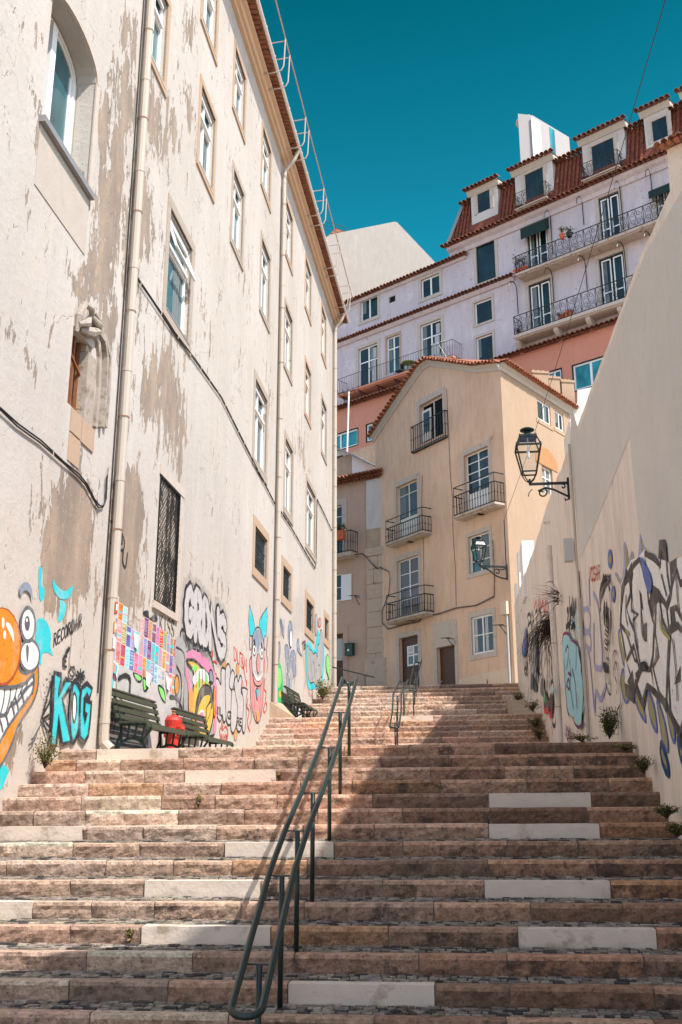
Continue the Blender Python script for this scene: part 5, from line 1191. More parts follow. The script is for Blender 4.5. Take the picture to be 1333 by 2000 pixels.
def dormer(l, r, t, b, wl, wr, wt, wb, n, bal=None, up=.0):
    a0 = PB.hit(*c7(l, (t + b) / 2), n)[0]; a1 = PB.hit(*c7(r, (t + b) / 2 - (r - l) * .4), n)[0]
    w0, z0 = PB.hit(*c7(wl, wb), n); w1, z1 = PB.hit(*c7(wr, wt), n); z0 = max(z0, zEAVE + .25)
    zt_ = zRG + .05
    m = MB(); wall_mesh(m, PB, [a0, a1], [zEAVE + .1, zt_], [(w0, w1, z0, z1)], .2, n=n)
    for x in (a0, a1): m.quad(PB.P(x, zEAVE + .1, n), PB.P(x, zt_, n), PB.P(x, zt_, -2), PB.P(x, zEAVE + .1, -2))
    d = m.build('dormer', 'pale_patch', ap, 'pale plastered dormer')
    m = MB(); m.extrude([(0, 0), (.06, 0), (.28, .30), (0, .30)], PB.P(a0 - .18, zt_, n), PB.P(a1 + .18, zt_, n), PB.N); m.quad(PB.P(a0 - .18, zt_ + .34, n + .28), PB.P(a1 + .18, zt_ + .34, n + .28), PB.P(a1 + .18, zt_ + .36, -2.4), PB.P(a0 - .18, zt_ + .36, -2.4))
    for x in (a0 - .18, a1 + .18): m.quad(PB.P(x, zt_, n), PB.P(x, zt_ + .34, n), PB.P(x, zt_ + .34, -2.4), PB.P(x, zt_, -2.4))
    m.build('dormer_cornice', 'moulding_white', d)
    m = MB(); tile_row(m, PB.P(a0 - .2, zt_ + .42, n + .2), PB.P(a1 + .2, zt_ + .42, n + .2), PB.N, .13, .45, .28, .05, k=5)
    m.quad(PB.P(a0 - .2, zt_ + .40, n + .1), PB.P(a1 + .2, zt_ + .40, n + .1), PB.P(a1 + .2, zt_ + .6, -2.4), PB.P(a0 - .2, zt_ + .6, -2.4)); m.build('dormer_tiles', 'eave_tile', d)
    m = MB(); m.box(PB, w0, w1, z0, z1, n - .06, n - .02); m.build('dormer_pane', 'glass_far', d)
    m = MB(); f = .07
    for q in ((w0, w0 + f, z0, z1), (w1 - f, w1, z0, z1)): m.box(PB, *q, n - .1, n + .01)
    m.box(PB, w0, w1, z1 - f, z1, n - .1, n - .042)
    for q in ((w0 - .2, w0, z0 - .05, z1 + .2), (w1, w1 + .2, z0 - .05, z1 + .2)): m.box(PB, *q, n, n + .04)
    m.box(PB, w0, w1, z1, z1 + .2, n, n + .04); m.build('dormer_frame', 'surround_stone', d)
    if bal: balcony(PB, ap, w0 - .35, w1 + .4, zEAVE + .42, .75, 1.05, .14, ornate=True, slab=.08, name='dormer_balcony', r=.013)
    return (w0, w1)
d1 = dormer(195, 335, 590, 770, 228, 298, 605, 740, .10); d2_ = dormer(432, 632, 450, 700, 488, 585, 485, 690, .10, 1); d3 = dormer(796, 1022, 300, 560, 848, 965, 325, 525, .10, 1); d4 = dormer(1130, 1262, 200, 380, 1172, 1252, 207, 355, .10)
d5 = dormer(1350, 1500, 80, 300, 1385, 1470, 130, 280, .2)
# roof lift housing (white box), rail
lift = MB(); a = at_depth(1012, 222, 60); b = at_depth(1040, 225, 60); cc = at_depth(1112, 268, 63)
f1 = [a, b, cc]; zb = a.z - 7
def pr(*q): return q
lift.quad(Vector((a.x, a.y, zb)), Vector((b.x, b.y, zb)), Vector((b.x, b.y, b.z)), a); lift.quad(Vector((b.x, b.y, zb)), Vector((cc.x, cc.y, zb)), cc, Vector((b.x, b.y, b.z)))
bb = a + Vector((cc.x - b.x, cc.y - b.y, cc.z - b.z)); lift.quad(a, b, cc, bb); lift.quad(Vector((a.x, a.y, zb)), a, bb, Vector((bb.x, bb.y, zb))); lift.quad(Vector((cc.x, cc.y, zb)), cc, bb, Vector((bb.x, bb.y, zb)))
lo = thing('lift_housing', 'white louvred box standing on the mansard roof against the sky', 'lift housing', (a.x, a.y, zb)); lb_ = lift.build('shell', 'housing_white', lo)
LF = Fr((b.x, b.y), (cc.x - b.x, cc.y - b.y), ((cc.y - b.y), -(cc.x - b.x)))
for (u0, u1, v0, v1, mt_) in ((1037, 1058, 228, 290, 'lou'), (1073, 1086, 248, 305, 'gl')):
    p0 = LF.hit(u0, v0); p1 = LF.hit(u1, v1); m = MB()
    if mt_ == 'lou':
        m.box(LF, p0[0], p1[0], p1[1] - 3, p0[1], 0, .03); z = p1[1] - 3
        while z < p0[1] - .1: m.box(LF, p0[0] + .1, p1[0] - .1, z, z + .06, .03, .07); z += .14
        m.build('louvre', 'sash_white', lo)
    else: m.box(LF, p0[0], p1[0], p1[1] - 2, p0[1], 0, .03); m.build('glazed_panel', 'glass_bright_teal', lo)
m = MB(); mid = (a + b) / 2; m.lathe(mid + Vector((.2, .8, -.05)), [(.75, 0), (.6, .2), (.3, .34), (0, .38)], 12); m.build('fan_cowl', 'gutter_zinc', lo)
# long balconies
bU = [c7(437, 1048), c7(1260, 760)]; a0, a1, z = slab_px(PB, .9, *bU)
bu = balcony(PB, ap, a0, PB.hit(1420, 380, .9)[0], z, .9, 1.15, .14, ornate=True, slab=.16, slabmat='worn_stone', r=.02, name='upper_balcony'); print('balU', a0, a1, z)
a0l, a1l, zl_ = slab_px(PB, .95, c7(428, 1385), c7(1060, 1190)); print('balL', a0l, a1l, zl_)
bl_ = balcony(PB, ap, a0l, a1l + 5, zl_, .95, 1.2, .14, ornate=True, slab=.20, slabmat='surround_stone', r=.02, name='lower_balcony')
for u, v in ((460, 1430), (668, 1370), (840, 1312), (1010, 1262)):
    m = MB(); a = PB.hit(*c7(u, v), .4)[0]; m.hexa([PB.P(a + dx, zl_ - .28 - q * dz, n) for n, dz in ((0.0, .95), (.8, .18)) for q in (1, 0) for dx in (-.13, .13)]); m.build('corbel', 'surround_stone', bl_)
# awning hoops
for (u, v0, v1) in ((437, 1115, 1280), (628, 1045, 1215), (806, 980, 1150), (1015, 905, 1080), (1160, 850, 930)):
    a, z1 = PB.hit(*c7(u, v0), .15); z0 = PB.hit(*c7(u, v1), .15)[1]; m = MB()
    m.tube([PB.P(a, z0, .1), PB.P(a, z1 - .4, .1), PB.P(a, z1 - .1, .2), PB.P(a, z1, .45), PB.P(a, z1 - .1, .8), PB.P(a, z1 - .55, 1.05)], .028, 5); m.build('awning_arm', 'iron_green', bl_)
for (u, v0, v1) in ((618, 735, 960), (790, 660, 800), (993, 580, 830), (1158, 515, 680)):
    a, z1 = PB.hit(*c7(u, v0), .15); z0 = PB.hit(*c7(u, v1), .15)[1]; m = MB()
    m.tube([PB.P(a, z0, .1), PB.P(a, z1, .1), PB.P(a + .05, z1 + .02, .5), PB.P(a + .05, z1 - .3, .85), PB.P(a + .05, z1 - .7, .95)], .028, 5); m.build('awning_arm', 'iron_green', bu)
# left balcony with plain bars and iron brackets
a0b, a1b, zb_ = slab_px(PB, 1.0, c4(75, 690), c4(400, 585)); print('balLeft', a0b, a1b, zb_)
bq = balcony(PB, ap, a0b, PB.hit(*c4(495, 560), 1.0)[0], zb_, 1.0, 1.1, .2, slab=.12, slabmat='salmon_wall', knob=False, name='rusty_balcony', r=.012)
for i in range(6):
    m = MB(); x = a0b + .3 + (a1b - a0b) * i / 5; m.bar(PB.P(x, zb_ - .2, 0), PB.P(x, zb_ - .2, .95), .05, .05); m.bar(PB.P(x, zb_ - 1.1, 0), PB.P(x, zb_ - .25, .8), .04, .04); m.build('bracket', 'iron_dark', bq)
# ---------------------------------------------------------------- salmon building in front of the lilac one
SF = Fr(PB.P(0, 0, .3), PB.U, PB.N)
sb = thing('salmon_building', 'salmon coloured building with teal panes under a wavy tile edge, below the lilac one', 'building', (SF.O.x, SF.O.y, 8))
sw1 = rect(SF, c4(930, 585), c4(1068, 545), c4(1070, 650), c4(935, 682)); sw2 = rect(SF, c4(838, 610), c4(896, 594), c4(898, 700), c4(838, 715)); sw3 = rect(SF, c4(20, 852), c4(150, 812), c4(150, 875), c4(20, 918)); sw4 = rect(SF, c4(178, 802), c4(250, 780), c4(250, 850), c4(178, 868))
ms = SF.hit(790, 760)[0]
mb = MB(); wall_mesh(mb, SF, [LLa, ms, ms + .01, BR_], [3, 40], [sw1, sw2, sw3, sw4], .2, top=lambda a: zsalL if a <= ms + .005 else zsal)
for x in (LLa, ms + .005, BR_): mb.quad(SF.P(x, 3, 0), SF.P(x, zsal, 0), SF.P(x, zsal, -.3), SF.P(x, 3, -.3))
mb.build('wall', 'salmon_wall', sb)
for r in (sw1, sw2, sw3, sw4):
    w_ = sash(SF, sb, inset(r, .06), .06, 2, (), .10, .10, gl='glass_bright_teal'); m = MB()
    for q in ((r[0], r[0] + .06, r[2], r[3]), (r[1] - .06, r[1], r[2], r[3]), (r[0] + .06, r[1] - .06, r[3] - .06, r[3]), (r[0] + .06, r[1] - .06, r[2], r[2] + .06)): m.box(SF, *q, -.06, .02)
    m.build('surround', 'awning_green', w_)
m = MB(); tile_row(m, SF.P(ms, zsal + .1, .15), SF.P(BR_, zsal + .1, .15), SF.N, .13, .42, .30, .08, k=5); tile_row(m, SF.P(LLa, zsalL + .1, .15), SF.P(ms + 1, zsalL + .1, .15), SF.N, .13, .42, .30, .08, k=5)
m.quad(SF.P(ms, zsal + .08, .3), SF.P(BR_, zsal + .08, .3), SF.P(BR_, zsal + .25, -.3), SF.P(ms, zsal + .25, -.3)); m.quad(SF.P(LLa, zsalL + .08, .3), SF.P(ms + 1, zsalL + .08, .3), SF.P(ms + 1, zsalL + .25, -.3), SF.P(LLa, zsalL + .25, -.3)); m.build('tile_edge', 'eave_tile', sb)
# pale annexes under the salmon windows
def annex(name, label, pts, y0, ang, mat='raw_render', dep=3):
    a = at_depth(*pts[0], y0); fr = Fr((a.x, a.y), (math.cos(ang), math.sin(ang)), (math.sin(ang), -math.cos(ang)))
    m = MB(); W_ = [fr.hit(*p) for p in pts]; zlo = min(z for _, z in W_) - 3; m.poly(fr, W_ + [(W_[-1][0], zlo), (W_[0][0], zlo)], 0, 0, dep, True); t_ = thing(name, label, 'building', (a.x, a.y, zlo)); m.build('wall', mat, t_); return t_, fr
annex('roof_annex', 'rough pale annex wall between the gable eaves and the salmon building', [(600, 905), (656, 898), (700, 878), (745, 862)], 56, -.5, 'raw_render')
annex('roof_annex', 'white annex corner between the chimneys and the boundary wall', [(1112, 792), (1128, 788), (1128, 762), (1195, 748), (1220, 740)], 47.5, -.3, 'whitewash')
# ---------------------------------------------------------------- white gable house behind on the left
gbF = Fr(at_depth(760, 500, 74)[:2], (.94, .34), (.34, -.94))
gb = thing('gable_house', 'plain cream gable wall rising against the sky at the end of the left eaves', 'house', gbF.P(0, 10, 0))
W_ = [gbF.hit(*p) for p in ((600, 480), (650, 457), (771, 433), (776, 434), (850, 512), (870, 535), (870, 640), (600, 640))]
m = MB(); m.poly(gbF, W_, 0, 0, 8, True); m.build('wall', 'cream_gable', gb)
gf2 = Fr(gbF.P(0, 0, 4)[:2], gbF.U, gbF.N); W_ = [gf2.hit(*p) for p in ((640, 500), (672, 503), (718, 519), (718, 600), (640, 600))]
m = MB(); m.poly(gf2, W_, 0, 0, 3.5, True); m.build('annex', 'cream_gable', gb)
rt = thing('roof_terrace', 'tiny terracotta roof with a dark terrace railing peeping behind the left eaves', 'roof terrace', at_depth(655, 455, 80))
tf = Fr(at_depth(650, 450, 80)[:2], (1, .1), (.1, -1)); q = [tf.hit(*p) for p in ((640, 462), (655, 446), (682, 455), (682, 470), (640, 470))]; m = MB(); m.poly(tf, q, 0, 0, 3, True); m.build('roof', 'roof_tile', rt)
m = MB(); pts = [tf.hit(*p) for p in ((632, 436), (655, 442), (676, 450))]
for dz in (0, -.4, -.8): m.tube([tf.P(a, z + dz, .4) for a, z in pts], .03, 5)
for a, z in pts: m.tube([tf.P(a, z - 1.2, .4), tf.P(a, z, .4)], .03, 5)
m.build('railing', 'iron_dark', rt)
# ---------------------------------------------------------------- cream neighbour at the right edge
nbF = Fr(at_depth(1305, 330, 30)[:2], (.8, -.6), (-.6, -.8))
nb = thing('cream_neighbour', 'cream corner of a neighbouring house with tiled eaves at the right picture edge', 'house', nbF.P(0, 6, 0))
q = [nbF.hit(*p) for p in ((1303, 292), (1420, 240), (1420, 560), (1303, 560))]; m = MB(); m.poly(nbF, [q[0], q[1], (q[2][0], 4), (q[3][0], 4)], 0, 0, 4, True); m.build('wall', 'plinth_cream', nb)
m = MB(); tile_row(m, nbF.P(q[0][0] - .2, q[0][1] + .08, .15), nbF.P(q[1][0], q[1][1] + .08, .15), nbF.N, .10, .45, .24, .05); m.quad(nbF.P(q[0][0] - .2, q[0][1] + .05, .3), nbF.P(q[1][0], q[1][1] + .05, .3), nbF.P(q[1][0], q[1][1] + .8, -2), nbF.P(q[0][0] - .2, q[0][1] + .8, -2)); m.build('roof', 'roof_tile', nb)
# ================================================================ graffiti on the left building
gA = lambda *p: [(x / 4.76, 1100 + y / 4.76) for x, y in p]
gB = lambda *p: [(180 + x / 4.761, 1130 + y / 4.762) for x, y in p]
gC = lambda *p: [(360 + x / 6.25, 1140 + y / 6.25) for x, y in p]
gE = lambda *p: [(530 + x / 6.664, 1120 + y / 6.667) for x, y in p]
gG = lambda *p: [(1140 + x / 3.4508, 960 + y / 3.448) for x, y in p]
gH = lambda *p: [(1000 + x / 5.261, 1060 + y / 5.263) for x, y in p]
rg = random.Random(3); CV = 1
# 1 laughing face with orange nose
p = Paint(LW)
for poly in (((360, 50), (390, 60), (385, 200), (412, 240), (405, 330), (368, 330)), ((350, 520), (430, 540), (472, 650), (470, 780), (495, 860), (440, 830), (392, 850), (378, 950), (342, 850), (328, 700)), ((556, 340), (612, 380), (592, 500), (540, 545), (553, 400)), ((490, 150), (520, 200), (600, 260), (680, 210), (640, 320), (560, 330), (500, 250))): p.fill(gA(*poly), 'teal')
p.fill(gA((-20, 1870), (40, 1880), (82, 1930), (50, 2010), (20, 2090), (-20, 2090)), 'teal'); p.fill(gA((100, 1660), (90, 1740), (66, 1760), (72, 1700)), 'teal')
p.fill(gA((-250, 1130), (-60, 1140), (60, 1145), (130, 1138), (220, 1105), (300, 1030), (306, 1110), (282, 1215), (212, 1310), (130, 1430), (66, 1530), (-10, 1660), (-250, 1700)), 'white')
for x, y0, y1 in ((25, 1150, 1410), (80, 1150, 1380), (135, 1140, 1300), (190, 1125, 1240), (235, 1100, 1190)): p.line(gA((x + 18, y0), (x + 6, (y0 + y1) / 2), (x - 25, y1)), .022, 'dgrey')
p.line(gA((-60, 1400), (0, 1415), (60, 1400), (90, 1330), (150, 1290), (190, 1245), (240, 1170), (300, 1110)), .03, 'dgrey')
for x, y in ((20, 1560), (70, 1500), (125, 1400), (165, 1360), (215, 1290)): p.line(gA((x, y), (x - 12, y - 60), (x - 30, y - 110)), .02, 'dgrey')
p.fill(gA((165, 955), (190, 1010), (252, 1020), (300, 950), (332, 898), (345, 1020), (335, 1170), (288, 1300), (215, 1410), (150, 1520), (95, 1680), (40, 1800), (-10, 1880), (-40, 1880), (-30, 1690), (35, 1570), (75, 1500), (135, 1415), (215, 1300), (285, 1205), (305, 1110), (300, 1035), (225, 1110), (135, 1145), (60, 1150), (-50, 1140), (-250, 1120), (-250, 1050), (0, 1060), (90, 1000)), 'orange')
p.line(gA((-250, 1130), (-60, 1142), (60, 1152), (135, 1146), (225, 1110), (300, 1035), (308, 1110), (288, 1205), (218, 1302), (137, 1418), (77, 1502), (37, 1572), (-30, 1692)), .03, 'dgrey'); p.line(gA((160, 958), (190, 1010), (252, 1020), (300, 950), (332, 898), (347, 1020), (337, 1170), (290, 1302), (217, 1412), (152, 1522), (97, 1682), (42, 1802), (-8, 1882)), .03, 'dgrey')
p.ell(gA((265, 860))[0], 19, 31, 'white', 'dgrey', .03); p.ell(gA((248, 570))[0], 14, 33, 'white', 'dgrey', .035)
p.fill(gA((240, 755), (255, 800), (242, 930), (228, 800)), 'dgrey')
p.ell(gA((240, 560))[0], 5.2, 15, 'dgrey'); p.ell(gA((236, 530))[0], 1.8, 4, 'white')
p.fill(gA((168, 285), (172, 230), (200, 185), (240, 178), (278, 225), (292, 350), (265, 285), (235, 255), (205, 260), (190, 305)), 'slate')
p.ell(gA((5, 775))[0], 38, 77, 'rust'); p.ell(gA((2, 768))[0], 35.5, 73, 'orange'); p.ell(gA((14, 555))[0], 2.6, 11, 'white'); p.ell(gA((28, 665))[0], 2.8, 8.5, 'white'); p.fill(gA((48, 548), (80, 570), (108, 640), (114, 735), (90, 680), (60, 620), (42, 580)), 'white')
p.build('graffiti', lb, 'laughing cartoon face with big orange nose and teeth')
# 2 RECORDAR E and KDG
p = Paint(LW)
p.letters('RECORDAR', gA((500, 775))[0], gA((760, 575))[0], (1.0, -25), .019, 'black', gap=.3)
p.letter('E', gA((582, 962))[0], (5.5, 0), (.6, -20), .03, 'black'); p.line(gA((608, 825), (632, 795)), .04, 'black')
p.ell(gA((660, 1010))[0], 5.5, 9, None, 'black', .02); p.line(gA((645, 970), (646, 985)), .03, 'black'); p.line(gA((675, 965), (676, 982)), .03, 'black')
for a, b in (((705, 1010), (765, 1080)), ((765, 1010), (700, 1080)), ((735, 990), (732, 1140)), ((700, 1050), (770, 1050))): p.line(gA(a, b), .03, 'black')
for q in (((470, 1070), (375, 1440), (450, 1690)), ((375, 1440), (470, 1560)), ((380, 1450), (440, 1410), (475, 1400)), ((380, 1410), (470, 1240))): p.line(gA(*q), .025, 'black', False)
p.shape(gA((485, 1018), (548, 1042), (545, 1110), (522, 1230), (592, 1078), (662, 1105), (560, 1265), (600, 1450), (642, 1655), (560, 1685), (525, 1420), (505, 1695), (448, 1690), (470, 1400), (474, 1200)), 'teal', 'black', .05, False)
p.shape(gA((662, 1108), (712, 1145), (735, 1250), (733, 1400), (705, 1580), (655, 1665), (630, 1500), (640, 1300)), 'teal', 'black', .05); p.shape(gA((668, 1210), (688, 1250), (690, 1370), (672, 1480), (655, 1420), (655, 1300)), 'bone', 'black', .03)
p.shape(gA((740, 1160), (790, 1118), (838, 1168), (812, 1260), (790, 1222), (765, 1260), (758, 1400), (770, 1480), (788, 1400), (765, 1385), (775, 1275), (830, 1300), (820, 1440), (802, 1600), (765, 1668), (722, 1620), (718, 1450), (725, 1250)), 'teal', 'black', .05, False)
for y in range(1300, 1520, 40): p.ell(gA((727, y))[0], .8, 1.5, 'black')
for x, y in ((405, 1085), (440, 1030), (437, 1105), (413, 1155)): p.ell(gA((x, y))[0], 1.3, 2.6, 'dgrey')
p.line(gA((365, 1480), (320, 1560), (290, 1620), (262, 1640)), .018, 'dgrey'); p.line(gA((320, 1570), (300, 1640), (262, 1690)), .018, 'dgrey')
p.build('graffiti', lb, 'turquoise block letters KDG under the words RECORDAR E')
# 3 small KDG frame behind the first pipe
p = Paint(LW); Kc = lambda x, y: (x / 1.904, 650 + y / 1.904)
p.line([Kc(410, 780), Kc(455, 810), Kc(462, 770), Kc(440, 725), Kc(412, 700)], .03, 'black'); p.letters('DG', Kc(418, 765), Kc(460, 792), (0, -20), .03, 'black', gap=.2); p.line([Kc(458, 815), Kc(456, 850), Kc(466, 872), Kc(474, 820)], .03, 'black'); p.build('graffiti', lb, 'thin black letters in a frame on bare render')
# 4 mural behind the benches: grey ground, turquoise head, lettering
p = Paint(LW)
p.fill(gB((105, 1130), (300, 1180), (520, 1290), (560, 1600), (90, 1600)), 'dgrey', False)
for y0, y1 in ((1200, 1260), (1320, 1370), (1440, 1490), (1545, 1580)): p.line(gB((100, y0), (300, y1), (480, y1 + 40)), .03, 'white', False)
p.fill(gB((225, 790), (460, 900), (760, 1060), (850, 1250), (830, 1450), (620, 1400), (420, 1260), (225, 1080)), 'smoke', False)
p.shape(gB((110, 730), (230, 790), (228, 880), (205, 960), (190, 1030), (150, 1020), (115, 930), (105, 830)), 'teal', 'white', .03); p.shape(gB((175, 880), (215, 900), (218, 945), (195, 935)), 'plum', 'black', .015); p.fill(gB((190, 790), (215, 800), (212, 870), (190, 860)), 'rose')
for q in (((380, 870), (455, 910), (445, 960), (405, 940)), ((470, 930), (500, 940), (540, 960), (520, 1010), (480, 1045)), ((610, 1000), (660, 1030), (680, 1150), (640, 1110))): p.shape(gB(*q), 'lime', 'black', .03)
p.fill(gB((775, 560), (860, 600), (870, 800), (850, 1000), (830, 1240), (790, 1230), (770, 900)), 'grey'); p.line(gB((778, 640), (850, 700), (858, 900)), .03, 'black'); p.line(gB((782, 820), (818, 900), (825, 1050), (800, 1240)), .04, 'black'); p.ell(gB((783, 990))[0], 4.5, 19, 'orange', 'black', .03)
p.line(gB((720, 1100), (790, 1120), (830, 1220)), .05, 'black'); p.line(gB((240, 930), (300, 900), (345, 940), (340, 1080)), .05, 'black'); p.line(gB((520, 1120), (560, 1180), (600, 1330)), .04, 'pink')
for i in range(6): x = 110 + i * 32; p.line(gB((x, 1350), (x + 14, 1190 + (i % 2) * 40), (x + 24, 1400)), .025, 'black')
p.build('graffiti', lb, 'dark mural with turquoise head and green letters low behind the benches')
# 5 KISS tag, GRDNS, DOPE and the yellow beast
p = Paint(LW)
p.letters('KISS', gB((630, 500))[0], gB((770, 560))[0], (.3, -34), .024, 'black', gap=.3); p.fill(gB((470, 310), (520, 300), (530, 370), (590, 320), (600, 400), (500, 360)), 'black')
p.build('graffiti', lb, 'black letters KISS under the screened window')
p = Paint(LW)
for i, (ch_, x, y, w__, h__, sk) in enumerate((('G', 868, 480, 62, 370, 22), ('R', 955, 540, 50, 385, 22), ('D', 1030, 575, 46, 345, 18), ('N', 1092, 620, 68, 330, 24), ('S', 1168, 690, 62, 320, 20))):
    o = gB((x, y))[0]; p.letter(ch_, o, (w__ / 4.761, sk / 4.761), (1.2, -h__ / 4.762), .30, 'black', None, 0, CV)
for i, (ch_, x, y, w__, h__, sk) in enumerate((('G', 868, 480, 62, 370, 22), ('R', 955, 540, 50, 385, 22), ('D', 1030, 575, 46, 345, 18), ('N', 1092, 620, 68, 330, 24), ('S', 1168, 690, 62, 320, 20))):
    o = gB((x, y))[0]; p.letter(ch_, o, (w__ / 4.761, sk / 4.761), (1.2, -h__ / 4.762), .19, 'smoke', None, 0, CV)
p.build('graffiti', lb, 'grey bubble letters GRDNS outlined in black')
p = Paint(LW)
p.shape(gB((830, 480), (900, 510), (1000, 580), (1080, 680), (1130, 820), (1140, 1000), (1150, 1200), (1130, 1460), (900, 1400), (850, 1250), (850, 900), (820, 640)), 'grey', 'black', .04)
p.letters('DOPE', gB((870, 690))[0], gB((1010, 740))[0], (0, -26), .035, 'black', gap=.25)
p.line(gB((850, 760), (930, 720), (1020, 760), (1100, 850), (1145, 1000), (1150, 1180), (1140, 1400)), .16, 'pink'); p.line(gB((870, 860), (900, 1000), (905, 1200)), .12, 'pink')
p.shape(gB((870, 770), (940, 760), (1000, 810), (1030, 850), (1060, 900), (1100, 1010), (1130, 1180), (1120, 1300), (1080, 1450), (1000, 1460), (930, 1400), (930, 1100), (945, 950), (930, 850)), 'yellow', 'black', .045)
p.fill(gB((930, 930), (980, 850), (1040, 850), (1090, 930), (1060, 970), (1000, 930), (950, 990)), 'white'); p.fill(gB((985, 880), (1000, 880), (1000, 1040), (985, 1060)), 'lime'); p.fill(gB((1055, 900), (1072, 910), (1072, 990), (1055, 980)), 'lime'); p.ell(gB((950, 830))[0], 5, 6, 'lime')
for x in (960, 990, 1020, 1050): p.line(gB((x, 860 - (x - 960) * .1), (x + 3, 1010)), .022, 'black')
p.shape(gB((955, 1330), (965, 1150), (1000, 1030), (1045, 990), (1090, 1010), (1110, 1080), (1108, 1200), (1060, 1170), (1010, 1240), (990, 1340)), 'brown', 'black', .03); p.fill(gB((965, 1330), (985, 1200), (1030, 1100), (1090, 1090), (1070, 1170), (1010, 1240), (990, 1340)), 'yellow')
p.shape(gB((1040, 1400), (1055, 1280), (1060, 1200), (1100, 1150), (1090, 1250), (1062, 1330)), 'yellow', 'black', .02); p.shape(gB((975, 1290), (1010, 1230), (1035, 1260), (1035, 1330), (1000, 1400)), 'pink', 'white', .03); p.shape(gB((1090, 850), (1112, 870), (1122, 960), (1095, 960), (1082, 900)), 'slate', 'black', .03); p.shape(gB((1125, 1010), (1142, 1060), (1138, 1280), (1122, 1230)), 'orange', 'black', .02); p.fill(gB((895, 1050), (925, 1030), (930, 1180), (910, 1280), (890, 1200)), 'peach')
p.build('graffiti', lb, 'yellow and pink creature under the word DOPE')
p = Paint(LW)
for q in ((485, 1000, 24, 70), (650, 1050, 18, 78), (383, 1140, 14, 45), (705, 1230, 10, 45), (625, 1840, 20, 75), (750, 1510, 9, 50), (465, 1710, 8, 40)): p.ell(gC((q[0], q[1]))[0], q[2] / 6.25, q[3] / 6.25, 'peach', 'dgrey', .02)
for q in (((375, 1190), (410, 1160), (445, 1230), (450, 1050), (480, 1030), (500, 1080), (500, 1350), (505, 1640), (480, 1690), (460, 1600), (440, 1680), (400, 1620), (385, 1430)), ((500, 1060), (530, 980), (560, 1040), (560, 1200), (575, 1330), (575, 1600), (555, 1720), (515, 1680), (500, 1400)), ((560, 1120), (585, 1055), (610, 1110), (600, 1230), (580, 1300), (545, 1240)), ((575, 1340), (600, 1290), (640, 1380), (640, 1650), (600, 1820), (565, 1740)), ((610, 1180), (635, 1130), (655, 1200), (680, 1120), (700, 1180), (690, 1320), (720, 1400), (715, 1650), (680, 1800), (640, 1760), (645, 1500), (610, 1280)), ((700, 1280), (770, 1300), (750, 1420), (750, 1650), (730, 1820), (705, 1750), (720, 1450))): p.shape(gC(*q), 'smoke', 'black', .035)
for t, x, y in (('SIL', 395, 1590), ('G', 520, 1640), ('RE', 640, 1720)): p.letters(t, gC((x, y))[0], gC((x + 60, y + 20))[0], (.3, -14), .03, 'black')
p.build('graffiti', lb, 'grey balloon letters with orange dots')
p = Paint(LW)
p.letters('DUZM', gC((610, 930))[0], gC((770, 1080))[0], (-.6, -26), .035, 'red', gap=.2); p.line(gC((700, 900), (730, 1060), (765, 1250), (760, 1180)), .03, 'red')
for q in (((1020, 650), (1010, 760), (1005, 860), (1020, 950), (1010, 1080)), ((985, 1160), (975, 1280), (1000, 1330), (990, 1420), (1010, 1500), (985, 1570), (965, 1540), (990, 1450)), ((775, 1400), (765, 1500), (790, 1560), (770, 1700), (800, 1800)), ((800, 1470), (820, 1600), (800, 1720)), ((340, 900), (350, 820), (330, 880)), ((350, 950), (380, 950), (395, 975))): p.line(gC(*q), .03, 'red')
p.line(gC((430, 1840), (440, 1750), (470, 1780), (500, 1740), (530, 1800), (520, 1900)), .025, 'red'); p.letters('RIOT', gC((440, 1900))[0], gC((530, 1915))[0], (0, -10), .025, 'red')
p.build('graffiti', lb, 'thin red tags beside the clown')
p = Paint(LW)
p.shape(gC((797, 262), (830, 370), (850, 460), (868, 560), (835, 640), (800, 640), (785, 450)), 'teal', 'black', .03, False); p.shape(gC((1013, 290), (1016, 400), (1000, 640), (975, 700), (940, 620), (915, 540), (920, 450), (960, 370)), 'teal', 'black', .03, False)
p.shape(gC((812, 900), (805, 1100), (808, 1350), (835, 1560), (885, 1700), (930, 1640), (960, 1450), (968, 1200), (975, 900)), 'rose', 'black', .03)
for x in (830, 850, 925, 945): p.line(gC((x, 1250), (x + 5, 1400), (x + (880 - x) * .3, 1620)), .02, 'plum')
p.shape(gC((830, 760), (835, 640), (870, 550), (905, 535), (935, 580), (960, 680), (970, 800), (965, 1000), (945, 1160), (905, 1240), (860, 1200), (830, 1080), (822, 900)), 'smoke', 'black', .03); p.fill(gC((838, 660), (880, 555), (940, 600), (955, 720), (925, 740), (895, 860), (880, 760), (845, 750)), 'slate')
for x in (808, 985): p.ell(gC((x, 720))[0], 2, 14, 'smoke', 'black', .02)
for x, y in ((852, 810), (942, 850)): p.ell(gC((x, y))[0], 3.2, 11, 'white', 'black', .025); p.ell(gC((x + 2, y))[0], 1.2, 5, 'black')
p.fill(gC((842, 690), (856, 680), (866, 770), (850, 740)), 'black'); p.fill(gC((930, 740), (945, 720), (958, 800), (942, 780)), 'black')
p.shape(gC((832, 1100), (860, 1160), (905, 1190), (945, 1140), (950, 1190), (930, 1240), (890, 1250), (850, 1210)), 'rose', 'black', .025); p.fill(gC((835, 1030), (870, 1120), (905, 1140), (950, 1080), (945, 1140), (905, 1185), (860, 1155)), 'white')
for x in (850, 868, 886, 904, 922, 938): p.line(gC((x, 1080 + abs(895 - x) * -.5), (x, 1160)), .012, 'black')
p.ell(gC((898, 975))[0], 3.6, 19, 'rose', 'black', .02); p.shape(gC((870, 1290), (900, 1300), (885, 1420)), 'teal', 'black', .02); p.fill(gC((870, 1560), (905, 1570), (890, 1700)), 'peach')
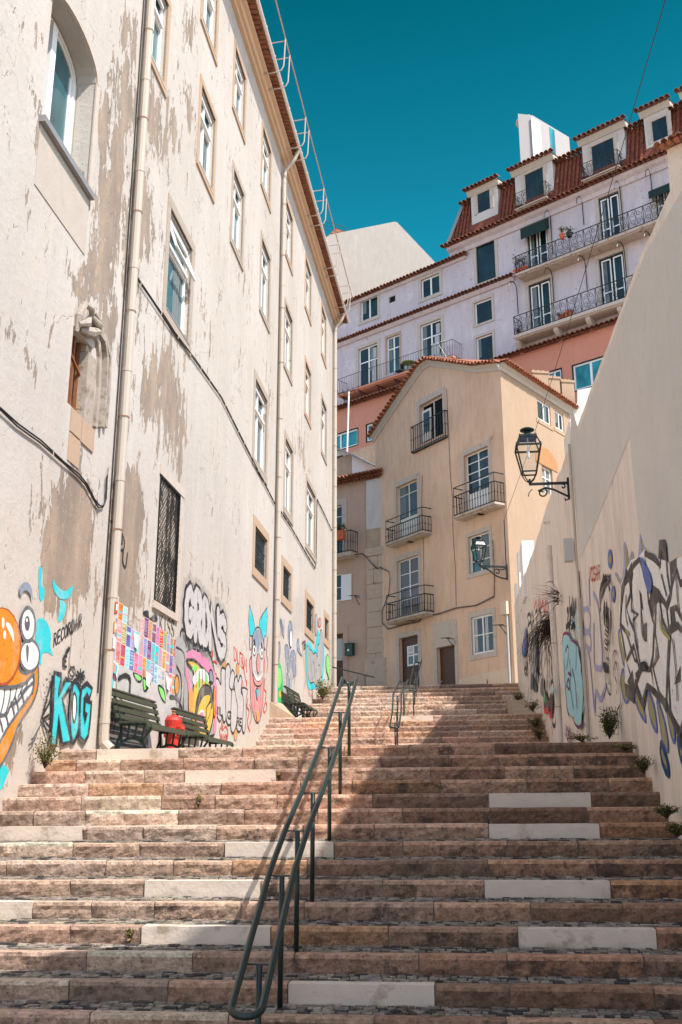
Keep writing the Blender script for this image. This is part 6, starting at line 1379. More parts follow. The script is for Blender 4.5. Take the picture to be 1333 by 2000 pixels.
p.build('graffiti', lb, 'grinning clown with turquoise horns')
# beyond the second pipe
p = Paint(LW)
p.fill(gE((80, 1160), (120, 1180), (145, 1300), (158, 1560), (150, 1740), (85, 1680), (78, 1400)), 'green'); p.fill(gE((85, 1250), (125, 1260), (130, 1430), (90, 1480)), 'lime'); p.ell(gE((122, 1570))[0], 4, 10, 'yellow', 'green', .06); p.build('graffiti', lb, 'green figure beside the second drainpipe')
p = Paint(LW)
for q in (((190, 940), (215, 880), (240, 700), (270, 720), (285, 830), (330, 880), (320, 1100), (330, 1300), (300, 1600), (200, 1620), (165, 1300), (160, 1100)),): p.fill(gE(*q), 'smoke')
for q in (((120, 590), (150, 680), (165, 850), (140, 760), (118, 650)), ((220, 710), (245, 620), (275, 700), (270, 900), (245, 980), (220, 850)), ((175, 960), (205, 930), (235, 1010), (240, 1200), (215, 1300), (190, 1100)), ((250, 1050), (290, 1000), (315, 1080), (320, 1280), (290, 1350), (262, 1200)), ((330, 920), (355, 850), (370, 1000), (400, 1080), (350, 1020)), ((200, 1300), (240, 1400), (235, 1560), (205, 1500)), ((80, 950), (110, 900), (115, 1040), (90, 1140))): p.shape(gE(*q), 'slate', 'dgrey', .03)
for i in range(16): x = 170 + i * 10; p.line(gE((x, 1000 + 37 * (i % 5)), (x + 8, 1150 + 41 * (i % 4)), (x - 4, 1330 + 37 * (i % 5))), .025, 'slate' if i % 2 else 'white')
p.ell(gE((248, 850))[0], 2.4, 17, 'white', 'black', .02); p.fill(gE((160, 1640), (240, 1680), (320, 1760), (330, 1900), (170, 1770)), 'dgrey', False); p.ell(gE((262, 1670))[0], 2.6, 14, None, 'white', .03)
for x in (110, 125, 140, 155): p.line(gE((x, 600), (x + 12, 690), (x + 6, 800)), .03, 'slate')
p.build('graffiti', lb, 'blue grey painted faces above the far bench')
p = Paint(LW)
for i in range(7): x = 285 + i * 20; p.line(gE((x, 300 + 40 * (i % 3)), (x + 4, 500), (x + 8, 780 - 60 * (i % 2))), .02, 'smoke')
p.fill(gE((445, 980), (490, 880), (555, 1000), (585, 860), (610, 735), (632, 800), (680, 900), (692, 1100), (665, 1420), (610, 1420), (600, 1480), (565, 1500), (480, 1500), (455, 1280)), 'teal')
p.shape(gE((460, 1000), (478, 940), (500, 990), (520, 1000), (548, 1050), (575, 1030), (600, 1080), (598, 950), (625, 900), (640, 740), (665, 780), (672, 1000), (665, 1180), (650, 1400), (605, 1420), (580, 1480), (555, 1420), (500, 1420), (470, 1280)), 'grey', 'black', .03)
for q in (((500, 1050), (520, 1250), (540, 1420)), ((540, 1150), (555, 1180), (560, 1350)), ((575, 1240), (590, 1300)), ((610, 1200), (630, 1200), (640, 1340))): p.line(gE(*q), .025, 'black')
p.shape(gE((570, 560), (590, 540), (600, 640), (590, 790), (570, 780)), 'grey', 'dgrey', .03); p.ell(gE((628, 640))[0], 3, 8, 'grey', 'red', .04); p.letters('TB', gE((400, 1000))[0], gE((450, 960))[0], (0, -14), .04, 'black')
for q in (((405, 1010), (425, 1150), (440, 1300), (430, 1500)), ((480, 1500), (490, 1560), (520, 1600))): p.line(gE(*q), .025, 'red')
p.shape(gE((710, 1100), (730, 1060), (748, 1150), (750, 1380), (735, 1330), (712, 1250)), 'lime', 'black', .03); p.line(gE((765, 850), (760, 1000), (766, 1120)), .05, 'peach')
p.build('graffiti', lb, 'grey letters on turquoise cloud beyond the second pipe')
# poster sheets
pm = MB(); pcs = ['white', 'teal', 'rose', 'yellow', 'orange', 'lilac', 'plum', 'sky', 'pink', 'olive', 'blue', 'smoke', 'red', 'peach', 'lime']
pmat = [PC[c] for c in pcs]
q0 = LW.hit(*gB((118, 728))[0]); q1 = LW.hit(*gB((765, 1085))[0]); qt = LW.hit(*gB((778, 575))[0]); ph = (qt[1] - q1[1]); nc = 17; pw = (q1[0] - q0[0]) / nc; zb0, zb1 = q0[1], q1[1]
for c in range(nc):
    for r_ in range(3):
        if r_ == 2 and c in (4, 5, 6): continue
        if (r_, c) in ((0, 14),): continue
        x0 = q0[0] + pw * c; zz = zb0 + (zb1 - zb0) * c / nc + ph / 3 * r_; hh = ph / 3
        if r_ == 2 and c in (2, 3, 7): hh *= .8
        pm.box(LW, x0, x0 + pw, zz, zz + hh, .008, .010, 0)
        col = rg.choice([2, 3, 4, 5, 7, 8, 8, 9, 10, 11, 12, 13, 5, 2, 1, 6]);
        if r_ == 2 and c < 2: col = 11
        pm.box(LW, x0 + pw * .035, x0 + pw * .965, zz + hh * .02, zz + hh * .98, .0101, .0115, col)
        ink = rg.choice([0, 6, 10, 1, 12, 5]) ; y = zz + hh * .08
        while y < zz + hh * .92:
            if rg.random() < .62: pm.box(LW, x0 + pw * .12, x0 + pw * rg.uniform(.6, .88), y, y + hh * .022, .0116, .0122, ink)
            y += hh * .05
        if rg.random() < .5: y = zz + hh * rg.uniform(.2, .7); pm.box(LW, x0 + pw * .07, x0 + pw * .93, y, y + hh * rg.uniform(.06, .16), .0123, .0128, rg.choice([1, 2, 7, 8, 3, 5]))
for (x, y, l) in ((385, 500, 20), (495, 860, 22), (685, 900, 24)):
    a, z = LW.hit(*gB((x, y))[0])
    for k in range(4): pm.quad(LW.P(a + k * .05, z, .012), LW.P(a + .07 + k * .05, z - .05, .05 + .02 * (k % 2)), LW.P(a + .08 + k * .03, z - .28, .07 - .015 * k), LW.P(a + .02 + k * .04, z - .24, .03), 11 if k % 2 else 0)
pm.build('poster', pmat, lb, 'patchwork of small coloured text posters, partly torn')

# ================================================================ graffiti on the right wall
p = Paint(RW, .006, 1.9)
p.fill(gG((250, 800), (265, 700), (240, 600), (215, 560), (225, 545), (260, 590), (275, 460), (272, 370), (280, 340), (300, 400), (305, 470), (330, 400), (350, 460), (370, 440), (380, 330), (385, 280), (405, 360), (430, 390), (450, 480), (480, 620), (440, 700), (300, 900), (255, 900)), 'lilac')
p.fill(gG((255, 620), (222, 560), (262, 610), (290, 500), (276, 360), (300, 430), (320, 500), (325, 405), (348, 480), (395, 460), (388, 320), (405, 380), (420, 480), (350, 560)), 'olive')
for q in (((255, 940), (290, 1100), (300, 1180), (270, 1150), (240, 980)), ((270, 1200), (300, 1300), (340, 1260), (330, 1330), (290, 1420), (255, 1300)), ((370, 1330), (400, 1420), (425, 1545), (385, 1490), (355, 1400)), ((440, 1350), (480, 1450), (500, 1600), (480, 1590), (450, 1500)), ((500, 1400), (550, 1550), (575, 1700), (570, 1745), (540, 1680), (520, 1550)), ((570, 1460), (610, 1560), (622, 1650), (612, 1680), (585, 1580)), ((590, 1250), (640, 1350), (666, 1480), (640, 1420), (600, 1330)), ((530, 760), (560, 900), (600, 960), (615, 1100), (590, 1130), (550, 980))):
    p.shape(gG(*q), 'olive', 'blue', .03)
p.shape(gG((532, 1702), (550, 1740), (580, 1860), (575, 1900), (545, 1840), (528, 1760)), 'olive', 'navy', .05); p.shape(gG((645, 1650), (690, 1780), (720, 1850), (666, 1800)), 'olive', 'navy', .05)
for q in ((185, 455, 12, 48), (207, 690, 10, 40)): p.ell(gG((q[0], q[1]))[0], q[2] / 3.45, q[3] / 3.45, 'olive', 'blue', .04)
# letter faces in bone paint, thin dark outlines, dark shadow along the foot of the piece
p.fill(gG((245, 820), (262, 620), (300, 520), (330, 460), (378, 440), (425, 385), (480, 440), (520, 500), (530, 330), (560, 330), (570, 460), (600, 500), (640, 450), (668, 440), (760, 420), (900, 500), (900, 1300), (700, 1520), (668, 1640), (600, 1500), (565, 1430), (495, 1350), (440, 1300), (415, 1440), (350, 1320), (290, 1290), (285, 1200), (290, 1120), (262, 1000)), 'bone', False)
for q in (((252, 900), (262, 640), (300, 520), (318, 600), (290, 640), (272, 760), (262, 900), (300, 1110), (290, 1130)), ((285, 1290), (352, 1335), (352, 1432), (290, 1375)), ((352, 1330), (415, 1475), (440, 1325), (495, 1385), (565, 1460), (600, 1540), (668, 1700), (668, 1590), (600, 1480), (575, 1400), (563, 1440), (500, 1330), (440, 1285), (412, 1400), (356, 1250)), ((520, 325), (560, 322), (578, 470), (515, 450)), ((470, 635), (520, 680), (572, 770), (505, 735), (482, 850), (450, 755)), ((590, 480), (640, 445), (640, 500), (612, 560), (600, 620)), ((300, 560), (335, 470), (345, 560), (325, 690), (318, 620)), ((425, 388), (480, 440), (530, 505), (480, 470), (430, 440)), ((604, 820), (625, 800), (640, 905), (604, 920)), ((520, 1340), (570, 1400), (575, 1480), (530, 1400)), ((385, 660), (402, 690), (415, 800), (398, 780)), ((405, 900), (438, 880), (440, 1020), (410, 960)), ((305, 1280), (340, 1200), (356, 1320), (330, 1330)), ((500, 1040), (520, 1100), (495, 1160)), ((640, 1250), (668, 1170), (668, 1280), (625, 1300))): p.fill(gG(*q), 'brown', False)
for q in (((262, 820), (275, 660), (300, 530), (330, 600), (325, 700), (300, 780), (320, 860), (355, 940), (395, 1170), (355, 1130), (300, 950), (265, 900)), ((335, 560), (345, 500), (390, 455), (415, 540), (440, 620), (450, 740), (475, 850), (490, 900), (480, 1110), (460, 1200), (400, 1190), (360, 1000), (345, 870), (380, 830), (335, 800)), ((300, 1140), (350, 1040), (385, 1180), (400, 1200), (355, 1330), (340, 1280)), ((425, 420), (480, 440), (530, 500), (535, 390), (565, 360), (580, 560), (600, 690), (572, 770), (520, 680), (470, 640), (440, 560)), ((500, 740), (525, 720), (545, 860), (590, 960), (580, 1200), (570, 1480), (520, 1350), (480, 1180), (520, 1100), (495, 950)), ((575, 790), (600, 700), (610, 620), (640, 520), (668, 620), (720, 600), (900, 560), (900, 900), (700, 900), (640, 780), (600, 800), (610, 900), (590, 930)), ((600, 940), (650, 900), (700, 960), (900, 980), (900, 1240), (700, 1500), (660, 1640), (600, 1480), (585, 1200)), ((365, 1240), (415, 1180), (470, 1200), (490, 1340), (440, 1310), (410, 1420), (375, 1330))): p.line(gG(*q), .036, 'brown', False, True)
for q in (((395, 700), (408, 860), (430, 1000), (405, 940), (400, 780)), ((300, 700), (296, 820), (310, 900)), ((540, 560), (560, 640), (575, 700)), ((640, 560), (650, 700), (660, 800)), ((620, 1000), (640, 1200), (650, 1400)), ((330, 640), (360, 900), (380, 1050))): p.line(gG(*q), .02, 'brown')
p.line(gG((405, 1180), (425, 1170), (442, 1180)), .05, 'black')
p.fill(gG((405, 440), (430, 480), (470, 560), (480, 640), (462, 690), (440, 640), (415, 540)), 'blue'); p.fill(gG((300, 930), (320, 945), (325, 970), (308, 965)), 'olive'); p.fill(gG((530, 780), (548, 900), (600, 970), (605, 1000), (560, 960), (535, 900)), 'olive')
p.build('graffiti', rw, 'huge wild letters in bone white with black shadow and olive drips')
p = Paint(RW, .006, 1.0)
p.line(gG((118, 800), (112, 700), (125, 620), (160, 600), (178, 660)), .05, 'black')
for i in range(7): x = 125 + i * 9; p.line(gG((118 + i * 6, 760 - i * 22), (x, 640 - i * 6), (x + 14 - i, 560 + (i % 2) * 12), (x + 18, 600 + i * 5)), .035, 'black')
for q in (((118, 790), (130, 980), (150, 1120), (158, 1290), (185, 1370), (192, 1290)), ((178, 640), (190, 760), (200, 850), (202, 1030)), ((136, 860), (148, 780), (160, 870), (152, 960)), ((160, 870), (172, 780), (185, 880), (180, 960)), ((150, 1000), (165, 1030), (180, 1010), (185, 960)), ((165, 1120), (180, 1150), (182, 1300), (168, 1200)), ((160, 1060), (175, 1140)), ((215, 1250), (210, 1120), (222, 1070), (235, 1100)), ((215, 1200), (230, 1150), (258, 1300), (262, 1420), (240, 1470)), ((225, 1250), (240, 1300), (235, 1360))): p.line(gG(*q), .028, 'black')
for i in range(6): p.line(gG((160, 900 + i * 30), (178, 920 + i * 30)), .03, 'black')
p.fill(gG((150, 780), (158, 730), (165, 800), (160, 900), (152, 880)), 'black'); p.fill(gG((178, 820), (186, 790), (190, 900), (182, 960)), 'black'); p.fill(gG((150, 1150), (170, 1160), (175, 1220), (152, 1210)), 'black')
for q in (((145, 1350), (150, 1440), (160, 1500), (175, 1600)), ((145, 1510), (165, 1620), (175, 1640)), ((170, 1440), (180, 1560), (195, 1450), (205, 1560), (215, 1470), (230, 1560), (245, 1480), (255, 1630))): p.line(gG(*q), .03, 'black')
p.build('graffiti', rw, 'thin black outlined face with quiff')
p = Paint(RW, .006, 1.9); p.letters('VOSAR', gG((38, 610))[0], gG((118, 590))[0], (0, -28), .018, 'red', gap=.2); p.build('graffiti', rw, 'small red tag high on the wall')
p = Paint(RW, .006, 1.9)
for q in (((0, 800), (30, 790), (48, 850), (40, 940), (10, 930), (0, 880)), ((5, 950), (45, 960), (50, 1060), (20, 1040)), ((70, 690), (100, 760), (115, 900), (130, 1160), (100, 1190), (75, 1150), (72, 900)), ((40, 600), (45, 760)), ((30, 1070), (45, 1130), (78, 1480), (85, 1350), (120, 1400), (155, 1310)), ((0, 1480), (15, 1380))): p.line(gG(*q), .05, 'lilac')
p.build('graffiti', rw, 'pale violet sketched outlines')
p = Paint(RW, .010, 2.6)
p.fill(gH((520, 1010), (560, 940), (600, 970), (640, 1010), (690, 1080), (700, 1230), (730, 1400), (740, 1560), (715, 1900), (670, 1850), (640, 1790), (580, 1770), (555, 1560), (535, 1300)), 'sky', False)
for q in (((520, 1040), (535, 950), (560, 930), (590, 940), (610, 1000)), ((560, 1120), (580, 1060), (590, 1130), (570, 1300)), ((620, 1000), (650, 1020), (670, 1060), (665, 1300)), ((690, 1080), (705, 1200), (735, 1400)), ((600, 1200), (610, 1320), (600, 1500), (580, 1480)), ((570, 1480), (590, 1400), (610, 1500), (640, 1700)), ((630, 1300), (660, 1450), (680, 1700)), ((560, 1500), (575, 1700), (600, 1780)), ((640, 1800), (660, 1860), (700, 1900), (735, 1850)), ((590, 1340), (620, 1360)), ((545, 1200), (560, 1500))): p.line(gH(*q), .024, 'plum')
for i in range(12): a = i * .55; c = (660 + 42 * math.cos(a), 880 + 90 * math.sin(a)); p.ell(gH(c)[0], 1.2, 3.4, 'sky')
p.line(gH((680, 710), (672, 830), (690, 900)), .05, 'sky'); p.line(gH((705, 1180), (722, 1270)), .05, 'sky')
p.build('graffiti', rw, 'light blue lettering with plum outline between the pipes')
p = Paint(RW, .010, 2.6)
for q in (((575, 700), (590, 690), (580, 830), (600, 850)), ((600, 570), (605, 700), (625, 650)), ((640, 590), (645, 730), (620, 720), (605, 840), (640, 860)), ((660, 600), (668, 700)), ((570, 870), (620, 820), (640, 860))): p.line(gH(*q), .045, 'black')
p.letters('NOG', gH((560, 1990))[0], gH((610, 2080))[0], (0, -24), .03, 'plum', gap=.2)
p.build('graffiti', rw, 'black and plum tags between the pipes')
p = Paint(RW, .010, 2.6); r5 = random.Random(12)
p.fill(gH((130, 950), (150, 870), (160, 1100), (130, 1180), (105, 1120)), 'blue'); p.fill(gH((245, 930), (262, 950), (270, 1200), (265, 1450), (250, 1300)), 'navy'); p.fill(gH((195, 1500), (205, 1330), (225, 1380), (262, 1480), (245, 1540), (215, 1500)), 'dgrey'); p.fill(gH((300, 1540), (305, 1420), (330, 1400), (330, 1580)), 'dgrey')
p.fill(gH((335, 1620), (345, 1500), (380, 1620), (405, 1540), (428, 1620), (415, 1760), (380, 1700), (340, 1720)), 'brown'); p.line(gH((330, 1600), (340, 1730), (375, 1720), (405, 1790), (425, 1640)), .05, 'red'); p.fill(gH((335, 1540), (348, 1560), (352, 1650), (338, 1620)), 'green')
for i in range(30):
    x = r5.uniform(90, 440); y = r5.uniform(700, 1250) + (x - 90) * .4; h = r5.uniform(120, 420)
    p.line(gH((x, y), (x + r5.uniform(-12, 12), y + h * .35), (x + r5.uniform(-14, 14), y + h * .7), (x + r5.uniform(-8, 10), y + h)), r5.choice([.03, .045, .03]), r5.choice(['black', 'black', 'dgrey', 'smoke', 'slate', 'black']))
for q in (((180, 760), (200, 730), (215, 800), (185, 850)), ((265, 720), (285, 690), (280, 820)), ((310, 680), (330, 760), (320, 830)), ((190, 1500), (185, 1620)), ((430, 1450), (450, 1420), (458, 1500), (440, 1820), (475, 1880), (480, 1720)), ((195, 940), (205, 1000), (215, 950)), ((400, 1060), (430, 1150), (440, 1300))): p.line(gH(*q), .04, 'black')
for q in (((255, 600), (260, 680), (275, 600), (285, 680)), ((300, 560), (305, 650)), ((325, 590), (335, 660), (350, 600), (368, 720), (380, 590)), ((150, 930), (158, 1000)), ((140, 1180), (150, 1300)), ((445, 1900), (452, 1960))): p.line(gH(*q), .04, 'red')
p.build('graffiti', rw, 'tangle of black blue and red strokes on the far wall')
p = Paint(RW, .155, 1)
p.fill(gH((478, 1478), (505, 1484), (504, 1545), (480, 1545)), 'sky', False); p.line(gH((486, 1495), (498, 1500), (486, 1520), (498, 1530)), .02, 'white', False)
p.build('sticker', rw, 'small blue sticker on the white drainpipe')
# ================================================================ handrails
def handrail(label, posts, ends, group='handrails in the middle of the stairs', gap=.19, r=.0235):
    """posts: (s, t, z_foot); rails follow the line through their tops"""
    s0, t0, z0 = posts[0]; s1, t1, z1 = posts[-1]
    o = thing('handrail', label, 'handrail', STREET.P(s0, z0, t0), group)
    def top(s):
        for a, b in zip(posts, posts[1:]):
            if s <= b[0] or b is posts[-1]: q = (s - a[0]) / (b[0] - a[0]); return a[2] + (b[2] - a[2]) * q + .94, a[1] + (b[1] - a[1]) * q
    def pt(s, side, dz=0): z, t = top(s); return STREET.P(s, z + dz, t + side * gap / 2)
    sa, sb_ = ends; ks = [sa] + [q[0] for q in posts if sa < q[0] < sb_] + [sb_]
    L_ = [pt(s, -1, .035) for s in ks]; R_ = [pt(s, 1, .035) for s in ks]
    dl = (L_[0] - L_[1]).normalized(); du = (L_[-1] - L_[-2]).normalized()
    def uend(P, Q, d, drop):
        c = (P + Q) / 2; rr = (Q - P).length / 2; x = (Q - P).normalized()
        return [c + x * (rr * math.cos(a)) * -1 + d * (rr * math.sin(a)) * drop for a in [math.pi * i / 8 for i in range(1, 8)]]
    path = L_[::-1] + uend(L_[0], R_[0], dl, .9) + R_ + uend(R_[-1], L_[-1], (du + Vector((0, 0, -1.6))).normalized(), .9)
    m = MB(); m.tube(path, r, 10, closed=True); m.build('rail', 'rail_green', o, smooth=True)
    for (s, t, z) in posts:
        zt_, _ = top(s); m = MB(); m.tube([STREET.P(s, z - .02, t), STREET.P(s, zt_, t)], .021, 10); m.build('post', 'rail_green', o, smooth=True)
        m = MB(); m.bar(STREET.P(s, zt_, t - gap / 2 + .01), STREET.P(s, zt_, t + gap / 2 - .01), .03, .012); m.bar(STREET.P(s, zt_ , t - gap / 2 + .01), STREET.P(s, zt_ + .035, t - gap / 2), .014, .014); m.bar(STREET.P(s, zt_, t + gap / 2 - .01), STREET.P(s, zt_ + .035, t + gap / 2), .014, .014); m.build('crossbar', 'rail_green', o)
    return o
def st_of(X, Y): p = Vector((X, Y, 0)); return p.dot(D), p.dot(T)
hp = []
for X, Y, zf in ((-.535, 7.09, -1.99), (-.456, 8.16, -1.522), (-.366, 8.80, -1.212), (-.26, 9.55, -.902), (-.12, 10.8, -.437), (-.01, 12.0, .028), (.105, 13.15, .493)):
    s, t = st_of(X, Y); hp.append((s, t, zf))
handrail('nearest and longest green tube handrail rising through the middle of the lower steps', hp, (6.5, hp[-1][0] + .12))
hp = []
for X, Y, zf in ((1.32, 24.75, .80), (1.42, 25.75, 1.14), (1.50, 26.9, 1.66), (1.765, 28.35, 2.18)):
    s, t = st_of(X, Y); hp.append((s, t, zf))
handrail('short green handrail on the second flight, left one of the far pair', hp, (24.3, hp[-1][0] + .15), gap=.22)
hp = []
for X, Y, zf in ((2.44, 34.0, 2.60), (2.60, 35.6, 3.08), (2.75, 36.9, 3.5), (3.0, 38.7, 4.10)):
    s, t = st_of(X, Y); hp.append((s, t, zf))
handrail('farthest green handrail on the top flight, in front of the house doors', hp, (33.6, hp[-1][0] + .15), gap=.24)
a = at_depth(650, 1303, 42); b = at_depth(732, 1323, 41); o = thing('handrail', 'single dark rail running sideways at the top of the stairs beside the left building', 'handrail', (a.x, a.y, 4.2)); m = MB(); m.tube([a, b], .03, 8); m.build('rail', 'rail_green', o)
for q in (.2, .78): c = a.lerp(b, q); m = MB(); m.tube([Vector((c.x, c.y, 4.1)), c], .022, 8); m.build('post', 'rail_green', o)
# ================================================================ benches
def bench(label, s0, z, length=2.0, t0=None, yaw=0):
    t0 = TL + .1 if t0 is None else t0
    o = thing('park_bench', label, 'bench', STREET.P(s0, z, t0), 'cast iron benches along the left wall')
    def P(x, y, zz): return STREET.P(s0 + x, z + zz, t0 + y)
    def slat(name, pts, lab=None):
        m = MB()
        for (y, zz, th) in pts:
            c, s_ = math.cos(th), math.sin(th); w_, h_ = .037, .014
            q = [P(x, y + c * a - s_ * b, zz + s_ * a + c * b) for x in (0, length) for b in (-h_, h_) for a in (-w_, w_)]; m.hexa(q)
        return m.build(name, 'bench_slat', o, lab)
    seat = [(.22, .43, .1), (.33, .435, 0), (.44, .435, 0), (.55, .43, -.12), (.63, .385, -1.1)]
    back = [(.135, .53, 1.85), (.105, .64, 1.85), (.075, .75, 1.85), (.045, .86, 1.85), (.00, .925, .35)]
    for q in seat: slat('seat_slat', [q])
    for q in back: slat('back_slat', [q])
    for x in (.14, length - .14) + ((length / 2,) if length > 2.3 else ()):
        m = MB()
        def pl(pts, w=.035): 
            for p_, q_ in zip(pts, pts[1:]): m.bar(P(x, *p_), P(x, *q_), .035, w, up=Vector((0, 0, 1)) if abs(p_[0] - q_[0]) > .02 else T)
        pl([(.10, 0), (.13, .12), (.19, .30), (.165, .45), (.10, .66), (.03, .90), (-.03, .93)])
        pl([(.62, 0), (.56, .08), (.53, .16), (.60, .26), (.655, .34), (.62, .41)]); pl([(.165, .40), (.40, .405), (.62, .40)])
        arc_ = [(.36 - .22 * math.cos(math.pi * i / 10), .0 + .20 * math.sin(math.pi * i / 10)) for i in range(11)]; pl(arc_, .04)
        for th, (ey, ez) in ((.75, (.19, .38)), (1.25, (.31, .40)), (1.75, (.43, .40)), (2.3, (.55, .38))):
            pl([(.36 - .22 * math.cos(th), .20 * math.sin(th)), (ey, ez)], .028)
        m.build('end_frame', 'bench_iron', o)
    return o
bench('dark green slatted bench nearest the camera, beside the first drainpipe', 14.7, .655, 2.3, TL + .12)
bench('dark green slatted bench behind the red hydrant', 18.15, .655, 2.3, TL + .12)
bench('dark green bench alone on the upper landing under the blue grey faces', 29.9, 2.30, 2.6, TL + .12)
# ================================================================ hydrant
hs = 17.72; ht = TL + .27; hz = .655
o = thing('fire_hydrant', 'bright red fire hydrant standing between the two lower benches', 'hydrant', STREET.P(hs, hz, ht))
c = STREET.P(hs, hz, ht); HK = 1.02
m = MB(); m.lathe(c, [(.17, 0), (.17, .05), (.13, .07), (.13, .36), (.16, .38), (.16, .42), (.135, .44), (.15, .60), (.155, .66), (.13, .71), (.08, .745), (.0, .75)], 16); m.v = [c + (q - c) * HK for q in m.v]; m.build('barrel', 'hydrant_red', o, smooth=False)
m = MB(); m.lathe(c + Z * .745 * HK, [(.03, 0), (.04, .02), (.028, .05), (.04, .08), (.0, .10)], 10); m.build('operating_nut', 'rust', o)
for ax, off in ((T * .9 - D * .45, .56), ((D * -1 + T * .1), .52)):
    ax = ax.normalized(); m = MB(); m.lathe(c + Z * off * HK, [(.06, .08), (.06, .17), (.075, .18), (.075, .23), (.045, .24), (.025, .27), (0, .275)], 12, 0, ax - Z * (.25 if off < .57 else 0)); m.build('nozzle', 'hydrant_red', o)
# ================================================================ lanterns
def lantern(label, fr, a, z, arm, glass_h=.58, s=1.0, group='iron lanterns on wall brackets', back=0.0, flip=False, bw=1.0):
    """fr: wall frame, bracket leaves the wall along its normal"""
    o = thing('wall_lantern', label, 'lantern', fr.P(a, z, back), group)
    P = lambda n, zz, da=0: fr.P(a + da, z + zz, n + back)
    m = MB(); m.bar(P(.0, .02), P(arm, .02), .035 * bw, .04 * bw); m.bar(P(.02, -.55 if flip else -.30), P(.02, .12), .05 * bw, .03 * bw)
    def curve(pts, r=.014): m.tube([P(*q) for q in pts], r * bw, 5, caps=True)
    if flip:
        curve([(.03, -.5), (arm * .25, -.46), (arm * .45, -.36), (arm * .62, -.18), (arm * .8, -.06), (arm * .97, -.01)], .02)
        curve([(arm * .36 + .16 * (1 - .08 * i) * math.cos(i * .6), -.22 + .16 * (1 - .08 * i) * math.sin(i * .6)) for i in range(12)], .014); curve([(arm * .86 + .06 * (1 - .1 * i) * math.cos(i * .7), -.10 + .06 * (1 - .1 * i) * math.sin(i * .7)) for i in range(9)], .010); curve([(.05, -.06), (arm * .2, -.1), (arm * .4, -.08)], .012)
    else:
        curve([(.0, -.26), (arm * .15, -.20), (arm * .4, -.10), (arm * .6, -.06), (arm * .8, -.12)], .018)
        curve([(arm * .70 + .10 * (1 - .075 * i) * math.cos(2.2 + i * .62), -.155 + .10 * (1 - .075 * i) * math.sin(2.2 + i * .62)) for i in range(12)], .013)
        curve([(arm * .16 + .055 * (1 - .1 * i) * math.cos(i * .7 + 1), -.05 + .055 * (1 - .1 * i) * math.sin(i * .7 + 1)) for i in range(9)], .012); curve([(arm * .95, -.08), (arm * 1.03, -.14), (arm * 1.06, -.22)], .008); curve([(.0, -.26), (.05, -.31), (.1, -.28), (.08, -.33)], .012)
    m.build('bracket', 'iron_dark', o)
    n0 = arm; zb = .16
    def sq(h, w_): return [P(n0 + dx * w_ * s, (zb + h) * 1, dy * w_ * s) for dx, dy in ((-1, -1), (1, -1), (1, 1), (-1, 1))]
    b0, b1, b2 = sq(.08, .13), sq(glass_h * s, .228), sq(glass_h * s + .20 * s, .15)
    m = MB()
    for i in range(4):
        j = (i + 1) % 4
        m.bar(b0[i], b1[i], .018 * bw, .018 * bw); m.bar(b1[i], b2[i], .016 * bw, .016 * bw); m.bar(b0[i], b0[j], .022 * bw, .022 * bw); m.bar(b1[i], b1[j], .024 * bw, .03 * bw); m.bar(b2[i], b2[j], .03 * bw, .045 * bw)
        m.tube([b1[i], b1[i] + Z * .045], .008, 5); m.tube([b2[i], b2[i] + Z * .05], .008, 5)
        mid_ = b0[i]; m.tube([b0[i], b0[i] * .6 + P(n0, .06) * .4 - Z * .05, P(n0, .04)], .011, 5)
    m.tube([P(n0, -.0), P(n0, zb - .04)], .022, 6)
    m.build('cage', 'iron_dark', o)
    m = MB(); ct = P(n0, zb + glass_h * s + .20 * s)
    m.lathe(ct, [(.18 * s, 0), (.165 * s, .02), (.10 * s, .07), (.055 * s, .09), (.05 * s, .12), (.135 * s, .145), (.14 * s, .165), (.10 * s, .19), (.0, .205)], 14); m.build('cap', 'iron_green', o, smooth=False)
    for i in range(4):
        j = (i + 1) % 4; m = MB(); m.quad(b0[i], b0[j], b1[j], b1[i]); m.quad(b1[i], b1[j], b2[j], b2[i]); m.build('pane', 'lamp_glass', o)
    m = MB(); m.tube([ct, ct - Z * .2], .012, 6); m.lathe(ct - Z * .42, [(.0, 0), (.025, .02), (.032, .1), (.02, .2), (.02, .24)], 8); m.build('bulb', 'bulb_glass', o)
a, z = RW.hit(1112, 945); lw0 = RW.P(a, z, 0); hp1 = at_depth(1034, 945, lw0.y)
lantern('large near lantern on a scrolled bracket at the corner of the boundary wall', RW, a, z, .72, s=1.0, bw=1.15)
HCN = Fr(HF.P(0, 0, 0), HF.U, HF.N); bf = Fr(HF.P(-.15, 0)[:2], HF.N, -HF.U)   # bracket runs along the front, leftwards and out
cdir = (-HF.U * .35 + HF.N * .94).normalized(); LFr = Fr(HF.P(-.12, 0)[:2], (-cdir.y, cdir.x), cdir[:2])
zL2 = HF.hit(996, 1107)[1]
lantern('smaller far lantern on a scrolled bracket at the corner of the ochre house', LFr, 0, zL2, 1.25, glass_h=.62, s=1.15, flip=True, bw=1.9)
# ================================================================ overhead cable
pA = at_depth(985, 1015, 41.2); pB = at_depth(1306, -20, 12)
pts = [pA.lerp(pB, i / 16) - Z * (.35 * math.sin(math.pi * i / 16)) for i in range(17)]
m = MB(); m.tube(pts[:], .008, 5); one('overhead_cable', m, 'cable_black', 'thin dark cable stretching from the ochre house corner up over the boundary wall', 'cable', pA)
m = MB(); m.tube([pA, pA - Z * 2.2], .022, 6); pst = m
pst.build('cable_pole', 'iron_dark', ch)
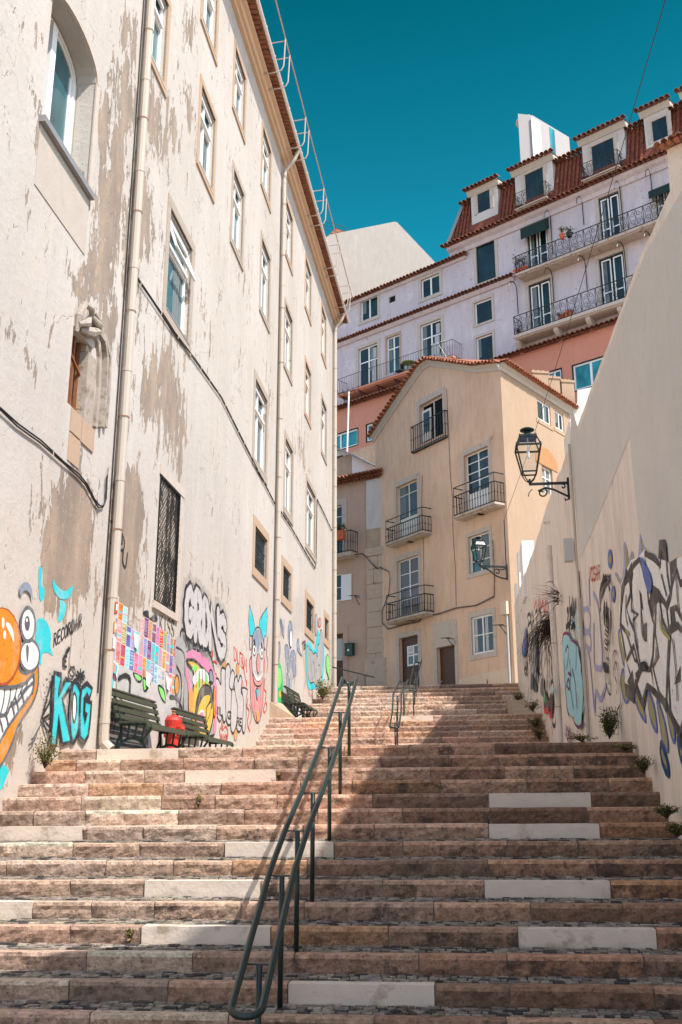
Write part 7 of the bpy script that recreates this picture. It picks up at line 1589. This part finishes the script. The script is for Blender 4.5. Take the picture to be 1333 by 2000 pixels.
# ================================================================ plants
def leafy(name, label, c, r, h, n, mats, cat, lean=Vector((0, 0, 0)), leaf=.05, stems=5, seed=1, flat=.6, group=None):
    rr = random.Random(seed); o = thing(name, label, cat, c, group); m = MB(); fm = MB()
    tips = []
    for i in range(stems):
        a = rr.uniform(0, 6.28); tip = c + Vector((math.cos(a) * r * rr.uniform(.2, 1), math.sin(a) * r * rr.uniform(.2, 1) * flat, h * rr.uniform(.45, 1))) + lean * rr.uniform(.5, 1); mid = (c + tip) / 2 + Vector((rr.uniform(-.02, .02), rr.uniform(-.02, .02), .02)); m.tube([c, mid, tip], [.007, .005, .002], 4); tips.append((c, mid, tip))
    m.build('stem', 'twig', o)
    for i in range(n):
        b_, md, tp = rr.choice(tips); q = rr.uniform(.25, 1.05); p_ = (b_.lerp(md, q * 2) if q < .5 else md.lerp(tp, (q - .5) * 2)) + Vector((rr.gauss(0, r * .16), rr.gauss(0, r * .12), rr.gauss(0, h * .05)))
        d1_ = Vector((rr.uniform(-1, 1), rr.uniform(-1, 1), rr.uniform(-.2, .9))).normalized(); d2_ = d1_.orthogonal().normalized(); l = leaf * rr.uniform(.5, 1.2)
        fm.add([p_, p_ + d1_ * l * .5 + d2_ * l * .28, p_ + d1_ * l, p_ + d1_ * l * .5 - d2_ * l * .28], [(0, 1, 2, 3)], rr.randrange(len(mats)))
    fm.build('foliage', mats, o); return o
def wallpt(side, s, z, off=.08): return STREET.P(s, z, (TL + off) if side < 0 else (TR - off))
GRP = 'weeds growing along the right wall'
leafy('weed', 'yellow green weed clump sprouting from the stair edge at the left wall', wallpt(-1, 12.3, .35, .22), .20, .40, 900, ['leaf', 'leaf_dry', 'leaf'], 'plant', seed=2, leaf=.03, stems=18)
leafy('weed', 'tall green weed on the lower landing at the foot of the right wall', wallpt(1, 13.95, .75, .18), .16, .40, 1100, ['leaf_dark', 'leaf', 'leaf'], 'plant', seed=3, leaf=.035, stems=20)
leafy('weed', 'low pale weeds just left of the tall green one on the landing', wallpt(1, 14.2, .72, .5), .26, .12, 320, ['leaf', 'leaf_dry'], 'plant', seed=4, leaf=.03, stems=14)
for k, (s, z, r_, h_, lab) in enumerate(((11.75, .25, .2, .34, 'mossy green tuft beside the right wall, fourth step below the landing'), (10.62, -.2, .18, .22, 'green tuft hugging the right wall next to the second white slab'), (10.2, -.36, .18, .26, 'lowest bushy green tuft at the right picture edge'), (9.45, -.7, .15, .16, 'tiny weed at the right picture edge below the bushy tuft'), (12.9, .55, .22, .12, 'flat moss patch on the step just below the landing, right side'))):
    leafy('weed', lab, wallpt(1, s, z, .14), r_ * .85, h_ * .55, 600, ['leaf_dark', 'leaf', 'leaf_dry'], 'plant', seed=10 + k, leaf=.028, stems=22, group=GRP)
for k, (s, z, lab) in enumerate(((26.3, 1.4, 'dark bushy tuft low on the second flight at the right wall'), (27.2, 1.75, 'dark bushy tuft higher on the second flight at the right wall'), (28.1, 2.25, 'small tuft beside the concrete wedge on the right'), (35.5, 3.2, 'little weed at the right wall on the top flight'))):
    leafy('weed', lab, wallpt(1, s, z, .2), .28, .34, 700, ['leaf_dark', 'leaf', 'leaf_dry'], 'plant', seed=30 + k, leaf=.04, stems=24, group=GRP)
leafy('weed', 'spiky yellow green plant at the left wall beyond the far bench', wallpt(-1, 36.3, 3.4, .4), .45, .7, 700, ['leaf', 'leaf_dry', 'leaf_dark'], 'plant', seed=41, leaf=.09, stems=16)
for k, (s, t, z, lab) in enumerate(((8.98 + .02, -2.9, -1.06, 'dry grass sprig on the fourth step from the bottom left'), (11.7, -3.05, .03, 'thin grass sprig in front of a riser left of the handrail'), (12.47, -2.25, .34, 'grass sprig in front of the upper left white slab'), (39.1, 1.0, 4.18, 'brown tuft on the top step in front of the doors'))):
    leafy('grass_sprig', lab, STREET.P(s - .06 if k < 3 else s, z - (.14 if k < 3 else 0), t), .07, .13 if k < 3 else .25, 14, ['leaf', 'leaf_dry'], 'grass', seed=50 + k, leaf=.05, stems=7)
def vine(name, label, c, r, n, seed, droop):
    rr = random.Random(seed); m = MB()
    for i in range(n):
        d = (-T * rr.uniform(.1, 1) + D * rr.uniform(-1.4, 1.0)).normalized(); p_ = Vector(c) + D * rr.uniform(-.5, .5) * r * .5 + Z * rr.uniform(-.25, .1) * r; r_ = r * rr.uniform(.35, 1); pts = [p_]
        v_ = d + Z * rr.uniform(-.1, .6)
        for k in range(7): v_ = v_ - Z * droop * rr.uniform(.5, 1.4) + Vector((rr.gauss(0, .28), rr.gauss(0, .28), rr.gauss(0, .2))); p_ = p_ + v_.normalized() * r_ / 7 * rr.uniform(.7, 1.3); pts.append(p_)
        m.tube(pts, [.008 - .001 * k for k in range(8)], 3, caps=False)
    one(name, m, 'twig', label, 'dry bush', c)
a, z = RW.hit(1094, 1160); vine('dry_bush', 'small bare twig tuft sticking out high on the right wall', RW.P(a, z, .02), .8, 34, 5, .12)
a, z = RW.hit(1077, 1202); vine('dry_bush', 'dense hanging tangle of dry twigs on the right wall above the graffiti', RW.P(a, z - .1, .02), 1.3, 170, 6, .5)
# potted plants and things on the balconies
def pot(fr, a, n, z, label, seed, r=.16, h=.3, leafh=.5, mats=('leaf_dark', 'leaf'), red=True):
    c = fr.P(a, z, n); o = leafy('potted_plant', label, c + Z * h, .3, leafh, 160, list(mats), 'potted plant', seed=seed, leaf=.12, stems=7); m = MB(); m.lathe(c, [(r * .7, 0), (r, h * .85), (r * 1.1, h * .86), (r * 1.1, h), (r * .8, h)], 10); m.build('pot', 'terracotta_pot' if red else 'iron_dark', o)
zU = z_bu = slab_px(PB, .9, c7(437, 1048), c7(1260, 760))[2]
pot(PB, PB.hit(*c7(480, 1000), .5)[0], .5, zU, 'tall bushy plant at the left end of the upper iron balcony', 61, .3, .4, 1.3, ('leaf_dry', 'leaf', 'leaf_dark')); pot(PB, PB.hit(*c7(430, 990), .75)[0], .6, zU, 'pale leaved plant leaning out of the upper balcony corner', 62, .2, .4, 1.1, ('smoke_leaf',) if False else ('leaf_dry', 'leaf'))
pot(PB, PB.hit(*c7(685, 850), .95)[0], .95, zU + 1.05, 'spiky plant hanging on the upper balcony rail, left one', 63, .16, .3, .6, ('leaf_dark', 'leaf_dry')); pot(PB, PB.hit(*c7(724, 835), .95)[0], .95, zU + 1.0, 'round dark plant hanging on the upper balcony rail, right one', 64, .2, .25, .4, ('leaf_dark',), False)
pot(PB, PB.hit(*c7(685, 1300), .7)[0], .7, zl_, 'left of two red pots on the lower iron balcony', 65, .22, .35, .1); pot(PB, PB.hit(*c7(722, 1290), .7)[0], .7, zl_, 'right of two red pots on the lower iron balcony', 66, .26, .42, .1)
pot(PB, PB.hit(*c7(445, 1360), .6)[0], .6, zl_, 'yellow flowering plant in the left corner of the lower iron balcony', 67, .18, .2, .5, ('leaf_dry', 'leaf'))
o = thing('planter_box', 'orange terracotta window box on the rail of the low house balcony', 'planter', SHF.P(SHF.hit(*z6(250, 1390), .65)[0], SHF.hit(*z6(250, 1390), .65)[1], .65)); m = MB(); a0 = SHF.hit(*z6(60, 1390), .65); a1 = SHF.hit(*z6(340, 1380), .65); m.box(SHF, a0[0], a1[0], a1[1] - .25, a1[1] + .25, .62, .9); m.build('trough', 'terracotta_pot', o)
m = MB(); rr = random.Random(9)
for i in range(120):
    p_ = SHF.P(rr.uniform(a0[0], a1[0]), a1[1] + .25 + rr.uniform(0, .3), rr.uniform(.6, .9)); d = Vector((rr.uniform(-1, 1), rr.uniform(-1, 1), 1)).normalized() * .15; e = d.orthogonal().normalized() * .04; m.add([p_, p_ + d * .5 + e, p_ + d, p_ + d * .5 - e], [(0, 1, 2, 3)], 0)
m.build('foliage', 'leaf', o)
# green round table and dark chair on the rusty balcony
tx, _ = PB.hit(*c4(333, 590), .5); zq = zb_
o = thing('balcony_table', 'round lime green plastic table on the rusty balcony', 'table', PB.P(tx, zq, .5)); m = MB(); m.lathe(PB.P(tx, zq + .78, .5), [(.0, 0), (.42, 0), (.44, .03), (.42, .06), (0, .06)], 16); m.build('table_top', 'plastic_green', o)
for dx, dn in ((-.25, -.2), (.25, -.2), (.25, .2), (-.25, .2)): m = MB(); m.tube([PB.P(tx + dx * 1.2, zq, .5 + dn * 1.2), PB.P(tx + dx * .6, zq + .78, .5 + dn * .6)], .03, 6); m.build('leg', 'plastic_green', o)
cx = PB.hit(*c4(300, 605), .5)[0]; o = thing('balcony_chair', 'dark folding chair left of the green table on the rusty balcony', 'chair', PB.P(cx, zq, .5))
m = MB(); m.box(PB, cx - .25, cx + .25, zq + .42, zq + .46, .25, .7); m.build('seat', 'iron_dark', o); m = MB(); m.box(PB, cx + .22, cx + .26, zq + .5, zq + .85, .25, .7); m.build('backrest', 'iron_dark', o)
for dx, dn in ((-.23, .28), (.23, .28), (-.23, .67), (.23, .67)): m = MB(); m.tube([PB.P(cx + dx, zq, dn), PB.P(cx + dx, zq + .42, dn)], .02, 5); m.build('leg', 'iron_dark', o)
rx = PB.hit(*c4(450, 540), .6)[0]; o = thing('drying_rack', 'pale drying rack with cloth at the right end of the rusty balcony', 'drying rack', PB.P(rx, zq, .6))
m = MB()
for dn in (.2, .9): m.tube([PB.P(rx - .7, zq, dn), PB.P(rx, zq + 1.3, dn), PB.P(rx + .7, zq, dn)], .02, 5)
for i in range(5): m.tube([PB.P(rx - .5 + .25 * i, zq + 1.3, .2), PB.P(rx - .5 + .25 * i, zq + 1.3, .9)], .012, 4)
m.build('frame', 'sash_white', o); m = MB(); m.quad(PB.P(rx - .45, zq + 1.3, .9), PB.P(rx + .1, zq + 1.3, .9), PB.P(rx + .15, zq + .5, .95), PB.P(rx - .5, zq + .45, .93)); m.build('cloth', 'curtain', o)
# aerial mast
a = at_depth(682, 765, 55); b = at_depth(678, 900, 55); o = thing('aerial_mast', 'thin white antenna mast rising in front of the salmon wall', 'mast', b); m = MB(); m.tube([b, a], .05, 6); m.build('mast', 'sash_white', o)
m = MB(); m.tube([a + Vector((-.9, 0, -.2)), a + Vector((.6, .2, .25))], .03, 5)
for i in range(6): c = (a + Vector((-.9, 0, -.2))).lerp(a + Vector((.6, .2, .25)), i / 5); m.tube([c + Vector((-.1, -.5, 0)), c + Vector((.1, .5, 0))], .015, 4)
m.build('aerial', 'iron_dark', o)
# camera on the boundary wall corner
cpos = at_depth(1152, 800, 20); o = thing('security_camera', 'tiny white dome camera on a pole above the boundary wall', 'camera', cpos); m = MB(); m.tube([cpos + Z * .35, cpos], .015, 6); m.lathe(cpos - Z * .05, [(.0, 0), (.05, .02), (.05, .07), (.02, .09)], 10); m.build('housing', 'sash_white', o); m = MB(); m.lathe(cpos - Z * .08, [(.0, 0), (.03, .01), (.035, .03)], 10); m.build('lens', 'iron_dark', o)
